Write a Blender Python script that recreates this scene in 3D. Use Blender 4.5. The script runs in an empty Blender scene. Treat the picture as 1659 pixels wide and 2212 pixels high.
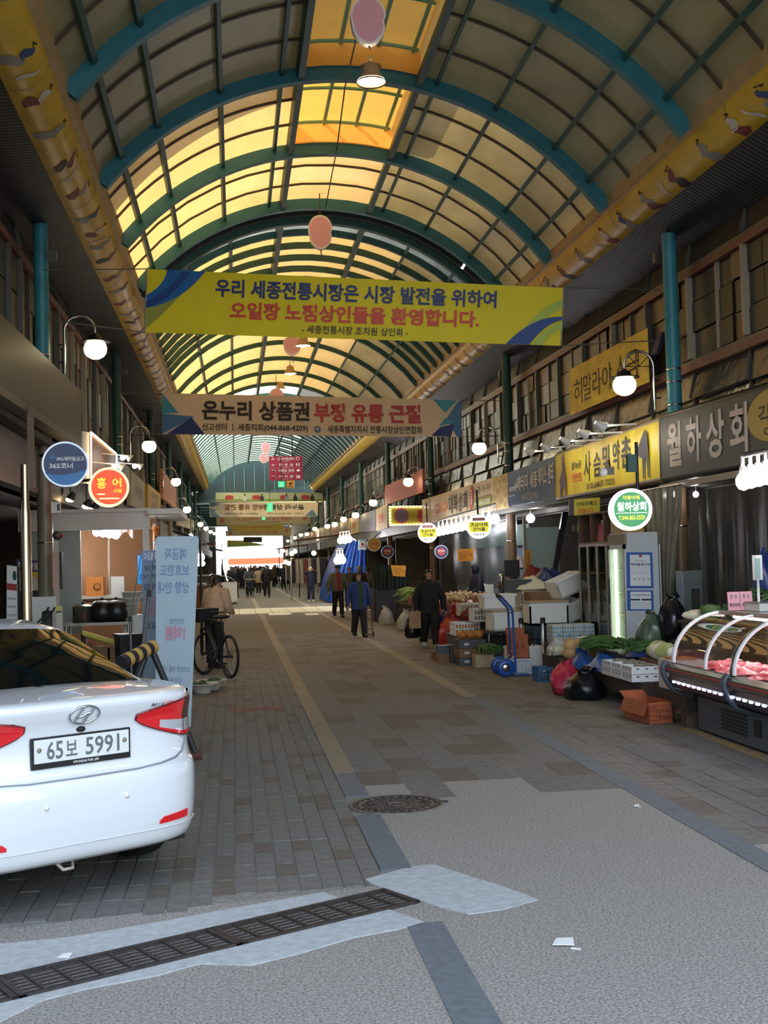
import bpy, bmesh, math, random
from math import sin, cos, pi, radians, sqrt, atan2, floor
from mathutils import Vector as V, Matrix
S = bpy.context.scene
C = S.collection
random.seed(7)
# ---------------------------------------------------------------- camera
FPX, YAW, PITCH, ROLL, EYE = 2600.0, radians(7.1), radians(2.36), radians(1.55), 1.72
_F = V((sin(YAW)*cos(PITCH), cos(YAW)*cos(PITCH), sin(PITCH)))
_R0 = V((cos(YAW), -sin(YAW), 0)); _U0 = _R0.cross(_F)
_R = _R0*cos(ROLL) - _U0*sin(ROLL); _U = _U0*cos(ROLL) + _R0*sin(ROLL)
EYEP = V((0, 0, EYE))
cd = bpy.data.cameras.new('camera'); cam = bpy.data.objects.new('camera', cd); C.objects.link(cam)
cam.matrix_world = Matrix(((_R.x, _U.x, -_F.x, 0), (_R.y, _U.y, -_F.y, 0), (_R.z, _U.z, -_F.z, EYE), (0, 0, 0, 1)))
cd.sensor_fit = 'VERTICAL'; cd.sensor_height = 24.0; cd.lens = 24.0*FPX/2212.0
cd.clip_start = 0.1; cd.clip_end = 600
S.camera = cam
# ---------------------------------------------------------------- light and exposure
S.view_settings.view_transform = 'Standard'; S.view_settings.look = 'None'
S.view_settings.gamma = 1.0; S.view_settings.use_curve_mapping = False
S.view_settings.exposure = 1.8
S.cycles.max_bounces = 8; S.cycles.diffuse_bounces = 4; S.cycles.transparent_max_bounces = 12
S.cycles.sample_clamp_indirect = 6.0
w = bpy.data.worlds.new('sky'); S.world = w; w.use_nodes = True
nt = w.node_tree; bg = nt.nodes['Background']
sk = nt.nodes.new('ShaderNodeTexSky'); sk.sky_type = 'NISHITA'; sk.sun_disc = False
sk.sun_elevation = radians(38); sk.sun_rotation = radians(-60); sk.air_density = 1.6; sk.dust_density = 2.5; sk.ozone_density = 1.5
mx = nt.nodes.new('ShaderNodeMixRGB'); mx.inputs[0].default_value = .55; mx.inputs[2].default_value = (2.1, 2.35, 2.85, 1)
nt.links.new(sk.outputs[0], mx.inputs[1]); nt.links.new(mx.outputs[0], bg.inputs[0]); bg.inputs[1].default_value = 0.32
sd = bpy.data.lights.new('sun', 'SUN'); sd.energy = 9.5; sd.angle = radians(0.6); sd.color = (1, .93, .8)
sun = bpy.data.objects.new('sun', sd); C.objects.link(sun)
SUN_TO = V((cos(radians(38))*sin(radians(62)), -cos(radians(38))*cos(radians(62))*0.45, -sin(radians(38))))  # travels to the right, down, a little towards the mouth
sun.rotation_euler = SUN_TO.to_track_quat('-Z', 'Y').to_euler()
# ---------------------------------------------------------------- photograph pixel -> place
def ray(x, y): return _F + _R*((x-829.5)/FPX) - _U*((y-1106)/FPX)
def gp(x, y, z=0.0):
    d = ray(x, y); return EYEP + d*((z-EYE)/d.z)
def pX(x, y, X):
    d = ray(x, y); return EYEP + d*(X/d.x)
def pY(x, y, Y):
    d = ray(x, y); return EYEP + d*(Y/d.y)
# ---------------------------------------------------------------- materials
def lin(h):
    h = h.lstrip('#'); r = []
    for i in (0, 2, 4):
        c = int(h[i:i+2], 16)/255
        r.append(c/12.92 if c <= .04045 else ((c+.055)/1.055)**2.4)
    return (r[0], r[1], r[2], 1)
MATS = {}
def mat(name, col='#808080', r=.6, me=0., n=0., ns=8., bump=0., bs=40., em=0., emc=None, al=1., tr=0., coat=0., tl=0., spec=.5, st=None, col2=None):
    """principled material: n = share of noise in the colour at scale ns; bump = fine relief; em = light given off; al = film opacity; tr = glass; tl = translucent sheet"""
    if name in MATS: return MATS[name]
    m = bpy.data.materials.new(name); m.use_nodes = True; t = m.node_tree; N = t.nodes; L = t.links
    b = N['Principled BSDF']; c = lin(col)
    b.inputs['Base Color'].default_value = c; b.inputs['Roughness'].default_value = r; b.inputs['Metallic'].default_value = me
    b.inputs['Specular IOR Level'].default_value = spec
    if coat: b.inputs['Coat Weight'].default_value = coat; b.inputs['Coat Roughness'].default_value = .03
    if al < 1: b.inputs['Alpha'].default_value = al
    if tr: b.inputs['Transmission Weight'].default_value = tr
    if em: b.inputs['Emission Color'].default_value = lin(emc or col); b.inputs['Emission Strength'].default_value = em
    colsock = None
    if n or bump:
        tc = N.new('ShaderNodeTexCoord'); mp = N.new('ShaderNodeMapping'); L.new(tc.outputs['Object'], mp.inputs[0])
        if st: mp.inputs['Scale'].default_value = st
    if n:
        nz = N.new('ShaderNodeTexNoise'); nz.inputs['Scale'].default_value = ns; nz.inputs['Detail'].default_value = 6; L.new(mp.outputs[0], nz.inputs[0])
        cr = N.new('ShaderNodeValToRGB'); cr.color_ramp.elements[0].position = .32; cr.color_ramp.elements[1].position = .68
        lo = tuple(max(0, v*(1-n)) for v in c[:3])+(1,); hi = tuple(min(1, v*(1+n)) for v in c[:3])+(1,)
        if col2: hi = c; lo = lin(col2)
        cr.color_ramp.elements[0].color = lo; cr.color_ramp.elements[1].color = hi
        L.new(nz.outputs[0], cr.inputs[0]); L.new(cr.outputs[0], b.inputs['Base Color']); colsock = cr.outputs[0]
    if bump:
        n2 = N.new('ShaderNodeTexNoise'); n2.inputs['Scale'].default_value = bs; n2.inputs['Detail'].default_value = 5; L.new(mp.outputs[0], n2.inputs[0])
        bp = N.new('ShaderNodeBump'); bp.inputs['Strength'].default_value = bump; bp.inputs['Distance'].default_value = .02
        L.new(n2.outputs[0], bp.inputs['Height']); L.new(bp.outputs[0], b.inputs['Normal'])
    if tl:
        tb = N.new('ShaderNodeBsdfTranslucent'); tb.inputs[0].default_value = c
        if colsock: L.new(colsock, tb.inputs[0])
        ms = N.new('ShaderNodeMixShader'); ms.inputs[0].default_value = tl
        L.new(b.outputs[0], ms.inputs[1]); L.new(tb.outputs[0], ms.inputs[2]); L.new(ms.outputs[0], N['Material Output'].inputs[0])
    MATS[name] = m; return m
# ---------------------------------------------------------------- mesh builder
class MB:
    def __init__(s): s.v = []; s.f = []; s.sm = []
    def add(s, vs, fs, smooth=False):
        o = len(s.v); s.v.extend(vs); s.f.extend([tuple(i+o for i in f) for f in fs]); s.sm.extend([smooth]*len(fs)); return s
    def box(s, a, b, M=None):
        x0, y0, z0 = a; x1, y1, z1 = b
        p = [V(q) for q in ((x0,y0,z0),(x1,y0,z0),(x1,y1,z0),(x0,y1,z0),(x0,y0,z1),(x1,y0,z1),(x1,y1,z1),(x0,y1,z1))]
        if M: p = [M @ q for q in p]
        return s.add(p, [(0,3,2,1),(4,5,6,7),(0,1,5,4),(1,2,6,5),(2,3,7,6),(3,0,4,7)])
    def cbox(s, c, d, rz=0, rx=0, ry=0, taper=1.):
        """box centred on c in x and y, standing on c.z; taper scales its top"""
        M = Matrix.Translation(c) @ Matrix.Rotation(rz, 4, 'Z') @ Matrix.Rotation(ry, 4, 'Y') @ Matrix.Rotation(rx, 4, 'X')
        x, y = d[0]/2, d[1]/2; k = taper
        p = [(-x,-y,0),(x,-y,0),(x,y,0),(-x,y,0),(-x*k,-y*k,d[2]),(x*k,-y*k,d[2]),(x*k,y*k,d[2]),(-x*k,y*k,d[2])]
        return s.add([M @ V(q) for q in p], [(0,3,2,1),(4,5,6,7),(0,1,5,4),(1,2,6,5),(2,3,7,6),(3,0,4,7)])
    def prism(s, pts, off):
        """polygon pts (3-D) swept by off"""
        n = len(pts); off = V(off); P = [V(p) for p in pts]
        return s.add(P + [p+off for p in P], [tuple(range(n))[::-1], tuple(range(n, 2*n))] + [(i, (i+1) % n, n+(i+1) % n, n+i) for i in range(n)])
    def poly(s, pts): return s.add([V(p) for p in pts], [tuple(range(len(pts)))])
    def tube(s, path, r, n=8, cap=True, flat=1.):
        P = [V(p) for p in path]; R = r if isinstance(r, (list, tuple)) else [r]*len(P); vs = []; fs = []
        up = None
        for i, p in enumerate(P):
            t = (P[min(i+1, len(P)-1)] - P[max(i-1, 0)]).normalized()
            if up is None:
                a = V((0, 0, 1)) if abs(t.z) < .9 else V((1, 0, 0))
                up = (a - t*a.dot(t)).normalized()
            else:
                q = up - t*up.dot(t); up = q.normalized() if q.length > 1e-6 else up
            sd_ = t.cross(up)
            for k in range(n):
                a = 2*pi*k/n; vs.append(p + (up*cos(a) + sd_*sin(a)*flat)*R[i])
        for i in range(len(P)-1):
            for k in range(n): fs.append((i*n+k, i*n+(k+1) % n, (i+1)*n+(k+1) % n, (i+1)*n+k))
        s.add(vs, fs, True)
        if cap: s.add(vs[:n], [tuple(range(n))[::-1]]); s.add(vs[-n:], [tuple(range(n))])
        return s
    def lathe(s, prof, n=16, c=(0,0,0), M=None, a0=0., a1=2*pi):
        """profile of (radius, height) turned about the z axis through c"""
        full = abs(a1-a0-2*pi) < 1e-6; m = n if full else n+1; vs = []; fs = []
        for r, z in prof:
            for k in range(m):
                a = a0+(a1-a0)*k/n; p = V((r*cos(a), r*sin(a), z)); vs.append(V(c)+(M @ p if M else p))
        for i in range(len(prof)-1):
            for k in range(n):
                k2 = (k+1) % m
                fs.append((i*m+k, i*m+k2, (i+1)*m+k2, (i+1)*m+k))
        return s.add(vs, fs, True)
    def ball(s, c, r, n=12, sc=(1,1,1), M=None):
        h = n//2; prof = [(sin(pi*i/h), -cos(pi*i/h)) for i in range(h+1)]; vs = []; fs = []
        for q, z in prof:
            for k in range(n):
                p = V((q*cos(2*pi*k/n)*r*sc[0], q*sin(2*pi*k/n)*r*sc[1], z*r*sc[2])); vs.append(V(c)+(M @ p if M else p))
        for i in range(h):
            for k in range(n): fs.append((i*n+k, i*n+(k+1) % n, (i+1)*n+(k+1) % n, (i+1)*n+k))
        return s.add(vs, fs, True)
    def grid(s, f, nu, nv, smooth=True, flip=False):
        vs = [V(f(i/nu, j/nv)) for j in range(nv+1) for i in range(nu+1)]; m = nu+1; fs = []
        for j in range(nv):
            for i in range(nu):
                q = (j*m+i, j*m+i+1, (j+1)*m+i+1, (j+1)*m+i); fs.append(q[::-1] if flip else q)
        return s.add(vs, fs, smooth)
    def build(s, name, m, parent=None, world=False):
        me = bpy.data.meshes.new(name); vs = s.v
        if world and parent is not None:
            I = wm(parent).inverted(); vs = [I @ V(p) for p in vs]
        me.from_pydata([tuple(p) for p in vs], [], s.f); me.polygons.foreach_set('use_smooth', s.sm)
        me.materials.append(m); me.update()
        o = bpy.data.objects.new(name, me); C.objects.link(o)
        if parent is not None: o.parent = parent
        return o
def wm(o):
    M = o.matrix_basis.copy()
    while o.parent: o = o.parent; M = o.matrix_basis @ M
    return M
def tag(o, label=None, cat=None, group=None, kind=None):
    if label: o['label'] = label
    if cat: o['category'] = cat
    if group: o['group'] = group
    if kind: o['kind'] = kind
    return o
def thing(name, label, cat, loc=(0,0,0), rz=0., group=None, kind=None, M=None):
    o = bpy.data.objects.new(name, None); C.objects.link(o); o.empty_display_size = .1
    if M: o.matrix_basis = M
    else: o.location = loc; o.rotation_euler = (0, 0, rz)
    return tag(o, label, cat, group, kind)
def struct(name): return tag(thing(name, None, None), kind='structure')
def dup(root, loc, rz=0., label=None, group=None, sc=None):
    def cp(o, par):
        c = o.copy(); C.objects.link(c)
        if par is not None: c.parent = par
        for ch in [q for q in o.children]: cp(ch, c)
        return c
    r = cp(root, None); r.location = loc; r.rotation_euler = (0, 0, rz)
    if sc: r.scale = (sc,)*3 if not isinstance(sc, tuple) else sc
    if label: r['label'] = label
    if group: r['group'] = group
    return r
def share(o, parent, M=None, name=None):
    """another piece that shares o's mesh"""
    c = bpy.data.objects.new(name or o.name.split('.')[0], o.data); C.objects.link(c); c.parent = parent
    if M is not None: c.matrix_basis = M
    return c
# ---------------------------------------------------------------- lettering
_TX = {}; TRASH = []
TXS = bpy.data.scenes.new('type_setting')         # scratch scene, removed at the end
def glyphs(body, bold):
    k = (body, bold)
    if k in _TX: return _TX[k]
    cu = bpy.data.curves.new('lettering', 'FONT'); cu.body = body; cu.offset = bold; cu.resolution_u = 2; cu.align_x = 'LEFT'; cu.space_line = .85
    o = bpy.data.objects.new('lettering', cu); TXS.collection.objects.link(o)
    me = bpy.data.meshes.new_from_object(o)
    vs = [(p.co.x, p.co.y) for p in me.vertices]; fs = [tuple(p.vertices) for p in me.polygons]
    TRASH.extend((o, cu, me))
    if not vs: vs = [(0, 0), (1, 1)]
    x0 = min(p[0] for p in vs); x1 = max(p[0] for p in vs); y0 = min(p[1] for p in vs); y1 = max(p[1] for p in vs)
    _TX[k] = ([((x-x0)/(x1-x0), (y-y0)/(y1-y0)) for x, y in vs], fs); return _TX[k]
class Board:
    """a flat sign: four world corners (top-left, top-right, bottom-right, bottom-left as seen), real thickness, printed marks laid on its face"""
    def __init__(s, name, label, cat, TL, TR, BR, BL, th, m, group=None, root=None, part='panel', frame=None):
        s.c = [V(TL), V(TR), V(BR), V(BL)]
        n = (s.c[1]-s.c[0]).cross(s.c[3]-s.c[0]).normalized()
        mid = sum(s.c, V())/4
        if n.dot(EYEP-mid) < 0: n = -n
        s.n = n; s.k = 0; s.root = root or thing(name, label, cat, (s.c[2]+s.c[3])/2, 0, group)
        if m: MB().prism(s.c, -n*th).build(part, m, s.root, True)
        if frame:
            mb = MB(); e = .03
            for a, b in ((0,1),(1,2),(2,3),(3,0)): mb.tube([s.c[a]-n*th/2, s.c[b]-n*th/2], max(th*.6, e/2), 4)
            mb.build('frame', frame, s.root, True)
    def at(s, u, v, d=0.):
        a = s.c[0].lerp(s.c[1], u); b = s.c[3].lerp(s.c[2], u); return a.lerp(b, v) + s.n*d
    def nx(s): s.k += 1; return .0035 + .0015*s.k
    def text(s, body, u0, v0, u1, v1, m, bold=.015, mirror=False, name='lettering'):
        vs, fs = glyphs(body, bold); d = s.nx()
        MB().add([s.at(u1+(u0-u1)*x if mirror else u0+(u1-u0)*x, v1+(v0-v1)*y, d) for x, y in vs], fs).build(name, m, s.root, True); return s
    def poly(s, pts, m, name='print'):
        d = s.nx(); MB().poly([s.at(u, v, d) for u, v in pts]).build(name, m, s.root, True); return s
    def rect(s, u0, v0, u1, v1, m, name='print'): return s.poly([(u0,v0),(u1,v0),(u1,v1),(u0,v1)], m, name)
    def oval(s, u, v, ru, rv, m, name='print', n=24): return s.poly([(u+ru*cos(2*pi*k/n), v+rv*sin(2*pi*k/n)) for k in range(n)], m, name)
    def lines(s, rows, m, h=.012, name='print'):
        """rows of small print too fine to read: (u0, v, u1)"""
        d = s.nx(); mb = MB(); rr = random.Random(len(rows)*7+int(rows[0][1]*100))
        for u0, v, u1 in rows:
            u = u0
            while u < u1:
                w_ = min(u1-u, (u1-u0)*rr.uniform(.04, .1)); mb.poly([s.at(a, b, d) for a, b in ((u, v-h), (u+w_*.8, v-h), (u+w_*.8, v+h), (u, v+h))]); u += w_
        mb.build(name, m, s.root, True); return s
def quad_px(px, plane, val):
    f = pX if plane == 'X' else pY
    vals = val if isinstance(val, (tuple, list)) else [val]*4
    return [f(x, y, q) for (x, y), q in zip(px, vals)]
def disc_board(name, label, cat, c, r, axis, th, mface, mrim, group=None, ry=None, rimw=.92):
    """round box sign: c centre, facing along axis; returns a Board over its square"""
    n = V(axis).normalized(); ry = ry or r
    s_ = n.cross(V((0,0,1))).normalized()*-1; u_ = V((0,0,1))
    root = thing(name, label, cat, V(c)-u_*ry, 0, group)
    ring = [V(c)+s_*r*cos(2*pi*k/32)+u_*ry*sin(2*pi*k/32) for k in range(32)]
    MB().prism([p-n*th/2 for p in ring], n*th).build('rim', mrim, root, True)
    for sg in ((1, -1) if th > .05 else (1,)):
        MB().poly([V(c)+(p-V(c))*rimw + n*sg*(th/2+.003) for p in ring]).build('face', mface, root, True)
    TL = V(c)-s_*r+u_*ry; TR = V(c)+s_*r+u_*ry
    TL, TR, BR, BL = [p+n*(th/2+.003) for p in (TL, TR, V(c)+s_*r-u_*ry, V(c)-s_*r-u_*ry)]
    if (TR-TL).dot(_R) < 0: TL, TR, BR, BL = TR, TL, BL, BR
    return Board('', '', '', TL, TR, BR, BL, 0, None, root=root)
# ================================================================ materials of the setting
mat('ground', '#8d8880', .85, n=.22, ns=26, bump=.35, bs=55)
mat('aggregate', '#9a958d', .8, n=.5, ns=80, bump=.3, bs=90)
mat('paver_grey', '#75726c', .85, n=.16, ns=14, bump=.3, bs=60)
mat('paver_pale', '#76726a', .85, n=.16, ns=14, bump=.3, bs=60)
mat('paver_brown', '#6c6358', .85, n=.18, ns=14, bump=.3, bs=60)
mat('kerb_dark', '#6d7276', .8, n=.14, ns=20, bump=.25, bs=70)
mat('kerb_tan', '#8f8470', .8, n=.14, ns=20, bump=.25, bs=70)
mat('cement', '#b9bcbd', .9, n=.12, ns=18, bump=.4, bs=60)
mat('iron', '#4b4442', .6, .6, n=.25, ns=20, bump=.2, bs=90)
mat('iron_dark', '#1c1a1a', .8); mat('iron_cover', '#766e66', .6, .2, n=.25, ns=20, bump=.2, bs=90)
mat('brick_red', '#8a5a4a', .85, n=.2, ns=20)
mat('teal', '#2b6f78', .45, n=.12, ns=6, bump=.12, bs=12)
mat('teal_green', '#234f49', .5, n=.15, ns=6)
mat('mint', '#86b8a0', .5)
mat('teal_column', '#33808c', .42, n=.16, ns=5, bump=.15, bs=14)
mat('beige_column', '#7d745f', .4, n=.14, ns=5)
mat('brown_column', '#6a5238', .45, n=.14, ns=5)
mat('amber_dusty_shade', '#8c8158', .4, n=.2, ns=1.6, st=(1, .4, 1), tl=.045)  # near bays: dust, and the shade over them put into the colour
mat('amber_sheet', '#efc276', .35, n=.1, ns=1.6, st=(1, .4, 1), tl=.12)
mat('amber_dim', '#b0965f', .35, n=.22, ns=1.6, st=(1, .4, 1), tl=.1)  # darker copy of the amber sheet, right slope's shade put into the colour
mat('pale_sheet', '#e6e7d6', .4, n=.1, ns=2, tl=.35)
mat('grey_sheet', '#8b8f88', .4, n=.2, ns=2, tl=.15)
mat('orange_sheet', '#f0b452', .4, n=.06, ns=2, tl=.13)
mat('joint_brown', '#4b3c2f', .6)
mat('gutter_yellow', '#d0a72c', .4, n=.12, ns=3, bump=.06, bs=9)
mat('gutter_lip', '#b59868', .55, n=.12, ns=5)
mat('gable_dark', '#3a4a46', .6)
mat('soffit', '#17181b', .5, n=.12, ns=5)
mat('fascia_grey', '#4a473f', .5, n=.12, ns=1.3)
mat('wall_dark', '#4a453f', .7, n=.2, ns=2)
mat('rail_red', '#693631', .45, n=.15, ns=5)
mat('sash_grey', '#57534c', .4, .3)
mat('sash_pale', '#958a77', .4, .2)
mat('pane_dark', '#26231f', .35, n=.3, ns=1.4, bump=.25, bs=2.5, st=(1, 1, .4), spec=.35)
mat('pane_tan', '#64503a', .38, n=.25, ns=1.8, bump=.25, bs=2.5)
mat('pane_grey', '#36332d', .32, n=.25, ns=1.6, bump=.35, bs=3, spec=.4)
mat('film', '#3d3b37', .2, .2, n=.35, ns=3, bump=.9, bs=5)
mat('steel', '#c9c9c8', .22, 1.)
mat('steel_warm', '#b8a48c', .25, 1.)
mat('white_paint', '#dcdcd6', .45)
mat('black', '#121214', .5)
mat('rubber', '#17171a', .7)
mat('dark_metal', '#2e3034', .45, .5)
mat('globe', '#fff4d0', .3, em=2.6, emc='#ffe9b4')
mat('bulb', '#ffffff', .3, em=26, emc='#fdfbff')
mat('bulb_warm', '#fff0d0', .3, em=7, emc='#ffd596')
mat('shade_tan', '#a98a62', .45)
mat('wire', '#55524c', .6)
# ================================================================ floor
floor_ = struct('floor')
MB().box((-9, -6, -.14), (12, 175, -.008)).build('ground', MATS['ground'], floor_)
# open aggregate concrete at the mouth of the arcade, in front of the drain
mb = MB(); mb.grid(lambda u, v: (-6+6.765*u, -5.9+(6.3+.19*(-6+6.765*u)+5.9)*v, -.001), 6, 6, False); mb.grid(lambda u, v: (.765+7.3*u, -5.9+(6.4+.19*(.765+7.3*u)+5.9)*v, -.001), 40, 6, False); mb.add([V((.945, 6.5796, -.001)), V((2.795, 6.931, -.001)), V((2.795, 10.2, -.001)), V((.945, 9.4, -.001))], [(0, 1, 2, 3)]); mb.build('concrete', MATS['aggregate'], floor_)
def dline(x): return 6.02+.19*x             # the drain runs askew across the street
rr = random.Random(3)
cnt = 0; rest = {k: MB() for k in ('paver_grey', 'paver_pale', 'paver_brown')}
pv = {}
def paver(x, y, wx, wy, m, near):
    global cnt
    g = .006; dz = rr.uniform(-.002, .002)
    if near and cnt < 295:
        key = (wx, wy, m)
        if key not in pv:
            b = MB(); b.cbox((0, 0, -.05), (wx-g, wy-g, .05), taper=.96); o = b.build('paver', MATS[m], floor_); o.location = (x, y, dz); pv[key] = o
        else:
            o = share(pv[key], floor_); o.location = (x, y, dz)
        cnt += 1
    else:
        rest[m].box((x-wx/2+g/2, y-wy/2+g/2, -.05), (x+wx/2-g/2, y+wy/2-g/2, dz))
WX, WY = .115, .29
y = 6.3; row = 0
while y < 24:
    x = .765-WX/2
    while x > -3.6:
        if y > dline(x)+.3 and not (x < -1.9 and y > 16): paver(x, y+(rr.uniform(-.012, .012)), WX, WY, rr.choice(['paver_grey']*5+['paver_pale', 'paver_brown']), y < 14 and x > -.85)
        x -= WX
    y += WY; row += 1
y = 6.4
while y < 26:                                # right-hand verge, bond of long stones
    j = 0; x = 2.97+.105
    while x < 6.0:
        (paver(x, y+(.145 if j % 2 else 0), .21, WY, rr.choice(['paver_pale']*4+['paver_grey', 'paver_brown']), 7.2 < y < 13 and x < 4.4) if y > dline(x)+.1 else None)
        x += .21; j += 1
    y += WY
y = 9.0
while y < 30:                                # middle lane, worn almost flush
    x = .945+.155
    while x < 2.8:
        rest[rr.choice(['paver_pale', 'paver_grey', 'paver_brown'])].box((x-.153, y-.3, -.05), (x+.153, y+.3, rr.uniform(-.0015, .001)))
        x += .309
    y += .606
for k, b in rest.items(): tag(b.build('paving_bed', MATS[k], floor_), kind='stuff')
MB().box((-2.6, 24, -.04), (.765, 175, -.004)).build('far_paving', MATS['paver_brown'], floor_)
MB().box((.945, 30, -.04), (2.81, 175, -.004)).build('far_paving', MATS['paver_brown'], floor_)
MB().box((2.97, 26, -.04), (6.3, 175, -.004)).build('far_paving', MATS['paver_brown'], floor_)
ks = {}
KL = [(.855, 3.7, 1.02), (.855, 4.72, 1.02), (.855, 6.74, .74), (.855, 7.48, .74)]+[(.855, 8.9+k, 1.) for k in range(51)]+[(2.885, 5.9+k, 1.) for k in range(54)]
for x, y, L_ in KL:                          # two lines of kerb slabs set flush
    m = 'kerb_dark' if y < (9.5 if x < 1 else 14) else 'kerb_tan'; o = ks.get((m, L_))
    if o is None: q = MB(); q.box((-.088, .004, -.06), (.088, L_-.004, .003)); ks[(m, L_)] = o = q.build('kerb_slab', MATS[m], floor_)
    else: o = share(o, floor_)
    o.location = (x, y, rr.uniform(-.002, .002))
mat('daylight_pale', '#d8d2b4', .7, n=.08, ns=6)
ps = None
for k in range(14):                          # daylight band and two sun patches, laid as pale slabs and white plates
    q = MB(); q.box((-.29, 0, -.02), (.29, 5.3, .006)); o = q.build('daylight_slab', MATS['daylight_pale'], floor_) if ps is None else share(ps, floor_); ps = ps or o; o.location = (-2.0+.6*k, 42.8, 0)
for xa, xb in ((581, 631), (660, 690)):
    A_, B_ = gp(xa, 1328), gp(xb, 1328); MB().box((A_.x, A_.y-.5, -.01), (B_.x, A_.y+.9, .008)).build('sun_patch', MATS['white_paint'], floor_)
for x in (.855, 2.885): MB().box((x-.088, 60, -.04), (x+.088, 170, .001)).build('kerb_strip', MATS['kerb_tan'], floor_)
# cement bedding round the drain, ragged edge
pts_px = [(0,2040),(150,2024),(330,1995),(520,1958),(700,1925),(790,1898),(880,1872),(935,1868),(1000,1886),(1080,1912),(1165,1944),(1090,1962),(1010,1975),(915,1992),(860,2003),(760,2022),(650,2058),(540,2086),(430,2080),(330,2108),(180,2137),(90,2160),(0,2202)]
cp = [gp(x, y, .004) for x, y in pts_px]; cp = [p + V((rr.uniform(-.012, .012), rr.uniform(-.02, .02), 0)) for p in cp]
cp = [gp(-420, 2120, .004)] + cp + [gp(-420, 2300, .004)]
# leave the slot for the grating open: bedding in two halves about the drain axis
GA = gp(0, 2140, 0); GB = gp(868, 1936, 0); gd = (GB-GA).normalized(); gn = V((-gd.y, gd.x, 0)); GA = GA - gd*1.6; GW = .155; GL = (GB-GA).length
def split_side(sgn):
    top = [p for p in cp if (p-GA).dot(gn)*sgn > GW and (p-GA).dot(gd) < GL+.02]
    top.sort(key=lambda p: (p-GA).dot(gd)); base = [GA+gd*(q.dot(gd)-GA.dot(gd))+gn*sgn*GW+V((0,0,.004)) for q in (top[-1], top[0])]
    return top + base
for sg in (1, -1):
    q = split_side(sg); b = MB(); b.prism(q, (0, 0, -.05)); b.build('cement_bed', MATS['cement'], floor_)
q = [p for p in cp if (p-GA).dot(gd) > GL+.015]; q.sort(key=lambda p: atan2((p-GB).dot(gn), (p-GB).dot(gd)))
q = [GB+gd*.02-gn*.3+V((0,0,.004))] + q + [GB+gd*.02+gn*.3+V((0,0,.004))]
MB().prism(q, (0, 0, -.05)).build('cement_bed', MATS['cement'], floor_)
# ---- drain gratings (each lifts out on its own)
PIT = MB(); PIT.prism([GA-gn*GW, GB-gn*GW, GB+gn*GW, GA+gn*GW], (0, 0, -.025)); PITo = PIT.build('drain_pit', MATS['iron_dark'], floor_); PITo.location = (0, 0, -.012)
gl = 1.025; ngr = 3; g0 = None
for i in range(ngr):
    o_ = GB - gd*(gl*(i+1)+.0); M = Matrix(((gd.x, gn.x, 0, o_.x), (gd.y, gn.y, 0, o_.y), (0, 0, 1, 0), (0, 0, 0, 1)))
    lab = ['iron drain grating at the far end of the drain, nearest the dark kerb strip', 'middle iron drain grating between its two neighbours in the cement', 'iron drain grating nearest the left edge, below the white car'][i]
    if g0 is None:
        g0 = thing('drain_grating', lab, 'grating', group='drain gratings across the street', M=M)
        b = MB()
        for yy in (-GW, GW-.02): b.box((.002, yy, -.03), (gl-.002, yy+.02, .012))
        for xx in (.002, gl-.03): b.box((xx, -GW, -.03), (xx+.028, GW, .012))
        b.build('frame', MATS['iron'], g0)
        b = MB(); b.box((0, 0, -.02), (gl-.06, .014, .006)); first = None
        for k in range(6):
            yy = -GW+.045+k*.043
            if first is None: first = b.build('slat', MATS['iron'], g0); o = first
            else: o = share(first, g0)
            o.location = (.03, yy, 0)
        b = MB(); b.box((0, -GW+.02, -.018), (.016, GW-.02, .009)); cb = None
        for k in range(7):
            o = b.build('cross_bar', MATS['iron'], g0) if cb is None else share(cb, g0); cb = cb or o; o.location = (.11+k*.13, 0, 0)
    else:
        o = dup(g0, (0, 0, 0), label=lab); o.matrix_basis = M
# ---- manhole
mc = gp(856, 1738); mh = thing('manhole_cover', 'round cast iron manhole cover over the left kerb strip', 'manhole', (mc.x, mc.y, .002))
MB().lathe([(.335, -.03), (.335, .006), (.315, .006), (.315, -.002)], 48).build('rim', MATS['iron_cover'], mh)
MB().lathe([(.31, -.03), (.31, .004), (.285, .004), (.285, -.001), (.235, -.001), (.235, .004), (.222, .004), (.222, -.001), (0, -.001)], 48).build('cover', MATS['iron'], mh)
b = MB()
for gx in range(-3, 4):
    for gy in range(-3, 4):
        cx, cy = gx*.064+(.032 if gy % 2 else 0), gy*.064
        if .07 < sqrt(cx*cx+cy*cy) < .19:
            for k in range(4): b.box((cx-.026+k*.015, cy-.026, -.002), (cx-.02+k*.015, cy+.026, .006))
for k in range(26):
    a = 2*pi*k/26; b.cbox((.26*cos(a), .26*sin(a), -.002), (.034, .012, .007), a+(.4 if k % 3 else 1.3))
b.lathe([(.06, -.001), (.06, .006), (.05, .006), (.05, -.001)], 20); tag(b.build('tread_pattern', MATS['iron_cover'], mh), kind='stuff')
MB().cbox((.345, 0, -.01), (.05, .035, .018)).build('lug', MATS['iron'], mh)
# small grille of red brick let into the left paving
bp_ = gp(556, 1532); br = None
for k in range(12):
    b = MB(); b.cbox((0, 0, -.03), (.05, .26, .036), taper=.94)
    o = b.build('brick', MATS['brick_red'], floor_) if br is None else share(br, floor_); br = br or o; o.location = (bp_.x-.3+k*.054, bp_.y, 0)
# worn yellow line by the meat counter
A_, B_ = gp(1478, 1572), gp(1700, 1655); d_ = (B_-A_).normalized(); n_ = V((-d_.y, d_.x, 0))*.06
mat('line_yellow', '#b09038', .8, n=.3, ns=12, col2='#8a8070')
MB().prism([A_-n_, B_-n_, B_+n_, A_+n_], (0, 0, .004)).build('painted_line', MATS['line_yellow'], floor_)
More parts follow.
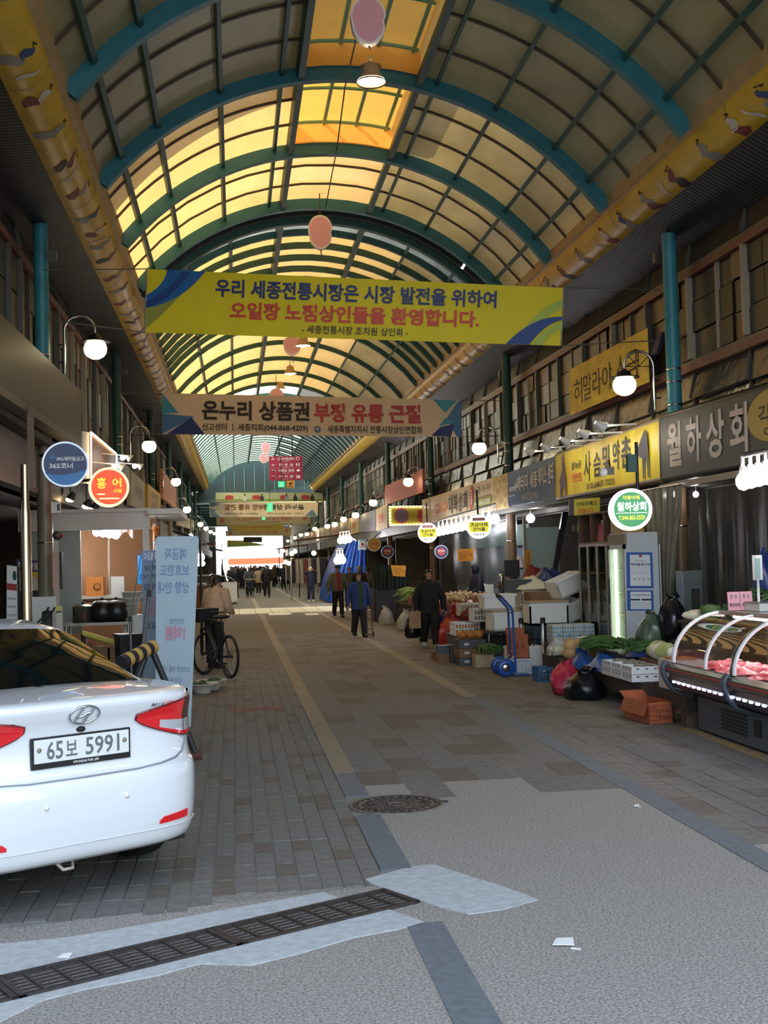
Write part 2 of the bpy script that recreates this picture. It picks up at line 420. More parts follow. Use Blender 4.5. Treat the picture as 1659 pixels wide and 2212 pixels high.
# ================================================================ roof
K_ = .0075
XL, XR = -1.68, 5.38; XM, HW = (XL+XR)/2, (XR-XL)/2; RISE = 1.68; RR = (HW*HW+RISE*RISE)/(2*RISE)
def zl(Y): return 6.95+K_*(Y-16)
def zr(Y): return 6.80+K_*(Y-16)
def arc(u, Y, off=0.):
    t = (u+1)/2; dx = u*HW; h = sqrt(RR*RR-dx*dx)-(RR-RISE)
    n_ = V((dx/RR, 0, sqrt(1-(dx/RR)**2)))
    return V((XM+dx, Y+.35*t, zl(Y)*(1-t)+zr(Y)*t+h)) + n_*off
roof = struct('roof')
def rib(Y, wd, ht, m, name='arch_rib', off=0., seg=28):
    b = MB(); vs = []; fs = []
    for i in range(seg+1):
        u = -1.015+2.03*i/seg
        for (dy, dz) in ((-wd/2, off), (wd/2, off), (wd/2, off-ht), (-wd/2, off-ht)): p = arc(u, Y, dz); vs.append(p+V((0, dy, 0)))
    for i in range(seg):
        for k in range(4): fs.append((i*4+k, i*4+(k+1) % 4, i*4+4+(k+1) % 4, i*4+4+k))
    b.add(vs, fs); return b.build(name, m, roof)
def bar(u, Y0, Y1, w_, h, m, name, off=-.02):
    b = MB(); du = w_/2/HW
    q = [arc(u-du, Y0, off), arc(u+du, Y0, off), arc(u+du, Y0, off-h), arc(u-du, Y0, off-h)]
    b.prism(q, arc(u, Y1)-arc(u, Y0)); return b.build(name, m, roof)
def pane(u0, u1, Y0, Y1, m, name='panel', lift=0., b=None):
    own = b is None; b = b or MB()
    b.grid(lambda s, t: arc(u0+(u1-u0)*s, Y0+(Y1-Y0)*t, lift), 4, 1)
    if own: return b.build(name, m, roof)
BAYS = [3.7, 6.8, 9.9, 13.0, 16.1, 19.2, 22.3]
US = [-1.03, -.93, -.79, -.55, -.31, -.24, .24, .31, .55, .79, .93, 1.03]
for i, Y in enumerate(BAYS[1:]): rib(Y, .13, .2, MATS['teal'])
for i in range(6):
    Y0, Y1 = BAYS[i], BAYS[i+1]
    for u in (-.93, -.79, -.55, .55, .79, .93): bar(u, Y0, Y1, .05, .08, MATS['teal_green'], 'purlin')
    for u in (-.31, .31): bar(u, Y0, Y1, .05, .07, MATS['teal_green'], 'purlin')
    for u in (-.24, .24): bar(u, Y0, Y1, .09, .16, MATS['teal_green'], 'beam')
    for k in (1, 2):
        Yk = Y0+(Y1-Y0)*k/3
        for ua, ub in ((-1, -.24), (.24, 1)) if i < 5 else ((-1, 1),):
            b = MB(); sg = 14; vs = []; fs = []
            for q in range(sg+1):
                u = ua+(ub-ua)*q/sg
                for dy, dz in ((-.022, -.005), (.022, -.005), (.022, -.035), (-.022, -.035)): vs.append(arc(u, Yk, dz)+V((0, dy, 0)))
            for q in range(sg):
                for c_ in range(4): fs.append((q*4+c_, q*4+(c_+1) % 4, q*4+4+(c_+1) % 4, q*4+4+c_))
            b.add(vs, fs); b.build('joint_bar', MATS['joint_brown'], roof)
    for k in range(3):
        ya = Y0+(Y1-Y0)*k/3; yb = Y0+(Y1-Y0)*(k+1)/3
        for j in range(len(US)-1):
            if US[j] == -.24 and i < 5: continue
            pane(US[j], US[j+1], ya, yb, MATS['amber_dusty_shade' if i < 4 else 'amber_dim' if US[j] > .2 else 'amber_sheet'])  # near bays and right slope get sheets with their shade coloured in
    if i < 5:                                # raised skylight along the crown
        for k in range(2):
            ya = Y0+.1+(Y1-Y0-.2)*k/2; yb = Y0+.1+(Y1-Y0-.2)*(k+1)/2
            for a, c_ in ((-.24, -.08), (-.08, .08), (.08, .24)): pane(a, c_, ya, yb, MATS['orange_sheet'], 'skylight_panel', .34)
        for sgn in (-1, 1):
            p, q = arc(sgn*.24, Y0, 0), arc(sgn*.24, Y1, 0); b = MB(); b.add([p, q, q+V((0,0,.36)), p+V((0,0,.36))], [(0,1,2,3)]); b.build('skylight_side', MATS['amber_sheet'], roof)
        pane(-.24, .24, Y0, Y0+.1, MATS['amber_dim']); pane(-.24, .24, Y1-.1, Y1, MATS['amber_dim'])
        for Ye in (Y0+.1, Y1-.1):
            b = MB(); n_ = 5; b.add([arc(-.24+.48*q/n_, Ye, -.02) for q in range(n_+1)]+[arc(.24-.48*q/n_, Ye, .34) for q in range(n_+1)], [tuple(range(2*n_+2))]); b.build('skylight_end', MATS['orange_sheet'], roof)
        for sgn in (-.2, -.07, .07, .2): bar(sgn, Y0, Y1, .045, .05, MATS['mint'], 'skylight_bar', .32)
        for yy in (Y0+.12, (Y0+Y1)/2, Y1-.12):
            b = MB()
            for q in range(6):
                a, c_ = arc(-.22+.44*q/6, yy, .32), arc(-.22+.44*(q+1)/6, yy, .32); b.tube([a, c_], .03, 4)
            b.build('skylight_bar', MATS['mint'], roof)
# the doubled rib and the run of closer ribs behind it
rib(22.62, .1, .34, MATS['black'], off=.12); rib(22.95, .16, .2, MATS['teal_green'], off=-.1)
far = [22.32] + [24.4+1.05*i for i in range(9)] + [34.2+3.05*i for i in range(6)] + [51+1.4*i for i in range(25)]
UF = [-1.03, -.78, -.52, -.24, .24, .52, .78, 1.03]
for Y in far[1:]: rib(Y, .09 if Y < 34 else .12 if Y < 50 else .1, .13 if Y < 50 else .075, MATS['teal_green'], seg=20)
npan = 0; stuff = {}
for i in range(len(far)-1):
    Y0, Y1 = far[i], far[i+1]
    for j in range(len(UF)-1):
        cn = UF[j] == -.24
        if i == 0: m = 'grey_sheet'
        elif Y0 < 44: m = 'amber_sheet' if UF[j] < .3 else 'amber_dim'  # right side takes the dim copy that carries its shade
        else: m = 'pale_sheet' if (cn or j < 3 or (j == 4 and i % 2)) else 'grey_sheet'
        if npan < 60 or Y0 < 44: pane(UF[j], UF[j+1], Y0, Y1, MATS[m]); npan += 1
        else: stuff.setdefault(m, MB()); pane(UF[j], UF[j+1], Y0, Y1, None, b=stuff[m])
for m, b in stuff.items(): tag(b.build('far_panels', MATS[m], roof), kind='stuff')
for a, b_ in ((23, 34), (34, 51), (51, 84)):
    for u in UF[1:-1]: bar(u, a, b_, .05 if abs(u) > .3 else .1, .09 if abs(u) > .3 else .18, MATS['teal_green'], 'purlin')
# end of the vault: lattice gable
b = MB()
for u in [-.9+.2*k for k in range(10)]:
    p = arc(u, 84.6, 0); b.tube([V((p.x, p.y, 6.95)), p], .05, 5)
b.build('gable_post', MATS['teal_green'], roof)
b = MB(); n_ = 16
b.add([arc(-1+2*k/n_, 86, .1) for k in range(n_+1)]+[V((7.2, 86, 6.2)), V((-3.6, 86, 6.2))], [tuple(range(n_+3))]); b.build('gable_sheet', MATS['gable_dark'], roof)
MB().box((-2.9, 87, 6.3), (6.6, 140, 6.32)).build('flat_roof', MATS['pale_sheet'], roof)
for Y in range(90, 140, 5): MB().box((-2.9, Y, 6.1), (6.6, Y+.15, 6.3)).build('roof_beam', MATS['teal_green'], roof)
# ---- yellow gutters with painted figures
YG0, YG1 = 5., 85.
def gut(side, a, Y, lift=0.):
    """point of the gutter's rounded belly: a = 0 at the lip, 1 at the soffit"""
    th = a*pi*.62
    ox = .06+.25*(1-cos(th))*1.2; oz = -.13-.30*sin(min(th, pi/2)) + (.02*(th-pi/2) if th > pi/2 else 0)
    nx_, nz = -(sin(pi/2-th*.8)), -sin(th*.8)
    z0 = zl(Y) if side < 0 else zr(Y)
    X = (XL if side < 0 else XR) + side*(ox + nx_*lift)
    return V((X, Y+(.35 if side > 0 else 0), z0+oz+nz*lift))
mat('robe_grey', '#8f8d85', .6, n=.2, ns=20); mat('robe_blue', '#2f4a78', .6, n=.2, ns=20); mat('robe_red', '#7d3236', .6, n=.2, ns=20); mat('robe_white', '#c9bfae', .6, n=.15, ns=20); mat('robe_dark', '#3a2d28', .6)
rg = random.Random(11)
for side, nm in ((-1, 'trim_1'), (1, 'trim_2')):
    g = struct(nm); b = MB(); b.grid(lambda u, v: gut(side, u, YG0+(YG1-YG0)*v), 12, 40); b.build('duct', MATS['gutter_yellow'], g)
    x0 = XL if side < 0 else XR; q = []
    for Y in (YG0, YG1):
        z0 = zl(Y) if side < 0 else zr(Y); yy = Y+(.35 if side > 0 else 0)
        q.append([V((x0-side*.03, yy, z0+.03)), V((x0+side*.16, yy, z0+.03)), V((x0+side*.1, yy, z0-.13)), V((x0-side*.01, yy, z0-.11))])
    b = MB(); b.add(q[0]+q[1], [(0,1,2,3), (7,6,5,4)]+[(k, 4+k, 4+(k+1) % 4, (k+1) % 4) for k in range(4)]); b.build('lip', MATS['gutter_lip'], g)
    for Y in [8+4.1*k for k in range(18)]:
        b = MB(); b.grid(lambda u, v: gut(side, u, Y+.03*v, .004), 10, 1); b.build('seam', MATS['gutter_lip'], g)
    # robed figures, flat print: a body blob, skirt, head, each follows the belly
    Y = 10.2; k = 0
    while Y < 40:
        cols = [('robe_grey', 'robe_red'), ('robe_blue', 'robe_grey'), ('robe_white', 'robe_red'), ('robe_grey', 'robe_grey'), ('robe_red', 'robe_dark')][k % 5]
        L_ = rg.uniform(.42, .58); lean = rg.uniform(-.1, .1)
        def blob(aa, bb, w0, w1, m, dy=0.):
            b = MB(); n_ = 6
            vs = []; fs = []
            for i in range(n_+1):
                t = i/n_; wd = (w0+(w1-w0)*t)*(.55+.45*sin(pi*min(1, max(.0, t*1.1)))); a = aa+(bb-aa)*t; yc = Y+dy+lean*t*2+.05*sin(t*5+k)
                vs += [gut(side, a, yc-wd/2, .006), gut(side, a, yc+wd/2, .006)]
            for i in range(n_): fs.append((2*i, 2*i+1, 2*i+3, 2*i+2))
            b.add(vs, fs); b.build('painted_figure', MATS[m], g)
        blob(.24, .55, .1, .26, cols[0]); blob(.5, .5+L_*.75, .2, .3, cols[1]); blob(.16, .26, .06, .1, 'robe_dark')
        if k % 3 == 1: blob(.3, .75, .05, .12, 'robe_white', .42)
        Y += rg.uniform(.75, 1.25); k += 1
# ---- ribbed soffits between gutter and wall
XWL, XWR = -2.92, 6.42
def soffit(side, Y):
    if side < 0: return V((XL-.36, Y, zl(Y)-.41)), V((XWL-.1, Y, zl(Y)-.5))
    return V((XR+.36, Y+.35, zr(Y)-.41)), V((XWR+.1, Y+.35, zr(Y)-.83))
for side, nm in ((-1, 'ceiling_left'), (1, 'ceiling_right')):
    g = struct('ceiling'); b = MB(); vs = []; fs = []; Y = 4.; i = 0
    while Y < 86:
        st_ = .09 if Y < 36 else .5
        for dz in (0, .025):
            a, c_ = soffit(side, Y); vs += [a+V((0, 0, dz)), c_+V((0, 0, dz))]; Y += st_*(.78 if dz == 0 else .22)
            a, c_ = soffit(side, Y); vs += [a+V((0, 0, dz)), c_+V((0, 0, dz))]
    n_ = len(vs)//2
    for i in range(n_-1): fs.append((2*i, 2*i+1, 2*i+3, 2*i+2))
    b.add(vs, fs); b.build('ribbed_sheet', MATS['soffit'], g)
# small round downlights in the soffits
for side, lst in ((-1, [(97, 440), (200, 629)]), (1, [(1501, 446)])):
    for x, y in lst:
        p = pX(x, y, XL-.8 if side < 0 else XR+.7); z_ = p.z
        t = thing('soffit_light', 'small round downlight in the dark %s soffit%s' % ('left' if side < 0 else 'right', ', the nearer one' if y == 440 else ', the farther one' if side < 0 else ''), 'downlight', (p.x, p.y, z_-.01))
        MB().lathe([(.045, .03), (.05, 0), (.035, -.01), (0, -.008)], 12).build('trim_ring', MATS['white_paint'], t)
# ================================================================ upper walls
wl, wr = struct('wall_left'), struct('wall_right')
COLR = [16.0, 26.2, 36.9, 47.3, 57.6, 68., 78.3, 88.6, 99.]; COLL = [16.9, 27.5, 38.5, 49., 59.4, 70., 80.5, 91.]
MB().box((XWR+.06, 9, 2.6), (XWR+.5, 142, 8.2)).build('masonry', MATS['wall_dark'], wr)
MB().box((XWL-.5, 9, 2.7), (XWL-.06, 142, 8.2)).build('masonry', MATS['wall_dark'], wl)
def band(g, x, Y0, Y1, z0, z1, th, m, name, side):
    """a horizontal run along a wall that rises with the street's slope"""
    k = K_; b = MB(); x2 = x-side*th
    vs = [V((xx, Y, z+k*(Y-16))) for Y in (Y0, Y1) for xx, z in ((x, z0), (x2, z0), (x2, z1), (x, z1))]
    b.add(vs, [(0,1,2,3), (7,6,5,4)]+[(i, 4+i, 4+(i+1) % 4, (i+1) % 4) for i in range(4)]); return b.build(name, m, g)
def windows(side, x, cols, zs, rail_z, start, end, seed, top, bot):
    r_ = random.Random(seed); g = wr if side > 0 else wl; wi = 0
    for z in rail_z: band(g, x, start, end, z, z+.1, .09, MATS['rail_red'], 'rail', side); band(g, x, start, end, z+.1, z+.15, .07, MATS['sash_grey'], 'rail_cap', side)
    edges = [start]+[c for c in cols if start < c < end]+[end]
    for a, b_ in zip(edges, edges[1:]):
        wi += 1; win = tag(thing('window_%d' % (wi+(10 if side > 0 else 0)), None, None), kind='structure')
        n_ = max(3, int(round((b_-a)/(.88 if a < 45 else 1.7)))); st_ = (b_-a)/n_
        cell = {}
        for i in range(n_):
            y0 = a+st_*i; pm = r_.choice(['sash_pale', 'sash_grey', 'sash_grey'])
            band(win, x, y0-.03, y0+.03, zs[0], zs[-1], .05 if i % 2 else .1, MATS[pm], 'mullion', side)
            half = r_.random() < .6
            for y1, y2 in (((y0+.03, y0+st_*.5), (y0+st_*.5, y0+st_-.03)) if half and a < 40 else ((y0+.03, y0+st_-.03),)):
                for z0, z1 in zip(zs, zs[1:]):
                    z0_, z1_ = z0, z1
                    m = r_.choices(['pane_dark', 'pane_tan', 'pane_grey'], [5, 3.2 if z1 == zs[-1] else .8, 2])[0]
                    o = band(win, x-side*r_.uniform(-.015, .03), y1+.008, y2-.008, z0_+.01, z1_-.01, .012, MATS[m], 'pane', side)
        # shallow fins and lower film strip
        for z0, z1, m in ((top[0], top[1], 'pane_dark'), (bot[0], (bot[0]+bot[1])/2, 'film'), ((bot[0]+bot[1])/2, bot[1], 'film')):
            mm = max(2, int((b_-a)/1.7)); s2 = (b_-a)/mm
            for i in range(mm):
                y0 = a+s2*i; b = MB(); k = K_*(y0-16); xo = x-side*r_.uniform(.02, .1)
                b.add([V((x, y0+.05, z1+k)), V((x, y0+s2-.05, z1+k)), V((xo, y0+s2-.05, z0+k)), V((xo, y0+.05, z0+k))], [(0, 1, 2, 3)])
                b.build('film_panel' if m == 'film' else 'transom_pane', MATS[m], win)
                b = MB(); b.prism([V((x, y0, z1+k)), V((x-side*.03, y0, z1+k)), V((x-side*.11, y0, z0+k)), V((x, y0, z0+k))], (0, .025, 0)); b.build('fin', MATS['sash_grey'], win)
windows(1, XWR, COLR, [4.42, 4.78, 5.2, 5.56], [4.25, 5.56], 10.5, 84, 5, (5.72, 6.02), (3.5, 4.24))
windows(-1, XWL, COLL, [4.0, 4.75, 5.5, 6.02], [3.85, 6.02], 12.6, 84, 6, (6.18, 6.45), (3.3, 3.84))
# ================================================================ columns
def column(name_m, x, y, ztop, zsw, lower, side, label):
    t = tag(thing('column', None, None, (x, y, 0)), kind='structure')
    b = MB(); b.tube([(0, 0, zsw), (0, 0, ztop)], .1, 20); b.build('shaft', MATS[name_m], t)
    b = MB(); b.tube([(0, 0, 0), (0, 0, zsw)], .105, 20); b.build('lower_shaft', MATS[lower], t)
    for z in (zsw+.28, zsw+.6, zsw+.78, 2.1):
        MB().lathe([(.103, z-.012), (.109, z-.012), (.109, z+.012), (.103, z+.012)], 20).build('band', MATS['steel'], t)
    return t
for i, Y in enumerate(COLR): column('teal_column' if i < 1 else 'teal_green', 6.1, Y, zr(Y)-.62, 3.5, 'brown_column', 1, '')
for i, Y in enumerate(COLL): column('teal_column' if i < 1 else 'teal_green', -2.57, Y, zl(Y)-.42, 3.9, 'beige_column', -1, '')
for x, y, X, nm in ((1421, 558, 6.05, 'right'), (113, 553, -2.4, 'left'), (269, 803, -2.4, 'second left'), (1083, 808, 6.02, 'second right')):
    p = pX(x, y, X); t = thing('junction_box', 'small grey junction box beside the top of the %s teal column' % (nm if 'second' in nm else 'first '+nm), 'box', p)
    MB().cbox((0, 0, -.07), (.12, .1, .14)).build('case', MATS['sash_grey'], t); MB().tube([(0, 0, .07), (0, 0, .22)], .012, 6).build('conduit', MATS['sash_grey'], t)
# ================================================================ shop shells at street level
mat('inner_dark', '#4b463f', .75, n=.2, ns=2); mat('inner_brown', '#77502c', .7, n=.15, ns=2); mat('inner_pale', '#a8a59a', .7, n=.1, ns=2)
mat('inner_teal', '#9fb6b2', .5); mat('render_wall', '#9b968c', .8, n=.12, ns=2)
b = MB(); b.box((9.6, 2, 0), (9.8, 142, 3.2)); b.build('shop_back', MATS['inner_dark'], wr)
MB().box((6.3, 9, 2.62), (9.7, 142, 2.7)).build('shop_ceiling', MATS['inner_dark'], wr)
MB().box((5.86, 9, 2.7), (6.48, 142, 3.4)).build('fascia_box', MATS['fascia_grey'], wr)
for Y in (9., 16.3, 25.6, 37.2, 47.6, 58, 68.4, 78.8, 89, 99, 110, 120, 130): MB().box((6.35, Y-.06, 0), (9.6, Y+.06, 2.7)).build('party_wall', MATS['inner_dark'], wr)
b = MB(); b.box((-6.2, 11.4, 0), (-6, 142, 3.2)); b.build('shop_back', MATS['inner_dark'], wl)
MB().box((-6, 12.4, 2.66), (-2.8, 142, 2.76)).build('shop_ceiling', MATS['inner_dark'], wl)
MB().box((-2.98, 12.4, 2.76), (-2.62, 142, 3.4)).build('fascia_box', MATS['fascia_grey'], wl)
for Y in (12.4, 24, 31, 38.5, 49, 59.4, 70, 80, 91, 100, 110, 120, 130): MB().box((-6, Y-.06, 0), (-2.9, Y+.06, 2.7)).build('party_wall', MATS['inner_dark'], wl)
# the taller building on the left of the mouth, outside the picture, and the one on the right
nb = struct('wall_outside'); MB().box((-14, -4, 0), (-4.8, 11.4, 17)).build('masonry', MATS['render_wall'], nb); MB().box((-14, 11.4, 8.2), (-3.4, 18.4, 17)).build('masonry', MATS['render_wall'], nb); MB().box((6.9, 1, 0), (14, 9, 8.2)).build('masonry', MATS['render_wall'], nb)
MB().box((-14, 17.2, 0), (-6.2, 43, 7.6)).build('masonry', MATS['render_wall'], nb); MB().box((9.8, 9, 0), (16, 142, 8)).build('masonry', MATS['render_wall'], nb); MB().box((-14, 50, 0), (-6.2, 142, 7.6)).build('masonry', MATS['render_wall'], nb)
# bright street end
MB().box((-6.2, 141.7, 0), (-2.2, 142, 6.3)).build('end_pier', MATS['inner_dark'], wl); MB().box((5.6, 141.7, 0), (9.8, 142, 6.3)).build('end_pier', MATS['inner_dark'], wr)
mat('end_white', '#e8e8e6', .7); mat('end_orange', '#c9683a', .7); mat('end_blue', '#8fb0c8', .6)
e = struct('wall_end'); MB().box((-8, 176, 0), (14, 177, 5.6)).build('facade', MATS['end_white'], e); MB().box((-1, 175.8, 1.9), (9, 176.1, 2.7)).build('band', MATS['end_orange'], e); MB().box((-2, 175.8, 2.9), (9, 176, 5.4)).build('window', MATS['end_white'], e)
# ================================================================ the two nearest banners and those beyond
mat('banner_yellow', '#f2e524', .55, n=.03, ns=2, tl=.35); mat('banner_cream', '#e4d4ba', .6, n=.04, ns=2, tl=.35)
mat('ink_navy', '#1c2f6e', .5); mat('ink_red', '#d2452c', .5); mat('ink_black', '#23211f', .5); mat('ink_blue', '#0d5f9f', .5); mat('ink_deep', '#0f3c83', .5)
mat('ink_olive', '#9a9b3a', .5); mat('ink_lime', '#a9b83a', .5); mat('ink_maroon', '#b03336', .5); mat('ink_steel', '#3f6f9d', .5); mat('ink_teal', '#3d8fa5', .5)
mat('ink_white', '#f1f0ec', .5); mat('ink_grey', '#6a6a68', .5); mat('ink_pale', '#b9b9bd', .5); mat('ink_orange', '#e98a2e', .5); mat('ink_faint', '#b8a88e', .5)
def cord(name_root, pts, m='wire', r=.008): MB().tube(pts, r, 5).build('tie_cord', MATS[m], name_root, True)
B1 = Board('banner', 'wide bright yellow banner with blue and red lettering across the arcade', 'banner', *quad_px([(317, 581), (1218, 622), (1212, 747), (313, 718)], 'Y', (16.9, 16., 16., 16.9)), .006, MATS['banner_yellow'], part='cloth')
def curve(a, c, b_, n=8): return [((1-t)**2*a[0]+2*t*(1-t)*c[0]+t*t*b_[0], (1-t)**2*a[1]+2*t*(1-t)*c[1]+t*t*b_[1]) for t in [i/n for i in range(n+1)]]
B1.poly([(0, .42)]+curve((0, .95), (.06, .62), (.135, 0))+curve((.06, 0), (.045, .3), (0, .42))[:-1], MATS['ink_olive'])
B1.poly(curve((0, .62), (.09, .5), (.142, 0))+curve((.05, 0), (.045, .25), (0, .42)), MATS['ink_blue'])
B1.poly(curve((0, .62), (.06, .5), (.105, .02))+curve((.085, .02), (.06, .3), (0, .52)), MATS['ink_deep'])
B1.poly(curve((.885, 1), (.93, .42), (1, .18))+curve((1, .36), (.95, .5), (.905, 1)), MATS['ink_lime'])
B1.poly(curve((.868, 1), (.93, .5), (1, .5))+curve((1, .56), (.96, .62), (.925, 1)), MATS['ink_deep'])
B1.poly(curve((.93, 1), (.96, .7), (1, .58))+curve((1, .72), (.97, .8), (.955, 1)), MATS['ink_lime'])
B1.text('우리 세종전통시장은 시장 발전을 위하여', .168, .105, .842, .40, MATS['ink_navy'], .032)
B1.text('오일장 노점상인들을 환영합니다.', .205, .46, .803, .745, MATS['ink_red'], .036)
B1.text('- 세종전통시장 조치원 상인회 -', .38, .80, .635, .935, MATS['ink_black'], .012)
for a, x, y, X in ((0, 92, 583, -2.45), (3, 100, 690, -2.45), (1, 1425, 626, 6.02), (2, 1427, 735, 6.02)): cord(B1.root, [B1.c[a], pX(x, y, X)])
MB().tube([B1.c[0]+V((0, 0, .01)), B1.c[3]], .014, 5).build('end_pole', MATS['sash_pale'], B1.root, True); MB().tube([B1.c[1]+V((0, 0, .01)), B1.c[2]], .014, 5).build('end_pole', MATS['sash_pale'], B1.root, True)
B2 = Board('banner', 'beige banner with black and red lettering and blue triangles in its corners', 'banner', *quad_px([(350, 849), (997, 864), (997, 944), (350, 938)], 'Y', (27.3, 26.2, 26.2, 27.3)), .006, MATS['banner_cream'], part='cloth')
for pts, m in (([(0, 0), (.055, .47), (0, .5)], 'ink_teal'), ([(0, .5), (.11, .56), (0, 1)], 'ink_steel'), ([(.015, 1), (.1, .58), (.145, 1)], 'ink_navy'),
               ([(.905, 0), (.985, .02), (.945, .36)], 'ink_teal'), ([(.99, .02), (1, .02), (1, 1), (.985, 1), (.95, .52)], 'ink_steel'), ([(.945, .5), (.925, .72), (.985, .6)], 'ink_teal'), ([(.93, .74), (.975, .66), (.965, 1), (.9, .98)], 'ink_navy')): B2.poly(pts, MATS[m])
B2.text('온누리 상품권', .135, .15, .495, .64, MATS['ink_black'], .035); B2.text('부정 유통 근절', .51, .16, .865, .66, MATS['ink_maroon'], .035)
B2.text('신고센터 ㅣ 세종지회(044-868-4209)', .135, .72, .49, .93, MATS['ink_black'], .02); B2.text('세종특별자치시 전통시장상인연합회', .555, .73, .868, .93, MATS['ink_black'], .018)
B2.poly([(.522+.011*cos(a), .84+.09*sin(a)) for a in [2*pi*k/16 for k in range(16)]], MATS['ink_steel']); B2.poly([(.522+.005*cos(a), .83+.04*sin(a)) for a in [2*pi*k/12 for k in range(12)]], MATS['banner_cream'])
for a, x, y, X in ((0, 253, 850, -2.4), (3, 255, 935, -2.4), (1, 1090, 866, 6.02), (2, 1092, 940, 6.02)): cord(B2.root, [B2.c[a], pX(x, y, X)])
# frieze that closes the vault, and the banners hung behind it, seen from their backs
mat('frieze', '#b9b78a', .6, n=.05, ns=1); mat('frieze_green', '#8a9440', .6)
FR = Board('frieze_panel', 'long pale green painted frieze closing the far end of the vault', 'panel', *quad_px([(466, 1064), (697, 1064), (698, 1083), (465, 1084)], 'Y', 85.), .06, MATS['frieze'])
FR.rect(0, .72, 1, .95, MATS['frieze_green'])
for u in (.09, .34, .6, .8): FR.rect(u, .35, u+.075, .78, MATS['ink_maroon']).rect(u+.01, .28, u+.06, .36, MATS['ink_red'])
for u, m in ((.27, 'robe_white'), (.43, 'robe_dark'), (.66, 'robe_grey'), (.74, 'robe_dark'), (.9, 'robe_dark')): FR.poly([(u-.015, .9), (u-.02, .5), (u, .3), (u+.02, .5), (u+.015, .9)], MATS[m]); FR.oval(u, .24, .008, .12, MATS['robe_dark'])
def back_banner(px, Y, m, label, rows, deco=True, seed=0):
    B = Board('banner', label, 'banner', *quad_px(px, 'Y', Y), .02, MATS[m], part='cloth', group='banners seen from behind at the far end')
    for body, u0, v0, u1, v1, mm, bo in rows: B.text(body, u0, v0, u1, v1, MATS[mm], bo, mirror=True)
    return B
mat('ink_red_thru', '#b06a58', .6); mat('ink_black_thru', '#5d564b', .6); mat('ink_blue_thru', '#6f8894', .6); mat('banner_tan', '#bda985', .6, tl=.2); mat('banner_gold', '#bf9f3e', .6, tl=.2); mat('banner_olive', '#a4923f', .6)
q = back_banner([(452, 1085), (687, 1085), (686, 1116), (453, 1117)], 86.5, 'banner_cream', 'first beige banner with mirrored lettering below the painted frieze', [('온누리 상품권', .5, .14, .87, .52, 'ink_black_thru', .04), ('부정 유통 근절', .14, .14, .5, .55, 'ink_red_thru', .04), ('신고센터 ㅣ 세종지회(044-868-4209)', .53, .72, .87, .85, 'ink_black_thru', .02), ('세종특별자치시 전통시장상인연합회', .14, .72, .45, .85, 'ink_black_thru', .02)])
for pts in ([(0, 0), (.09, .1), (.02, .35)], [(0, .4), (.06, .5), (.01, 1)], [(.03, .55), (.1, 1), (.02, 1)], [(.95, .5), (1, 1), (.88, .95)]): q.poly(pts, MATS['ink_blue_thru'])
q = back_banner([(467, 1114), (671, 1113), (670, 1131), (468, 1135)], 91, 'banner_tan', 'second tan banner with mirrored red lettering and red roundels', [('대통령 표창 수상을 축하드립니다', .2, .2, .8, .6, 'ink_red_thru', .04), ('세종전통시장 조치원 상인회', .33, .68, .68, .86, 'ink_black_thru', .02)])
q.oval(.06, .5, .025, .3, MATS['ink_red_thru']); q.oval(.94, .3, .025, .25, MATS['ink_red_thru'])
q = back_banner([(490, 1134), (612, 1133), (613, 1145), (492, 1148)], 97, 'banner_gold', 'third gold banner with mirrored red lettering', [('오일장 노점상인들을 환영합니다', .22, .15, .82, .6, 'ink_red_thru', .04)])
q.poly([(0, 0), (.12, 1), (0, 1)], MATS['ink_blue_thru']); q.poly([(.88, 0), (1, .9), (.95, 1)], MATS['ink_olive'])
q = back_banner([(487, 1147), (630, 1139), (629, 1157), (488, 1158)], 101, 'banner_tan', 'fourth tan banner with mirrored red lettering, lowest of the pale ones', [('대통령 표창 수상을 축하드립니다', .22, .25, .8, .7, 'ink_red_thru', .04)])
q.oval(.07, .5, .03, .3, MATS['ink_red_thru']); q.oval(.93, .35, .03, .3, MATS['ink_red_thru'])
q = back_banner([(491, 1167), (528, 1168), (574, 1178), (491, 1182)], 130, 'banner_olive', 'olive and green banner farthest down the street above the bright exit', []); q.rect(0, .6, 1, 1, MATS['frieze_green'])
mat('led_black', '#050507', .4)
Board('display_board', 'black dark display board hanging above the far bright exit', 'display', *quad_px([(526, 1160), (566, 1160), (566, 1171), (526, 1171)], 'Y', 128.), .2, MATS['led_black'])
# ---- hanging direction sign and its neighbours
mat('maroon', '#a3203f', .5); mat('exit_green', '#35c07a', .4, em=.5, emc='#2fbf74'); mat('cam_orange', '#cf8a2c', .5)
MS = Board('direction_sign', 'maroon hanging direction sign with four rows of white arrows and words', 'sign', *quad_px([(581, 986), (653, 985), (654, 1037), (582, 1038)], 'Y', 58.), .12, MATS['maroon'])
for i, (wd, u0, u1) in enumerate((('고객지원센터', .24, .76), ('화 장 실', .29, .72), ('이벤트 광장', .27, .75), ('주 차 장', .29, .72))):
    v = .05+.245*i; MS.text(wd, u0, v, u1, v+.12, MATS['ink_white'], .01); MS.text('←' if i < 2 else '↰', .07, v+.01, .18, v+.11, MATS['ink_white'], .02)
    MS.rect(.4, v+.155, .6, v+.17, MATS['ink_pale'])
MS.oval(.86, .1, .055, .07, MATS['ink_white']).oval(.86, .1, .04, .05, MATS['maroon']); MS.rect(0, .485, 1, .492, MATS['ink_pale'])
for u in (.82, .89): MS.oval(u, .3, .014, .018, MATS['ink_white']).rect(u-.018, .32, u+.018, .41, MATS['ink_white'])
MS.oval(.87, .6, .05, .05, MATS['ink_white']); MS.rect(.81, .8, .92, .92, MATS['ink_white']).text('P', .84, .815, .89, .905, MATS['maroon'], .02)
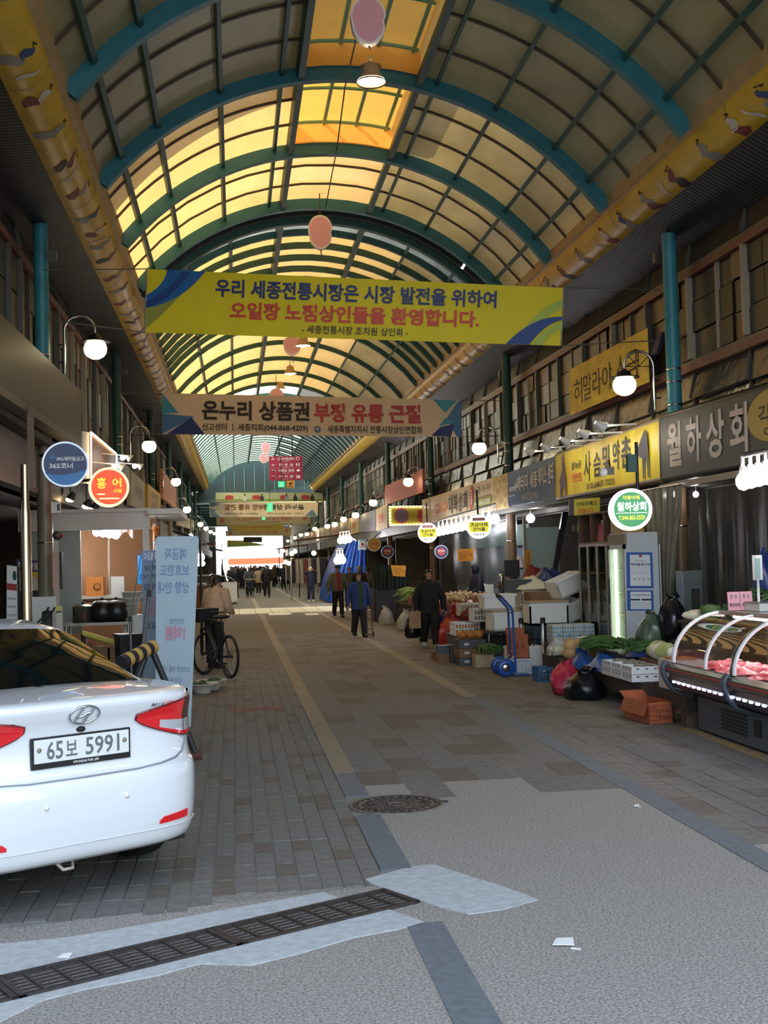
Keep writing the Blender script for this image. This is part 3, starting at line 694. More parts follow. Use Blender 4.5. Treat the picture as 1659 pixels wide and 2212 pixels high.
MB().tube([MS.at(.3, 0), MS.at(.3, -1.9)], .03, 6).build('hanger', MATS['dark_metal'], MS.root, True); MB().tube([MS.at(.7, 0), MS.at(.7, -1.9)], .03, 6).build('hanger', MATS['dark_metal'], MS.root, True)
for px, Y, nm in (([(601, 1040), (614, 1040), (614, 1052), (601, 1052)], 57, 'below the maroon direction sign'), ([(577, 1087), (589, 1086), (589, 1105), (577, 1105)], 84, 'in front of the first mirrored banner'), ([(566, 1116), (573, 1115), (573, 1123), (566, 1123)], 90, 'in front of the second mirrored banner')):
    X_ = Board('exit_sign', 'small lit green exit sign ' + nm, 'sign', *quad_px(px, 'Y', float(Y)), .1, MATS['exit_green'])
    X_.oval(.55, .22, .1, .1, MATS['ink_white']).poly([(.45, .35), (.65, .35), (.6, .62), (.8, .85), (.7, .9), (.52, .68), (.35, .92), (.25, .86), (.45, .6)], MATS['ink_white'])
    MB().tube([X_.at(.5, 0), X_.at(.5, 0)+V((0, 0, 1.3))], .02, 5).build('hanger', MATS['dark_metal'], X_.root, True)
CS = Board('camera_sign', 'small orange square sign with a black camera mark beside the green exit sign', 'sign', *quad_px([(619, 1038), (636, 1038), (636, 1054), (619, 1054)], 'Y', 57.), .05, MATS['cam_orange'])
CS.poly([(.25, .4), (.6, .2), (.75, .42), (.4, .58)], MATS['ink_black']).rect(.35, .62, .65, .7, MATS['ink_black']).rect(.1, .82, .9, .9, MATS['ink_black'])
# ================================================================ right-hand shop signs on the fascia
XS = 5.8
mat('sign_charcoal', '#45453f', .5, n=.05, ns=1); mat('sign_letter', '#c9b9ae', .4); mat('sign_ochre', '#a98a3a', .45)
SA = Board('shop_sign', 'dark grey shop sign with big pale letters at the right edge', 'sign', pX(1425, 905, XS), V((XS, 9.2, 3.47)), V((XS, 9.2, 2.7)), pX(1428, 1034, XS), .1, MATS['sign_charcoal'], frame=MATS['dark_metal'])
def uv(B, x, y):                              # photograph point -> sign coordinates
    d = ray(x, y); P = EYEP + d*((B.c[0]-EYEP).dot(B.n)/d.dot(B.n)); U_ = B.c[1]-B.c[0]; W_ = B.c[3]-B.c[0]
    return ((P-B.c[0]).dot(U_)/U_.length_squared, (P-B.c[0]).dot(W_)/W_.length_squared)
for ch, xa, xb, ya, yb in (('월', 1441, 1474, 915, 1002), ('하', 1482, 1518, 902, 988), ('상', 1525, 1568, 886, 982), ('회', 1576, 1618, 868, 962)):
    u0, v0 = uv(SA, xa, ya); u1, v1 = uv(SA, xb, yb); v0 = .12; v1 = .84; SA.text(ch, u0, v0, u1, v1, MATS['sign_letter'], .025)
u, v = uv(SA, 1668, 886); SA.oval(u, .4, .055*1.7, .36, MATS['sign_ochre'])
u, v = uv(SA, 1640, 890); SA.text('각종', u, .24, u+.1, .52, MATS['ink_black'], .02); SA.text('야채', u+.02, .55, u+.1, .7, MATS['ink_black'], .02)
u, v = uv(SA, 1632, 965); SA.text('010-4855-5559', u, .84, .97, .95, MATS['sign_letter'], .0)
MB().box((XS-.04, 9.2, 2.58), (XS+.05, 15.8, 2.66)).build('sign_ledge', MATS['sash_pale'], SA.root, True)
mat('sign_yellow', '#e9dc28', .35, n=.12, ns=1.5, col2='#c9a52a'); mat('deer', '#6c5a6a', .6); mat('deer_dark', '#4a4652', .6)
SB = Board('shop_sign', 'yellow shop sign with a deer printed at each end beside the dark grey one', 'sign', pX(1199, 984, XS), pX(1424, 908, XS), pX(1427, 1033, XS), pX(1200, 1076, XS), .1, MATS['sign_yellow'], frame=MATS['sash_pale'])
for ch, xa, xb, v0, v1 in (('사', 1262, 1277, .14, .78), ('슴', 1283, 1298, .22, .72), ('및', 1303, 1319, .14, .68), ('약', 1325, 1340, .12, .68), ('초', 1344, 1353, .12, .34), ('ㄴ', 1346, 1362, .4, .64)):
    u0 = uv(SB, xa, 990)[0]; u1 = uv(SB, xb, 990)[0]
    if ch == '초': SB.text('촌', u0, .1, uv(SB, 1365, 990)[0], .68, MATS['ink_black'], .02)
    elif ch != 'ㄴ': SB.text(ch, u0, v0, u1, v1, MATS['ink_black'], .02)
u0, u1 = uv(SB, 1236, 1000)[0], uv(SB, 1257, 1000)[0]; SB.text('생녹용', u0, .28, u1, .46, MATS['ink_black'], .01); SB.text('전문점', u0, .54, u1, .72, MATS['ink_red'], .01)
u0, u1 = uv(SB, 1269, 1000)[0], uv(SB, 1329, 1000)[0]; SB.text('010-8407-7020', u0, .82, u1, .95, MATS['ink_black'], .006)
def deer(B, u, w_, flip, m):
    P = [(0, 1), (.02, .72), (-.15, .66), (.1, .52), (.35, .36), (.3, .24), (.55, .2), (.75, .3), (.72, .4), (.95, .6), (1., 1), (.8, 1), (.7, .8), (.4, .8), (.3, 1)]
    B.poly([(u+(w_*(1-x) if flip else w_*x), y) for x, y in P], MATS[m])
    for q in (.35, .55):
        B.poly([(u+w_*(1-a if flip else a), y) for a, y in ((q, .25), (q-.15, .05), (q-.1, .04), (q+.08, .24))], MATS[m]); B.poly([(u+w_*(1-a if flip else a), y) for a, y in ((q+.02, .15), (q+.22, .03), (q+.26, .05), (q+.08, .2))], MATS[m])
deer(SB, .07, .075, False, 'deer'); P = [(.84, .4), (.86, .3), (.885, .16), (.905, .08), (.92, .18), (.925, .5), (.93, .95), (.92, .95), (.91, .62), (.895, .6), (.89, .95), (.88, .95), (.878, .6), (.85, .52), (.835, .6)]; SB.poly(P, MATS['deer_dark'])
mat('sign_blue', '#1f4a86', .35, coat=.2)
SC = Board('shop_sign', 'dark blue shop sign with white lettering between the yellow and cream signs', 'sign', pX(1099, 1020.5, XS), pX(1198, 985.5, XS), pX(1199, 1077, XS), pX(1099.5, 1093, XS), .1, MATS['sign_blue'])
SC.text('atom美', .02, .36, .2, .6, MATS['ink_white'], .01).text('애터미', .2, .2, .46, .62, MATS['ink_white'], .015).text('세종', .5, .2, .66, .62, MATS['ink_white'], .015).text('에이스 센터', .68, .14, .98, .62, MATS['ink_white'], .015).text('010-2732-9425', .32, .74, .68, .9, MATS['ink_pale'], .006).rect(.02, .7, .16, .74, MATS['ink_pale'])
mat('sign_cream', '#cdb795', .45, n=.05, ns=2); mat('sign_produce', '#8a6a3c', .6, n=.5, ns=9, col2='#c9b27a'); mat('pink_red', '#b5493f', .5)
SD = Board('shop_sign', 'long cream shop sign with dark letters and pictures of produce at both ends', 'sign', pX(912, 1080, XS), pX(1098, 1021, XS), pX(1098.5, 1096, XS), pX(913, 1134, XS), .1, MATS['sign_cream'])
SD.rect(0, 0, .14, 1, MATS['sign_produce']).rect(.87, 0, 1, 1, MATS['sign_produce']); SD.rect(.03, .3, .1, .62, MATS['sign_yellow'])
SD.oval(.24, .5, .045, .2, MATS['pink_red']).oval(.33, .5, .045, .2, MATS['ink_orange']); SD.text('본가', .21, .42, .27, .6, MATS['ink_white'], .02).text('야채', .3, .42, .36, .6, MATS['ink_white'], .02)
for k, ch in enumerate('대복상회'): SD.text(ch, .4+.058*k, .16, .447+.058*k, .82, MATS['ink_black'], .02)
SD.oval(.665, .45, .02, .4, MATS['ink_maroon']).text('도\n매', .655, .2, .675, .7, MATS['ink_white'], .01)
SD.text('식당 · 공장 · 가든 · 관공서', .69, .14, .86, .4, MATS['ink_black'], .01); SD.rect(.69, .55, .86, .8, MATS['frieze_green']).text('044-865-3320', .7, .6, .85, .76, MATS['ink_white'], .0)
# lamp arms that light the signs (gooseneck spots)
mat('spot_white', '#e8e6e0', .35); mat('spot_glow', '#ffffff', .3, em=26, emc='#fff6e6')
def arm_light(x, y, X, x2, y2, label, grp):
    p = pX(x, y, X); q = pX(x2, y2, X+.5)
    t = thing('sign_spotlight', label, 'spotlight', q, 0, grp); b = MB(); b.tube([q, p], .014, 6); b.build('arm', MATS['spot_white'], t, True)
    d = (V((.6, 0, -.35))).normalized(); b = MB(); Mr = d.to_track_quat('Z', 'Y').to_matrix(); b.lathe([(.025, -.1), (.05, -.04), (.085, .06)], 12, p, Mr.to_4x4()); b.build('shade', MATS['spot_white'], t, True)
    b = MB(); b.lathe([(.07, .045), (0, .05)], 12, p, Mr.to_4x4()); b.build('lamp_face', MATS['spot_glow'], t, True)
for x, y, x2, y2, l in ((1299, 920, 1374, 916, 'over the deer end'), (1262, 937, 1345, 934, 'second from the deer end'), (1222, 953, 1300, 950, 'third from the deer end'), (1180, 967, 1260, 962, 'fourth, near the blue sign'), (1145, 975, 1215, 972, 'over the blue shop sign')): arm_light(x, y, XS-.75, x2, y2, 'white gooseneck spotlight above the yellow sign, '+l if 'blue shop' not in l else 'white gooseneck spotlight '+l, 'gooseneck sign spotlights')
# long yellow cloth banner tied in front of the upper windows
mat('cloth_ochre', '#efd052', .6, n=.18, ns=2.5, bump=.6, bs=3, st=(1, 1, 2.5), tl=.1); mat('ink_brown', '#40241a', .6)
SY = Board('cloth_banner', 'ochre cloth banner with brown brush lettering tied to the upper right windows', 'banner', pX(1229, 800, 6.2), pX(1398, 708, 6.2), pX(1402, 825, 6.2), pX(1231, 898, 6.2), .008, MATS['cloth_ochre'], part='cloth')
for k, (ch, xa, xb) in enumerate((('히', 1240, 1258), ('말', 1261, 1278), ('라', 1281, 1299), ('야', 1302, 1324), ('소', 1333, 1352), ('금', 1357, 1382))): SY.text(ch, uv(SY, xa, 830)[0], .28, uv(SY, xb, 830)[0], .82, MATS['ink_brown'], -.004)
t = thing('floodlight', 'flat dark blue floodlight panel behind the street lamp on the upper right wall', 'floodlight', pX(1415, 745, 6.1)); mat('flood_navy', '#201f45', .4); MB().cbox((0, 0, -.13), (.05, .26, .3), 0, 0, .3).build('panel', MATS['flood_navy'], t); MB().tube([(0, .1, .1), (.25, .05, .15)], .012, 5).build('bracket', MATS['dark_metal'], t)
# salmon awning strip, LED-edged sign and the run of farther signs
mat('salmon', '#a8584a', .55, n=.06, ns=2)
SE = Board('shop_sign', 'salmon pink sign strip above the yellow sign edged with lights', 'sign', pX(831, 1051, 5.85), pX(912, 1012, 5.85), pX(913, 1063, 5.85), pX(831, 1092, 5.85), .08, MATS['salmon'])
mat('led_white', '#ffffff', .3, em=5, emc='#f2f4ff'); mat('sign_mustard', '#a59428', .45)
SL = Board('shop_sign', 'mustard sign with a brown roundel and a border of white bulbs', 'sign', *quad_px([(840, 1093), (918, 1092), (918, 1134), (841, 1136)], 'Y', (37.6, 37.2, 37.2, 37.6)), .1, MATS['sign_mustard'])
SL.oval(.35, .5, .2, .4, MATS['ink_maroon']).oval(.35, .5, .17, .34, MATS['deer']).text('통', .78, .2, 1.0, .85, MATS['ink_maroon'], .04)
led0 = None
for k in range(11):
    for vv in (.04, .96):
        if led0 is None: b = MB(); b.cbox((0, 0, -.02), (.05, .03, .035)); led0 = b.build('border_light', MATS['led_white'], SL.root); o = led0
        else: o = share(led0, SL.root)
        o.location = SL.at(.03+.094*k, vv, .02)-SL.root.location
for k in range(1, 6): o = share(led0, SL.root); o.location = SL.at(.02, .04+.16*k, .02)-SL.root.location
cols = ['#b09a74', '#6d6a74', '#a98a58', '#8f7a5a', '#7c6a55', '#a08a66', '#8a8478', '#9a7b52', '#77705f', '#8c8068']
run = [(838, 1088, 1140), (812, 1100, 1147), (776, 1113, 1150), (757, 1119, 1155), (735, 1126, 1158), (712, 1134, 1163), (692, 1141, 1167), (672, 1148, 1171), (655, 1154, 1174)]
for i in range(len(run)-1):
    (x1, a1, b1), (x0, a0, b0) = run[i], run[i+1]; mat('far_sign_%d' % i, cols[i], .5, n=.1, ns=1)
    Bf = Board('shop_sign', ['tan shop sign with a red squiggle past the salmon strip', 'grey and blue far shop sign, second past the salmon strip', 'gold far shop sign, third past the salmon strip', 'brown far shop sign, fourth past the salmon strip', 'dull brown far shop sign, fifth past the salmon strip', 'light tan far shop sign, sixth past the salmon strip', 'grey far shop sign, seventh past the salmon strip', 'ochre far shop sign, last past the salmon strip'][i], 'sign', pX(x0, a0, XS), pX(x1-1, a1, XS), pX(x1-1, b1, XS), pX(x0, b0, XS), .1, MATS['far_sign_%d' % i], group='far signs on the right fascia')
    Bf.text(['만물', '신발', '방앗간', '이불', '그릇', '수선', '한복', '떡집'][i], .25, .3, .7, .7, MATS['ink_grey' if i % 2 else 'ink_maroon'], .02)
# ================================================================ round signs
mat('sign_green', '#1f8a4c', .4, em=.2, emc='#1f8a4c'); mat('lit_white', '#f4f4ee', .4, em=.35, emc='#f4f4ee'); mat('lit_yellow', '#e8e03c', .4, em=.22, emc='#e8e03c'); mat('ink_lit_yellow', '#e9e23a', .4, em=.25, emc='#e9e23a')
def at_r(x, y, X): return pX(x, y, X)
c_ = pY(1361, 1101, 13.6); r_ = 46/2600*13.6*1.02
D = disc_board('round_sign', 'round green and white lit sign hanging in front of the yellow deer sign', 'sign', c_, r_, (-.12, -1, 0), .14, MATS['lit_white'], MATS['lit_white'])
D.oval(.5, .5, .415, .415, MATS['sign_green'], n=32).text('각종야채', .3, .17, .7, .27, MATS['ink_lit_yellow'], .02).text('월하상회', .16, .32, .85, .54, MATS['lit_white'], .03).rect(.13, .575, .87, .59, MATS['lit_white']).text('T.044-865-5559', .19, .64, .81, .75, MATS['ink_lit_yellow'], .02)
MB().tube([c_+V((.1, 0, r_)), c_+V((.12, .05, r_+.55))], .02, 6).build('hanger', MATS['dark_metal'], D.root, True); MB().cbox(c_+V((.04, .02, r_+.2)), (.1, .1, .2)).build('control_box', MATS['teal_green'], D.root, True)
t = thing('cctv_camera', 'white dome security camera on a grey box above the round green sign', 'camera', pY(1304, 1020, 13.9)); b = MB(); b.ball((0, 0, 0), .055, 12); b.build('dome', MATS['spot_white'], t); MB().cbox((.07, 0, -.03), (.1, .07, .09)).build('housing', MATS['sash_grey'], t); MB().tube([(.08, 0, .05), (.1, .1, .15)], .012, 5).build('bracket', MATS['dark_metal'], t)
for x, y, r, Y, l in ((1034, 1138, 26, 23.6, 'larger, nearer one in front of the bulb row'), (924, 1151, 21.5, 30., 'smaller one by the tan post')):
    c_ = pY(x, y, Y); q = r/2600*Y*1.02; D = disc_board('round_sign', 'round white and yellow lit sign, '+l, 'sign', c_, q, (-.15, -1, 0), .14, MATS['lit_white'], MATS['lit_white'], group='round yellow signs of the greengrocer')
    D.poly([(.5+.42*cos(a), .5+.42*sin(a)) for a in [radians(-35+250*k/20) - 0 for k in range(0)] ] or [(.1, .3), (.9, .3), (.92, .5), (.87, .72), (.13, .72), (.08, .5)], MATS['lit_yellow'])
    D.rect(.25, .13, .75, .25, MATS['ink_maroon']).text('납품전문', .3, .15, .7, .23, MATS['ink_white'], .02).text('고급야채', .14, .33, .86, .5, MATS['ink_black'], .025).text('건어물', .24, .52, .76, .68, MATS['ink_black'], .025).text('대복상회', .27, .77, .73, .88, MATS['ink_navy'], .02)
    MB().tube([c_+V((0, .03, q)), c_+V((.0, .1, q+.5))], .02, 6).build('hanger', MATS['dark_metal'], D.root, True)
mat('sign_navy', '#142a64', .4); mat('sign_sky', '#1f7cc0', .4); mat('rim_silver', '#a8aeb8', .3, .7); mat('lit_red', '#f0451c', .4, em=.5, emc='#f0390f'); mat('lit_rim', '#ffb28a', .4, em=.6, emc='#ffb28a'); mat('lit_gold', '#ffc23c', .4, em=.6, emc='#ffb52a')
c_ = pY(141, 1004, 13.8); q = 47/2600*13.8*1.02
D = disc_board('round_sign', 'round dark blue bank sign with a light blue wave on the left', 'sign', c_, q, (.15, -1, 0), .16, MATS['sign_navy'], MATS['rim_silver'])
D.poly(curve((.06, .69), (.5, .82), (.955, .6))+[(.5+.46*cos(radians(a)), .5+.46*sin(radians(a))) for a in range(10, 160, 10)], MATS['sign_sky'])
D.text('MG새마을금고', .32, .335, .9, .43, MATS['ink_white'], .02).text('365코너', .16, .47, .66, .6, MATS['ink_white'], .025)
for du, dv in ((.2, .36), (.235, .32), (.265, .37)): D.oval(du, dv, .032, .032, MATS['sign_sky'], n=12); D.oval(du, dv+.005, .018, .018, MATS['sign_navy'], n=10)
MB().tube([c_+V((0, .05, q*.6)), c_+V((-.35, .5, q*.6))], .02, 6).build('bracket', MATS['dark_metal'], D.root, True)
c_ = pY(235, 1053, 16.2); q = 41/2600*16.2*1.02
D = disc_board('round_sign', 'round glowing orange red sign with yellow lettering beside the blue one', 'sign', c_, q, (.15, -1, 0), .16, MATS['lit_red'], MATS['lit_rim'], rimw=.88)
D.text('홍', .2, .26, .43, .54, MATS['lit_gold'], .015).text('어', .58, .28, .8, .5, MATS['lit_gold'], .015).text('사랑', .6, .55, .82, .65, MATS['lit_gold'], .01).lines([(.2, .68, .4), (.25, .79, .75)], MATS['lit_rim'], .02)
MB().tube([c_+V((0, .05, q*.5)), c_+V((-.8, .9, q*.5))], .02, 6).build('bracket', MATS['dark_metal'], D.root, True)
for x, y, r, Y, m, ink, l in ((837, 1192, 13.5, 44., 'sign_navy', 'ink_red', 'round blue sign with red lettering near the dark green stall curtain'), (808, 1176, 15, 47., 'ochre_round', 'ink_maroon', 'round ochre sign behind the round blue one'), (953, 1192, 14.5, 33., 'sign_navy', 'ink_red', 'round blue and red sign behind the clear stall sheet')):
    mat('ochre_round', '#b4903a', .5); c_ = pY(x, y, Y); q = r/2600*Y*1.02; D = disc_board('round_sign', l, 'sign', c_, q, (-.1, -1, 0), .12, MATS[m], MATS['rim_silver'])
    if ink == 'ink_red': D.oval(.5, .5, .3, .3, MATS['ink_maroon'])
    D.text('수선집' if m != 'sign_navy' else '건강원', .25, .36, .75, .5, MATS['ink_white' if m == 'sign_navy' else 'ink_maroon'], .02).lines([(.3, .6, .7)], MATS['ink_pale'], .02)
    MB().tube([c_+V((0, .03, q)), c_+V((.3, .1, q+.2))], .02, 6).build('bracket', MATS['dark_metal'], D.root, True)
P_ = Board('hanging_sign', 'pale blue square sign with a red roundel before the round ochre sign', 'sign', *quad_px([(775, 1166), (792, 1166), (792, 1188), (775, 1188)], 'Y', 50.), .1, MATS['end_blue']); P_.oval(.5, .45, .3, .25, MATS['ink_white']).oval(.5, .45, .22, .18, MATS['ink_maroon']).rect(.1, .78, .9, .92, MATS['ink_white'])
c_ = pY(758, 1175, 53.); q = 12/2600*53
D = disc_board('neon_sign', 'dark round sign ringed with white bulbs in front of the blue tarpaulin', 'sign', c_, q, (-.1, -1, 0), .1, MATS['flood_navy'], MATS['dark_metal']); mat('neon_teal', '#5fd0e8', .3, em=3, emc='#5fd0e8'); D.text('TRY', .25, .42, .78, .66, MATS['neon_teal'], .01).rect(.35, .25, .65, .33, MATS['neon_teal'])
l0 = None
for k in range(14):
    p = V((q*cos(2*pi*k/14), -.08, q*sin(2*pi*k/14)))+V((0, 0, q))
    if l0 is None: b = MB(); b.ball((0, 0, 0), .035, 8); l0 = b.build('bulb', MATS['led_white'], D.root); o = l0
    else: o = share(l0, D.root)
    o.location = p
# ================================================================ arched wall lamps with globes
def lamp_proto():
    t = thing('street_lamp', '', 'lamp', (0, 0, 0)); R_ = .215
    pth = [(0, 0, -.62), (0, 0, -.05)]+[(R_+R_*cos(a), 0, R_*sin(a)) for a in [pi-pi*k/12 for k in range(13)]]+[(2*R_, 0, -.06)]
    MB().tube(pth, .019, 8).build('arm', MATS['steel'], t); MB().tube([(-.09, 0, -.2), (.02, 0, -.2)], .012, 6).build('bracket', MATS['dark_metal'], t); MB().tube([(-.09, 0, -.45), (.02, 0, -.45)], .012, 6).build('bracket', MATS['dark_metal'], t)
    b = MB()
    for k in range(5): a = pi*k/4; b.tube([(R_, 0, .0), (R_+R_*cos(a), 0, R_*sin(a))], .006, 4)
    b.tube([(0, 0, 0), (2*R_, 0, 0)], .006, 4); b.build('scroll_work', MATS['dark_metal'], t)
    c = (2*R_, 0, -.25)
    MB().lathe([(.022, .22), (.05, .19), (.09, .17), (.1, .125), (.21, .1), (.215, .09), (.1, .1)], 20, c).build('shade', MATS['dark_metal'], t)
    MB().lathe([(.105, .105), (.145, .06), (.165, 0), (.155, -.07), (.12, -.12), (.06, -.155), (0, -.165)], 20, c).build('globe', MATS['globe'], t)
    return t
lp = lamp_proto(); first = True
RL = [(1349, 830, 0), (1035, 967, 0), (882, 1040, 0), (806, 1085, 0), (768, 1112, 0), (742, 1121, 0), (723, 1132, 0), (707, 1136, 0), (680, 1142, 0), (663, 1153, 0), (650, 1155, 0), (637, 1161, 0), (622, 1168, 0)]
LL = [(206, 752, 0), (322, 963, 0), (380, 1040, 0), (404, 1100, 0), (433, 1132, 0), (445, 1141, 0), (455, 1148, 0), (463, 1152, 0)]
names = ['nearest', 'second nearest', 'third', 'fourth', 'fifth', 'sixth', 'seventh', 'eighth', 'ninth', 'tenth', 'eleventh', 'twelfth', 'thirteenth', 'fourteenth', 'farthest']
for side, lst in ((1, RL), (-1, LL)):
    for i, (x, y, _) in enumerate(lst):
        p = pX(x, y, 5.5 if side > 0 else -1.93)
        lab = 'lit globe street lamp on a curved chrome arm, %s along the %s wall' % (names[i] if i < len(lst)-1 else 'farthest', 'right' if side > 0 else 'left')
        loc = p + V((side*.43, 0, .25)); rz = pi if side > 0 else 0
        if first: lp.location = loc; lp.rotation_euler = (0, 0, rz); lp['label'] = lab; lp['group'] = 'globe street lamps'; first = False
        else: dup(lp, loc, rz, lab, 'globe street lamps')
# ---- pendant lamps and plain pink hanging plaques down the middle of the vault
mat('plaque_pink', '#eeb0bd', .45, n=.05, ns=2); mat('plaque_rim', '#f6f0ee', .45); mat('pendant_glow', '#ffffff', .3, em=16, emc='#fff6e0')
for i, (x, y, w_, Y, l) in enumerate(((802, 180, 33, 13.2, 'nearest, under the first pink plaque'), (655, 748, 17, 33, 'second, behind the yellow banner'), (627, 808, 14, 40.5, 'third, behind the yellow banner'), (606, 842, 12, 46, 'fourth, just above the beige banner'))):
    p = pY(x, y, Y); r = w_/2600*Y; t = thing('pendant_lamp', 'bell shaped pendant lamp, '+l, 'lamp', p, 0, 'bell pendant lamps')
    MB().lathe([(.03, 1.45*r), (.05, 1.3*r), (.12*1, 1.15*r), (.6*r, .75*r), (.92*r, .2*r), (r, 0), (.96*r, .02)], 24).build('shade', MATS['shade_tan'], t)
    MB().lathe([(.93*r, .03), (.5*r, .0), (0, -.03)], 24).build('diffuser', MATS['pendant_glow'], t)
    MB().tube([(0, 0, 1.4*r), (0, 0, 1.4*r+(.07 if i == 0 else .9))], .012, 5).build('cord', MATS['wire'], t)
for i, (x, y, w_, h_, Y, l) in enumerate(((795, 48, 39, 54, 13.2, 'largest and nearest, at the top of the picture'), (692, 503, 26, 38, 22.1, 'second, above the yellow banner'), (631, 747, 19, 22, 34, 'third, half hidden behind the yellow banner'), (597, 856, 15, 17, 44, 'fourth, just above the beige banner'), (574, 968, 10, 13, 56, 'fifth, left of the maroon sign'), (570, 990, 10, 11, 58, 'sixth, left of the maroon sign, lower'))):
    p = pY(x, y, Y); a, c_ = w_/2600*Y, h_/2600*Y; t = thing('hanging_plaque', 'rounded pink hanging plaque, '+l, 'plaque', p-V((0, 0, c_)), 0, 'pink hanging plaques')
    def egg(k, s): an = 2*pi*k/28; q = cos(an)*(1-.16*sin(an)*-1 if sin(an) > 0 else 1-.12*(1+sin(an*3))); return V((a*s*q, 0, c_+c_*s*sin(an)))
    MB().prism([egg(k, 1)+V((0, .05, 0)) for k in range(28)], (0, -.1, 0)).build('rim', MATS['plaque_rim'], t); MB().poly([egg(k, .9)+V((0, -.054, 0)) for k in range(28)]).build('face', MATS['plaque_pink'], t)
    MB().tube([(0, 0, 2*c_), (0, 0, 2*c_+.5)], .012, 5).build('cord', MATS['wire'], t)
    if i < 3: MB().tube([(0, 0, 0), (.02, 0, -.2 if i else -.03)], .012, 5).build('cord', MATS['wire'], t)
t = thing('cable', 'thin black cable strung along the crown of the vault', 'cable', pY(745, 190, 16.1)); MB().tube([pY(775, 60, 13.2), pY(745, 190, 16.1), pY(728, 320, 19.2), pY(704, 445, 22.4), pY(692, 470, 24)], .011, 5).build('run', MATS['black'], t, True)
# two white tube lamps on the doubled rib
mat('tube_white', '#f2f2ec', .4, em=1.2)
for i, (x0, y0, x1, y1) in enumerate(((998, 580, 1012, 556), (1040, 588, 1052, 604), (614, 447, 636, 442))):
    a_, b_ = pY(x0, y0, 22.9), pY(x1, y1, 22.9); t = thing('tube_lamp', 'short white tube lamp fixed to the big doubled rib, %s' % ['right side, higher', 'right side, lower', 'left of the crown'][i], 'lamp', (a_+b_)/2, 0, 'tube lamps on the doubled rib')
    MB().tube([a_, b_], .03, 8).build('tube', MATS['tube_white'], t, True); MB().tube([a_+V((0, .05, .02)), b_+V((0, .05, .02))], .04, 6).build('fitting', MATS['sash_grey'], t, True)
# ================================================================ white saloon car, seen from behind
mat('car_white', '#e9eaec', .25, coat=1.0, spec=.5); mat('car_glass', '#0b0d0e', .04, spec=.55); mat('lamp_red', '#b3121c', .12, coat=1.0, em=.08, emc='#ff2020'); mat('lamp_dark_red', '#5c0a14', .1, coat=1.0)
mat('lamp_clear', '#d8dcdf', .08, .3, coat=1.0); mat('chrome', '#d5d8dc', .1, 1.); mat('plate_white', '#e3e3de', .5); mat('seam', '#8d9096', .6); mat('wheel_grey', '#8d9096', .3, .8); mat('parcel_red', '#a4402a', .6); mat('tow_pale', '#b9b2a2', .5); mat('shadow_gap', '#26272a', .7)
CARZ = radians(33.5); car = thing('car', 'white saloon car parked at an angle at the mouth of the arcade, seen from behind', 'car', (-.765, 6.27, 0), CARZ)
NS, YM = 5.4, 2.265
LV = [(.245, .84, .10), (.27, .872, .05), (.32, .885, .028), (.42, .89, .008), (.56, .8925, 0), (.63, .8925, .004), (.665, .89, .018), (.685, .887, .05), (.75, .885, .066), (.86, .88, .072), (.93, .873, .06), (.985, .865, .028), (1.03, .85, .008), (1.052, .835, .018), (1.066, .81, .055), (1.072, .77, .12)]
def lev(z):
    if z <= LV[0][0]: return LV[0][1:]
    for a, b_ in zip(LV, LV[1:]):
        if z <= b_[0]: t = (z-a[0])/(b_[0]-a[0]); return a[1]+(b_[1]-a[1])*t, a[2]+(b_[2]-a[2])*t
    return LV[-1][1:]
def zdrop(y, z): t = max(0, min(1, (y-.5)/4.0)); return z-(max(0, z-.5))*(.62*t**1.6)
def skin(x, z, out=0.):
    w_, y0 = lev(z); q = min(.9995, abs(x)/w_); y = YM-(YM-y0)*(1-q**NS)**(1/NS)
    n_ = V((x/abs(x)*q**(NS-1) if x else 0, -max(.02, (1-q**NS)**((NS-1)/NS)), 0)).normalized()
    return V((x, y, zdrop(y, z)))+n_*out
def side(y, z, sg, out=0.):
    w_, y0 = lev(z); q = min(.9995, abs(YM-y)/(YM-y0)); return V((sg*(w_*(1-q**NS)**(1/NS)+out), y, zdrop(y, z)))
def ringpt(t, z):
    """t 0..1 runs rear centre -> right side -> front centre -> left side"""
    h = (t*4) % 1; k = int(t*4) % 4; g_ = h**2.4/(h**2.4+(1-h)**2.4); ph = (k+g_)*pi/2
    w_, y0 = lev(z); s_, c_ = sin(ph), cos(ph)
    x = w_*math.copysign(abs(s_)**(2/NS), s_); y = YM-(YM-y0)*math.copysign(abs(c_)**(2/NS), c_); return V((x, y, zdrop(y, z)))
zz = []
for a, b_ in zip(LV, LV[1:]): zz += [a[0], (a[0]+b_[0])/2]
zz.append(LV[-1][0]); NR = 96; LV += [(1.084, .6, .3), (1.092, .35, .42), (1.095, .02, .5)]; zz += [1.078, 1.084, 1.092, 1.095]
b = MB(); vs = []; fs = []
for z in zz:
    for i in range(NR): vs.append(ringpt(i/NR, z))
for k in range(len(zz)-1):
    for i in range(NR): fs.append((k*NR+i, k*NR+(i+1) % NR, (k+1)*NR+(i+1) % NR, (k+1)*NR+i))
b.add(vs, fs, True); b.build('body', MATS['car_white'], car)
b = MB(); b.box((-.74, .3, .2), (.74, 4.3, .3)); b.build('underbody', MATS['shadow_gap'], car)
ST = [(.46, 1.05, .66, 1.04, .75), (.56, 1.075, .645, 1.03, .785), (.85, 1.205, .61, 1.0, .81), (1.10, 1.30, .59, .985, .825), (1.36, 1.378, .575, .975, .833), (1.5, 1.402, .57, .965, .836), (1.8, 1.428, .57, .95, .84), (2.3, 1.435, .57, .935, .84), (2.75, 1.40, .57, .915, .838), (3.1, 1.26, .60, .88, .83), (3.4, 1.08, .64, .82, .82), (3.6, .93, .68, .80, .80)]
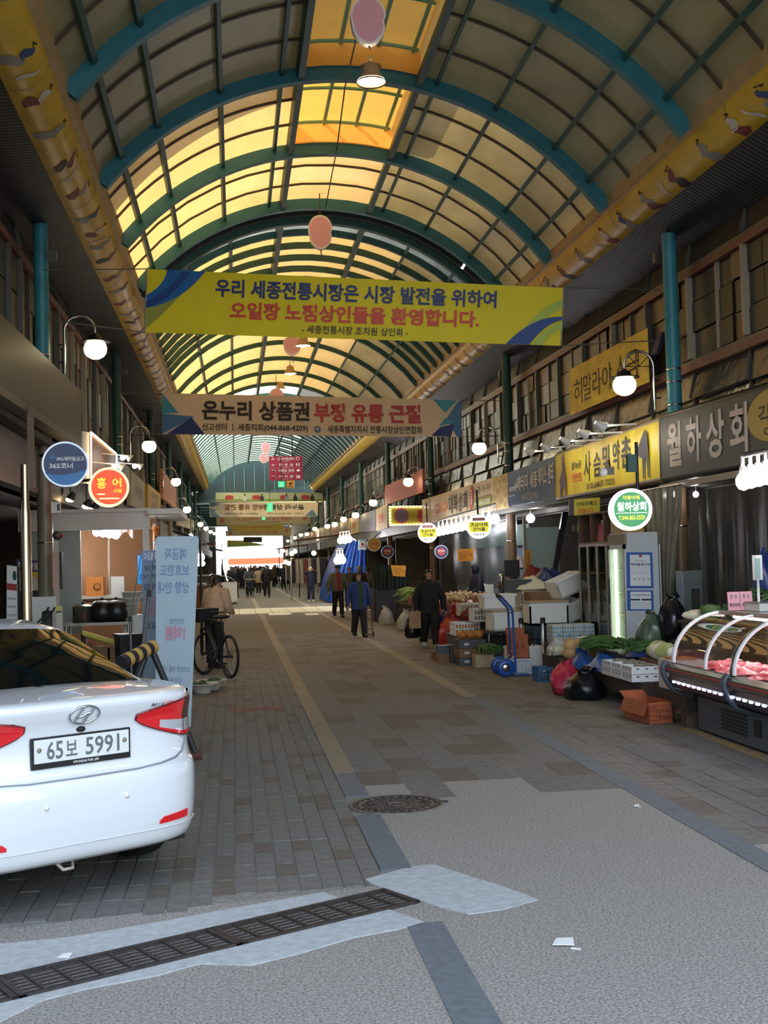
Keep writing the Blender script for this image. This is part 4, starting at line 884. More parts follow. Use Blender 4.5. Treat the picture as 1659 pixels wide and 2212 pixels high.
def sec(st):
    y, zr_, wr_, zb, wb = st; k = min(1, (zr_-zb)/.3); h = [(0, zr_), (.3*wr_, zr_-.003*k), (.6*wr_, zr_-.01*k), (.86*wr_, zr_-.024*k), (.97*wr_, zr_-.045*k), (wr_+.035*k, zr_-.085*k)]
    a = h[-1]; h += [(a[0]+(wb-a[0])*t, a[1]+(zb-a[1])*t) for t in (.08, .5, .92, 1.)]; return [V((x, y, z)) for x, z in h]
groups = {'roof': [], 'rear_window': [], 'windshield': [], 'side_window': []}
NSUB = 3; secs = []
for a, b_ in zip(ST, ST[1:]):
    for s_ in range(NSUB): t = s_/NSUB; secs.append((tuple(p+(q-p)*t for p, q in zip(a, b_))))
secs.append(ST[-1]); SP = [sec(s) for s in secs]
for sg in (1, -1):
    for i in range(len(SP)-1):
        ym = (secs[i][0]+secs[i+1][0])/2
        for j in range(9):
            q = [SP[i][j], SP[i][j+1], SP[i+1][j+1], SP[i+1][j]]; q = [V((sg*p.x, p.y, p.z)) for p in q]
            if sg < 0: q = q[::-1]
            k = 'roof'
            if j < 4 and .555 < ym < 1.36: k = 'rear_window'
            elif j < 4 and 2.75 < ym < 3.6: k = 'windshield'
            elif j in (6, 7) and .95 < ym < 3.2 and not 2.02 < ym < 2.14: k = 'side_window'
            groups[k].append(q)
for k, qs in groups.items():
    b = MB()
    for q in qs: b.add(q, [(0, 1, 2, 3)], True)
    me_ = b.build(k, MATS['car_white' if k == 'roof' else 'car_glass'], car)
    bm = bmesh.new(); bm.from_mesh(me_.data); bmesh.ops.remove_doubles(bm, verts=bm.verts, dist=.0005); bm.to_mesh(me_.data); bm.free()
b = MB(); b.tube([SPp for SPp in [V((x, .565, 1.078-.0*abs(x))) for x in [-.6+.1*k for k in range(13)]]], .012, 6); b.build('window_seal', MATS['rubber'], car)
# tail lamps, wrapped round the corners
def lamp(sg):
    def P(a, tt, out):
        # a: 0 inner tip .. 1 outer; top and bottom edges
        top = .95+.085*min(1, a*1.35)**.8-.03*max(0, a-.75)*4*.3; bot = .925-.12*min(1, a*2.2)**.7+.03*max(0, a-.7)
        z = bot+(top-bot)*tt
        if a < .72: return skin(sg*(.31+.53*(a/.72)), z, out)
        p = side(.20+.38*(a-.72)/.28, z, sg, out); return p
    return P
for sg, nm in ((1, 'r'), (-1, 'l')):
    P = lamp(sg)
    for (a0, a1, t0, t1, m, nmm) in ((0, .42, .42, 1, 'lamp_red', 'tail_lamp'), (.42, 1, .42, 1, 'lamp_dark_red', 'tail_lamp'), (0, .2, 0, .42, 'lamp_red', 'tail_lamp'), (.2, .44, .1, .42, 'lamp_clear', 'reversing_lamp'), (.45, .95, .1, .42, 'lamp_clear', 'reversing_lamp'), (.2, 1, 0, .1, 'lamp_red', 'tail_lamp')):
        b = MB(); b.grid(lambda u, v: P(a0+(a1-a0)*u, t0+(t1-t0)*v, .014), 12, 4, True, sg < 0); b.build(nmm, MATS[m], car)
    b = MB(); b.tube([P(u/20, 0, .006) for u in range(21)]+[P(1-u/20, 1, .006) for u in range(21)]+[P(0, 0, .006)], .008, 5); b.build('lamp_seal', MATS['lamp_dark_red'], car)
    b = MB(); b.grid(lambda u, v: skin(sg*(.42+.2*u), .368+.006*u+(.034+.01*u)*v*(1 if u > .05 else .5), .006), 8, 2, True, sg < 0); b.build('reflector', MATS['lamp_red'], car)
    # boot shut line
    pth = [skin(sg*x, z, .002) for x, z in ((.665, .84), (.665, .8), (.655, .76), (.62, .72), (.56, .695), (.45, .68), (.3, .672), (0, .67))]; MB().tube(pth, .006, 5).build('shut_line', MATS['seam'], car)
    for x in (.22,): MB().lathe([(.0, .012), (.011, .01), (.012, 0)], 10, skin(sg*x, .55, 0), Matrix.Rotation(pi/2, 4, 'X')).build('parking_sensor', MATS['plaque_rim'], car)
# bumper crease
MB().tube([skin(x, .345, .004) for x in [-.8+.05*k for k in range(33)]], .003, 4).build('bumper_crease', MATS['car_white'], car)
# number plate
pl = MB(); pl.box((-.272, -.012, .735), (.272, .02, .89)); fr = pl.build('plate_frame', MATS['black'], car); fr.location = (0, .062, 0)
pb = MB().box((-.26, -.018, .765), (.26, -.012, .881)); pw = pb.build('number_plate', MATS['plate_white'], car); pw.location = (0, .062, 0)
def rear_text(body, x0, z0, x1, z1, m, bold=.0, y=.042, slant=0., name='lettering', parent=None):
    vs, fs = glyphs(body, bold); MB().add([V((x0+(x1-x0)*u+slant*v, y, z0+(z1-z0)*v)) for u, v in vs], fs).build(name, MATS[m], car)
rear_text('65', -.195, .778, -.108, .868, 'ink_grey', .012); rear_text('보', -.093, .785, -.03, .862, 'ink_grey', .01); rear_text('5991', .015, .778, .205, .868, 'ink_grey', .012)
rear_text('HYUNDAI FOR LIFE', -.05, .744, .09, .757, 'ink_white', .01, .048)
for x in (-.235, .235): MB().lathe([(.0, .006), (.012, .004), (.013, 0)], 10, (x, .044, .83), Matrix.Rotation(pi/2, 4, 'X')).build('screw', MATS['sash_pale'], car)
# badge: oval ring with slanted bars, and model lettering
def bp2(x, z, o=.008): return skin(x, z, o)
b = MB(); b.tube([bp2(.082*cos(2*pi*k/28), .985+.045*sin(2*pi*k/28), .01) for k in range(29)], .006, 6)
for sx in (-1, 1): b.tube([bp2(sx*.03+q*.022-.004, .985+q*.036, .011) for q in (-1, -.3, .3, 1)], .007, 6)
b.tube([bp2(-.04, .975, .011), bp2(-.012, .978, .012), bp2(.012, .992, .012), bp2(.04, .995, .011)], .007, 6); b.build('badge', MATS['chrome'], car)
MB().ball(skin(0, .91, .0), .022, 10, (1.2, .8, .7)).build('camera_boss', MATS['black'], car)
def skin_text(body, x0, z0, x1, z1, m, bold, slant=.0):
    vs, fs = glyphs(body, bold); MB().add([skin(x0+(x1-x0)*u+slant*v, z0+(z1-z0)*v, .006) for u, v in vs], fs).build('lettering', MATS[m], car)
skin_text('AVANTE', -.62, .945, -.36, .975, 'chrome', .02); skin_text('M16', .385, .985, .468, 1.006, 'chrome', .02, .008); skin_text('GDI', .474, .985, .53, 1.006, 'lamp_red', .02, .008)
MB().tube([(-.1, .16, .235), (-.08, .12, .205), (-.03, .12, .205), (-.01, .17, .235)], .01, 6).build('tow_hook', MATS['tow_pale'], car)
for sx in (-1, 1):
    for yy in (.93, 3.63):
        wc = V((sx*.765, yy, .318)); Mx = Matrix.Rotation(pi/2*sx, 4, 'Y'); b = MB()
        b.lathe([(.21, -.1), (.3, -.1), (.316, -.075), (.318, 0), (.316, .075), (.3, .1), (.21, .1)], 36, wc, Mx); tw = b.build('tyre', MATS['rubber'], car)
        b = MB(); b.lathe([(0, .07), (.06, .075), (.2, .08), (.215, .095)], 24, wc, Mx)
        b.build('wheel', MATS['wheel_grey'], car)
        b = MB(); b.lathe([(.345, .0), (.38, .016)], 36, (sx*.868, yy, .335), Mx, pi/2 if sx > 0 else -pi/2, 3*pi/2 if sx > 0 else pi/2); b.lathe([(0, .012), (.345, .012)], 36, (sx*.868, yy, .335), Mx, pi/2 if sx > 0 else -pi/2, 3*pi/2 if sx > 0 else pi/2); b.build('wheel_arch', MATS['shadow_gap'], car)
for sx in (-1, 1):
    b = MB(); b.ball((sx*.95, 2.9, .98), .09, 10, (1, .6, .65)); b.build('wing_mirror', MATS['car_white'], car)
# ================================================================ left side of the mouth: fascia, posts, kiosk
mat('grey_panel', '#38352f', .45, n=.1, ns=1.2); mat('wood_red', '#6a3f2c', .65, n=.2, ns=3, st=(1, 8, 1)); mat('led_strip', '#fff2d8', .3, em=2.2, emc='#ffe2b0')
XF = -2.3
t = thing('fascia_board', 'long plain grey fascia board along the upper left shopfront', 'fascia', (XF, 15, 3.6))
MB().prism([V((XF, 11.2, 4.3)), pX(176, 845, XF), pX(176, 963, XF), V((XF, 11.2, 3.53))], (-.12, 0, 0)).build('panel', MATS['grey_panel'], t, True)
MB().prism([V((XF+.03, 11.2, 3.55)), pX(176, 955, XF+.03), pX(176, 966, XF+.03), V((XF+.03, 11.2, 3.46))], (-.18, 0, 0)).build('lower_trim', MATS['sash_grey'], t, True)
MB().box((-2.9, 11.2, 3.42), (XF-.16, 18.8, 3.5)).build('canopy_ceiling', MATS['inner_dark'], wl)
MB().box((-2.9, 12.4, 2.7), (-2.8, 18.8, 3.5)).build('shop_header', MATS['inner_dark'], wl)
# left fascia signs beyond it
XG = -2.45
def lsign(x0, t0, b0, x1, t1, b1, m, label, th=.1): return Board('shop_sign', label, 'sign', pX(x0, t0, XG), pX(x1, t1, XG), pX(x1, b1, XG), pX(x0, b0, XG), th, MATS[m])
mat('sign_bluegrey', '#6f8288', .3, .2); mat('sign_tan', '#8c7f68', .5, n=.1, ns=1.5); mat('sign_amber', '#b7993c', .5); mat('sign_rose', '#a8705c', .5)
q = lsign(193, 934, 1046, 247, 979, 1062, 'wood_red', 'red brown ribbed sign panel edged with a warm light strip on the left')
MB().tube([q.at(0, 0, .03), q.at(1, 0, .03)], .018, 5).build('light_strip', MATS['led_strip'], q.root, True); MB().tube([q.at(0, .02, .03), q.at(0, 1, .03)], .012, 5).build('light_strip', MATS['bulb_warm'], q.root, True)
MB().prism([pX(179, 931, XG), pX(192, 934, XG), pX(193, 1046, XG), pX(180, 1044, XG)], (-.2, 0, 0)).build('end_post', MATS['white_paint'], q.root, True)
q = lsign(249, 981, 1048, 280, 1012, 1066, 'sign_bluegrey', 'blue grey shiny sign panel after the red brown one on the left'); MB().tube([q.at(0, 0, .03), q.at(0, 1, .03)], .014, 5).build('light_strip', MATS['led_white'], q.root, True)
lsign(283, 1014, 1092, 313, 1044, 1103, 'sign_tan', 'tan sign panel with faint dark writing on the left').text('횟집', .25, .3, .75, .7, MATS['ink_grey'], .02)
q = lsign(320, 1045, 1110, 347, 1068, 1108, 'sign_amber', 'amber yellow left sign panel with dark writing'); q.text('수산', .2, .15, .8, .45, MATS['ink_grey'], .02); q.text('식당', .2, .55, .8, .85, MATS['ink_grey'], .02)
lsign(351, 1012, 1075, 381, 1056, 1100, 'sign_rose', 'faded rose sign panel beyond the amber one on the left'); lsign(385, 1110, 1135, 420, 1125, 1145, 'sign_tan', 'small tan sign panel near the left far lamps')
for i, (x, y) in enumerate(((272, 984), (255, 1003), (297, 1003))):
    p = pX(x, y, -2.0); t = thing('sign_spotlight', 'lit white spotlight in front of the blue grey left sign, %s' % ['topmost', 'left one', 'right one'][i], 'spotlight', p, 0, 'left sign spotlights')
    MB().tube([p, p+V((-.45, .05, .05))], .012, 5).build('arm', MATS['spot_white'], t, True); b = MB(); b.lathe([(.02, .0), (.05, -.05), (.08, -.11)], 12, p, Matrix.Rotation(radians(-55), 4, 'Y')); b.build('shade', MATS['spot_white'], t, True); b = MB(); b.ball(p+V((-.06, 0, -.04)), .05, 10); b.build('bulb', MATS['spot_glow'], t, True)
# polished steel post, cable conduit
p = gp(56, 1475); t = thing('steel_post', 'polished steel post standing left of the beige column', 'post', (-2.06, 12.3, 0)); MB().lathe([(.055, 0), (.055, 2.3), (.04, 2.36), (.04, 2.78)], 20).build('tube', MATS['steel_warm'], t); MB().lathe([(.09, 0), (.09, .02), (.056, .03)], 20).build('base_plate', MATS['steel'], t)
p = pX(66, 925, -2.25); t = thing('downpipe', 'ochre square pipe hanging down beside the beige column top', 'pipe', (p.x, p.y, 2.95)); MB().cbox((0, 0, -.3), (.07, .05, .92)).build('pipe', MATS['brown_column'], t)
cp_ = V((-2.57, 16.9, 0))                      # the first left column
# fire bell, exit box, fire hydrant cabinet, yellow post sign around the column
t = thing('exit_box', 'small white exit light box on the beige left column', 'exit box', pY(121, 1097, 16.6)); MB().cbox((0, 0, -.07), (.12, .08, .15)).build('case', MATS['white_paint'], t); b = MB(); b.poly([(.02, -.043, -.04), (.055, -.043, -.04), (.055, -.043, .05), (.02, -.043, .05)]); b.build('symbol', MATS['teal_green'], t)
mat('fire_red', '#9c1f22', .4); mat('rose_panel', '#b8988a', .5)
t = thing('fire_bell', 'grey fire bell with a red lamp on the beige left column', 'bell', pY(124, 1157, 16.55)); b = MB(); b.lathe([(0, .06), (.05, .055), (.065, .02), (.065, 0), (0, 0)], 16, (0, 0, 0), Matrix.Rotation(pi/2, 4, 'X')); b.build('gong', MATS['sash_grey'], t); MB().ball((.05, -.03, 0), .03, 10).build('lamp', MATS['fire_red'], t)
t = thing('wall_panel', 'tall pale rose box panel on the side of the beige column', 'panel', pY(123, 1273, 16.6)); MB().cbox((0, 0, 0), (.085, .16, .5)).build('case', MATS['rose_panel'], t); MB().cbox((.06, .02, .0), (.03, .1, .5)).build('edge', MATS['black'], t)
def hydrant(loc, rz, label, m, w_, h_):
    t = thing('fire_cabinet', label, 'cabinet', loc, rz); MB().cbox((0, 0, 0), (w_, .22, h_)).build('case', MATS[m], t)
    d_ = MB().cbox((0, -.118, .02), (w_*.92, .016, h_-.04)).build('door', MATS[m], t)
    def rr_(cx, cz, a, c_, n=6): return [V((cx+sx*(a-min(a, c_)*.5)+min(a, c_)*.5*cos(an), -.128, cz+sz*(c_-min(a, c_)*.5)+min(a, c_)*.5*sin(an))) for sx, sz, a0 in ((1, 1, 0), (-1, 1, 90), (-1, -1, 180), (1, -1, 270)) for an in [radians(a0+90*k/n) for k in range(n+1)]]
    MB().prism(rr_(w_*.13, h_*.55, w_*.21, h_*.3), (0, -.006, 0)).build('window_seal', MATS['rubber'], d_); MB().prism(rr_(w_*.13, h_*.55, w_*.17, h_*.27), (0, -.01, 0)).build('window', MATS['pane_grey'], d_)
    b = MB(); b.lathe([(.0, 0), (.05, 0), (.05, .17), (.03, .21), (0, .22)], 12, (w_*.13, -.13, h_*.33)); e_ = b.build('extinguisher', MATS['fire_red'], t); e_.scale = (1, .25, 1); e_.location = (0, -.105, 0)
    MB().cbox((-w_*.28, -.132, h_*.45), (w_*.1, .02, h_*.22)).build('handle', MATS['black'], d_); return t
mat('cabinet_white', '#c9c7c0', .4)
hydrant((pY(96, 1340, 16.3).x, 16.3, .18), .1, 'white fire cabinet with a rounded window below the beige column', 'cabinet_white', .31, 1.2)
t = thing('cable', 'black cable looping out of the white fire cabinet', 'cable', (pY(96, 1340, 16.1).x, 16.1, .5))
for dx in (0, .035): MB().tube([pY(105+dx*400, 1312, 16.1), pY(92+dx*300, 1335, 15.95), pY(76+dx*250, 1350, 15.9), pY(70+dx*200, 1400, 15.9)], .012, 6).build('run', MATS['rubber'], t, True)
mat('post_yellow', '#cfc25a', .5); mat('post_cream', '#c9c6b0', .5); mat('banner_purple', '#3c2e5c', .5)
YB = Board('notice_post', 'tall narrow cream and yellow notice post beside the white fire cabinet', 'notice', *quad_px([(120, 1310), (133, 1308), (137, 1400), (122, 1400)], 'Y', 15.8), .08, MATS['post_cream']); YB.rect(0, 0, 1, .12, MATS['post_yellow']).rect(0, .62, 1, .7, MATS['post_yellow']).rect(.1, .12, .9, .16, MATS['ink_black']).lines([(.2, .3, .8), (.2, .4, .8), (.2, .5, .8)], MATS['ink_pale'], .008)
MB().cbox(V((YB.c[2]+YB.c[3])/2)-V((0, -.05, .35)), (.2, .14, .36)).build('foot', MATS['black'], YB.root, True)
YV = Board('standing_banner', 'yellow and purple standing banner behind the steel post', 'banner', *quad_px([(36, 1208), (84, 1211), (84, 1400), (42, 1400)], 'Y', 17.4), .02, MATS['sign_yellow']); YV.rect(0, 0, 1, .13, MATS['banner_purple']).text('대출상품', .08, .025, .98, .11, MATS['ink_white'], .02).text('공무', .1, .27, .98, .38, MATS['ink_black'], .03).text('원이', .1, .4, .98, .5, MATS['ink_black'], .03).text('신용', .2, .55, .95, .67, MATS['ink_red'], .03)
YP = Board('poster_stand', 'white poster stand with a red band at the left edge', 'poster', *quad_px([(14, 1220), (37, 1223), (40, 1400), (13, 1400)], 'Y', 16.8), .05, MATS['ink_white'], frame=MATS['black']); YP.rect(.05, .22, .95, .3, MATS['ink_maroon']).oval(.75, .12, .18, .06, MATS['teal_green']).lines([(.1, .4, .9), (.1, .5, .9), (.1, .6, .9), (.1, .7, .9)], MATS['ink_pale'], .012).rect(.1, .74, .45, .82, MATS['ink_steel'])
t = thing('machine', 'dark grey cash machine at the left edge with a pale screen hood', 'machine', gp(5, 1420, .3)); t.location = (-2.95, 17.6, 0); MB().cbox((.02, 0, 0), (.4, .5, 1.45)).build('body', MATS['dark_metal'], t); b = MB(); b.cbox((.04, -.05, 1.45), (.36, .4, .22), taper=.7); b.build('hood', MATS['cabinet_white'], t)
# white framed fishmonger's kiosk
mat('kiosk_white', '#cfcdc4', .4); mat('shutter', '#8f9690', .45, n=.08, ns=30, st=(12, 1, .2))
KY = 18.; t = thing('kiosk', 'white framed market kiosk with a flat roof on the left', 'kiosk', (-1.9, KY, 0)); xa, xb = pY(42, 1200, KY).x, pY(322, 1200, KY).x; zt = 2.55
for xx in (xa+.07, pY(120, 1200, KY).x, xb-.04): MB().cbox((xx, KY, 0), (.09, .09, zt-.1)).build('post', MATS['kiosk_white'], t, True)
MB().box((xa, KY-.06, zt-.26), (xb+.02, KY+.06, zt)).build('lintel', MATS['kiosk_white'], t, True); MB().box((xb, KY-.25, zt-.05), (pY(390, 1110, KY).x, KY+2.6, zt+.03)).build('roof_lip', MATS['kiosk_white'], t, True); MB().box((xa, KY-.1, zt), (xb, KY+2.6, zt+.05)).build('roof_sheet', MATS['kiosk_white'], t, True)
x1, x2 = pY(126, 1200, KY).x, pY(174, 1200, KY).x; MB().box((x1, KY+.02, .8), (x2, KY+.08, zt-.26)).build('sliding_panel', MATS['shutter'], t, True); x1, x2 = pY(62, 1200, KY).x, pY(83, 1200, KY).x; MB().box((x1, KY+.02, .4), (x2, KY+.08, zt-.26)).build('sliding_panel', MATS['shutter'], t, True)
MB().box((xa, KY+2.4, 0), (xb, KY+2.5, zt)).build('back_wall', MATS['inner_brown'], t, True); MB().box((xb-.02, KY+1.4, 0), (xb+.03, KY+2.4, zt)).build('side_wall', MATS['inner_brown'], t, True)
MB().box((xb+.0, KY+.9, 0), (xb+.06, KY+1.0, 2.4)).build('post', MATS['kiosk_white'], t, True)
def bulb_row(px, Y, label, grp, n, r=.05, bar_m='sash_grey', dirx=True, X=None, st='bulb'):
    """a bar of LED bulbs hanging by short stems; px = first and last bulb"""
    (xa_, ya_), (xb_, yb_) = px; f = (lambda x, y: pY(x, y, Y)) if X is None else (lambda x, y: pX(x, y, X))
    A, B_ = f(xa_, ya_), f(xb_, yb_); t = thing('bulb_bar', label, 'lights', (A+B_)/2, 0, grp)
    MB().tube([A+V((0, 0, r*3.2)), B_+V((0, 0, r*3.2))], r*.35, 5).build('bar', MATS[bar_m], t, True); s0 = None
    for k in range(n):
        P = A.lerp(B_, k/(n-1) if n > 1 else 0)
        if s0 is None:
            b = MB(); b.tube([(0, 0, r*3.2), (0, 0, r*1.8)], r*.25, 5); b.lathe([(r*.45, r*1.9), (r*.55, r*1.0)], 8); s0 = b.build('socket', MATS['spot_white'], t); b = MB(); b.ball((0, 0, 0), r, 10, (1, 1, 1.15)); u0 = b.build('bulb', MATS[st], t); s1, u1 = s0, u0
        else: s1, u1 = share(s0, t), share(u0, t)
        s1.location = u1.location = P-t.location
    return t
bulb_row([(209, 1148), (250, 1154)], 18.3, 'bar of four bright LED bulbs inside the white kiosk', 'bars of bright bulbs', 4, .065)
for x, y, l in ((126, 1069, 'left'), (152, 1079, 'middle'), (187, 1094, 'right of the middle'), (203, 1100, 'rightmost')):
    p = pY(x, y, 18.9); t = thing('track_spot', 'warm spotlight under the canopy behind the round signs, '+l, 'spotlight', p, 0, 'warm canopy spotlights'); b = MB(); b.lathe([(.03, .12), (.06, .06), (.07, 0)], 12, p, Matrix.Rotation(.5, 4, 'Y')); b.build('shade', MATS['dark_metal'], t, True); MB().ball(p, .06, 10, (1.2, 1, .7)).build('bulb', MATS['bulb_warm'], t, True); MB().tube([p+V((0, 0, .1)), p+V((0, 0, .35))], .012, 5).build('stem', MATS['dark_metal'], t, True)
for k, (x, y) in enumerate(((141, 1202), (154, 1203), (136, 1209), (146, 1216), (151, 1225))):
    p = pY(x, y, 19.6); t = thing('hanging_bulb', 'small bright bulb in the cluster behind the kiosk shutter', 'bulb', p, 0, 'cluster of bulbs in the kiosk'); MB().ball(p, .045, 10, (1.2, 1, 1)).build('bulb', MATS['bulb'], t, True); MB().tube([p, p+V((0, 0, .45))], .006, 4).build('cord', MATS['wire'], t, True)
# things in and on the kiosk
mat('pot_black', '#16161a', .35); mat('stock_steel', '#9a978f', .25, .9); mat('card', '#7a5a3c', .75, n=.1, ns=5); mat('orange_box', '#b06a22', .6); mat('clear_plastic', '#d8dad4', .25, al=.55); mat('tub_white', '#c8c6be', .45); mat('crate_red', '#6e1e26', .6)
tt = thing('prep_table', 'steel worktable with a lower shelf in front of the kiosk', 'table', (pY(215, 1400, 17.2).x, 17.2, 0))
MB().cbox((0, 0, .95), (.9, .5, .04)).build('table_top', MATS['stock_steel'], tt); MB().cbox((0, 0, .42), (.86, .46, .03)).build('shelf', MATS['stock_steel'], tt)
lg = None
for sx in (-.42, .42):
    for sy in (-.22, .22):
        b = MB(); b.tube([(0, 0, 0), (0, 0, .95)], .018, 6)
        o = b.build('leg', MATS['steel'], tt) if lg is None else share(lg, tt); lg = lg or o; o.location = (sx, sy, 0)
def on(x, y, Y): return pY(x, y, Y)
for i, (x, w_) in enumerate(((222, .17), (252, .17))):
    p = on(x, 1322, 17.2); t = thing('stock_pot', 'round black lidded pot on the steel worktable, %s of the two' % ['left', 'right'][i], 'pot', (p.x, 17.15, .99)); MB().lathe([(.0, 0), (.12, 0), (.165, .06), (.17, .16), (.13, .25), (.12, .26)], 20).build('bowl', MATS['pot_black'], t); MB().lathe([(.14, .255), (.1, .29), (.0, .3)], 20).build('lid', MATS['pot_black'], t); MB().ball((0, 0, .315), .025, 8).build('knob', MATS['black'], t)
p = on(180, 1322, 17.2); t = thing('stock_pot', 'steel stock pot left of the black pots on the worktable', 'pot', (p.x, 17.15, .99)); MB().lathe([(0, 0), (.14, 0), (.14, .22), (.145, .225)], 20).build('body', MATS['stock_steel'], t); MB().lathe([(.146, .225), (.1, .25), (0, .255)], 20).build('lid', MATS['stock_steel'], t); MB().ball((0, 0, .27), .02, 8).build('knob', MATS['black'], t)
for i, (x, z, w_, h_, m, l) in enumerate(((218, .455, .26, .2, 'card', 'brown carton in the middle of the lower shelf'), (180, .455, .24, .24, 'crate_red', 'dark red bag on the left of the lower shelf'), (250, .455, .2, .18, 'card', 'brown carton at the right of the lower shelf'))):
    t = thing('carton' if m == 'card' else 'shopping_bag', l+' under the worktable', 'box' if m == 'card' else 'bag', (on(x, 1370, 17.1).x, 17.1, z)); MB().cbox((0, 0, 0), (w_, .26, h_), taper=1 if m == 'card' else .8).build('body', MATS[m], t); MB().cbox((0, 0, h_), (w_*.2 if m == 'card' else w_*.4, .262 if m == 'card' else .02, .002 if m == 'card' else .08)).build('tape' if m == 'card' else 'handle', MATS['sign_tan'], t)
for k in range(3):
    p = on(278, 1322, 17.4); t = thing('plastic_tub', 'translucent white tub, %s of the stack beside the black pots' % ['lowest', 'middle one', 'topmost'][k], 'tub', (p.x+.02*k, 17.5, 1.06+.085*k), 0, 'stacked white tubs'); MB().lathe([(0, 0), (.11, 0), (.14, .15), (.147, .15), (.147, .16), (.135, .16), (.105, .012), (0, .012)], 16).build('body', MATS['tub_white'], t)
t = thing('counter', 'white counter carrying the stacked tubs beside the worktable', 'counter', (on(300, 1400, 17.6).x+.06, 17.7, 0)); MB().cbox((0, 0, 0), (.52, .5, 1.02)).build('body', MATS['cabinet_white'], t); MB().cbox((0, 0, 1.02), (.56, .54, .035)).build('top', MATS['kiosk_white'], t)
p = on(206, 1262, 19.4); t = thing('wall_box', 'orange wooden box on the kiosk back counter', 'box', (p.x, 19.4, 1.3)); MB().cbox((0, 0, 0), (.27, .2, .3)).build('case', MATS['orange_box'], t); b = MB(); b.lathe([(.05, .0), (.06, .008), (.04, .008)], 12, (.04, -.101, .15), Matrix.Rotation(pi/2, 4, 'X')); b.build('mark', MATS['inner_brown'], t)
t = thing('back_counter', 'brown counter along the back of the kiosk', 'counter', (-2.0, 19.6, 0)); MB().cbox((0, 0, 0), (2., .6, 1.26)).build('body', MATS['inner_brown'], t); MB().cbox((0, -.02, 1.26), (2.04, .66, .04)).build('top', MATS['inner_pale'], t)
p = on(254, 1258, 19.3); t = thing('clear_box', 'clear plastic box with a red bottle on the kiosk back counter', 'box', (p.x, 19.35, 1.3)); MB().cbox((0, 0, 0), (.2, .16, .3)).build('case', MATS['clear_plastic'], t); q_ = thing('bottle', 'red bottle standing inside the clear plastic box in the kiosk', 'bottle', (p.x+.02, 19.35, 1.302)); MB().lathe([(0, .0), (.035, .0), (.035, .16), (.015, .2)], 10).build('body', MATS['fire_red'], q_); MB().lathe([(.017, .2), (.017, .23), (0, .23)], 10).build('cap', MATS['black'], q_)
t = thing('steel_pole', 'thin pale pole rising from the kiosk counter under the bulbs', 'pole', (on(229, 1200, 18.9).x, 18.9, 1.26)); t.location.z = 1.3; t.location.y = 19.35; MB().tube([(0, 0, 0), (0, 0, 1.2)], .018, 8).build('tube', MATS['sash_pale'], t); MB().lathe([(.05, 0), (.05, .015), (.018, .02)], 12).build('foot', MATS['sash_pale'], t)
t = thing('cloth', 'pink striped cloth hung at the top right of the kiosk', 'cloth', on(272, 1135, 18.4)); mat('cloth_pink', '#b98a80', .8, n=.1, ns=12); b = MB(); b.grid(lambda u, v: pY(250+42*u, 1128+8*u+(22+6*sin(u*9))*v, 18.5+.04*sin(u*20)), 20, 4); b.build('sheet', MATS['cloth_pink'], t, True)
t = thing('fly_lamp', 'small yellow hanging insect lamp beside the kiosk post', 'lamp', on(337, 1150, 18.3)); b = MB(); b.lathe([(.0, .1), (.06, .09), (.07, .05), (.05, .04), (.045, -.1), (.06, -.12), (0, -.13)], 14); b.build('body', MATS['orange_box'], t); MB().tube([(0, 0, .1), (.0, 0, .3)], .006, 4).build('cord', MATS['wire'], t)
t = thing('trolley_bag', 'black soft shopping trolley box behind the x-banner stand', 'bag', (on(288, 1400, 14.6).x, 14.6, 0)); b = MB(); b.cbox((0, 0, .12), (.34, .3, .8), .3, taper=1.12); b.build('body', MATS['black'], t); b = MB(); b.cbox((0, 0, .92), (.4, .36, .03), .3); b.build('lid', MATS['dark_metal'], t)
for sx in (-.13, .13): b = MB(); b.lathe([(.03, -.02), (.07, -.02), (.075, 0), (.07, .02), (.03, .02)], 14, (sx, .1, .075), Matrix.Rotation(pi/2, 4, 'Y')); b.build('wheel', MATS['rubber'], t)
MB().tube([(-.12, .1, .1), (.12, .1, .1)], .01, 5).build('axle', MATS['steel'], t)
# yellow barrier arm lying behind the car
t = thing('barrier_arm', 'worn yellow barrier arm leaning behind the car roof', 'barrier', gp(220, 1500, .3)); A, B_ = pY(180, 1368, 15.2), pY(258, 1392, 15.0); MB().tube([A, B_], .035, 8).build('bar', MATS['post_yellow'], t, True); MB().tube([B_, V((B_.x+.05, B_.y, 0))], .03, 8).build('leg', MATS['black'], t, True); MB().tube([A, V((A.x, A.y, 0))], .03, 8).build('leg', MATS['black'], t, True)
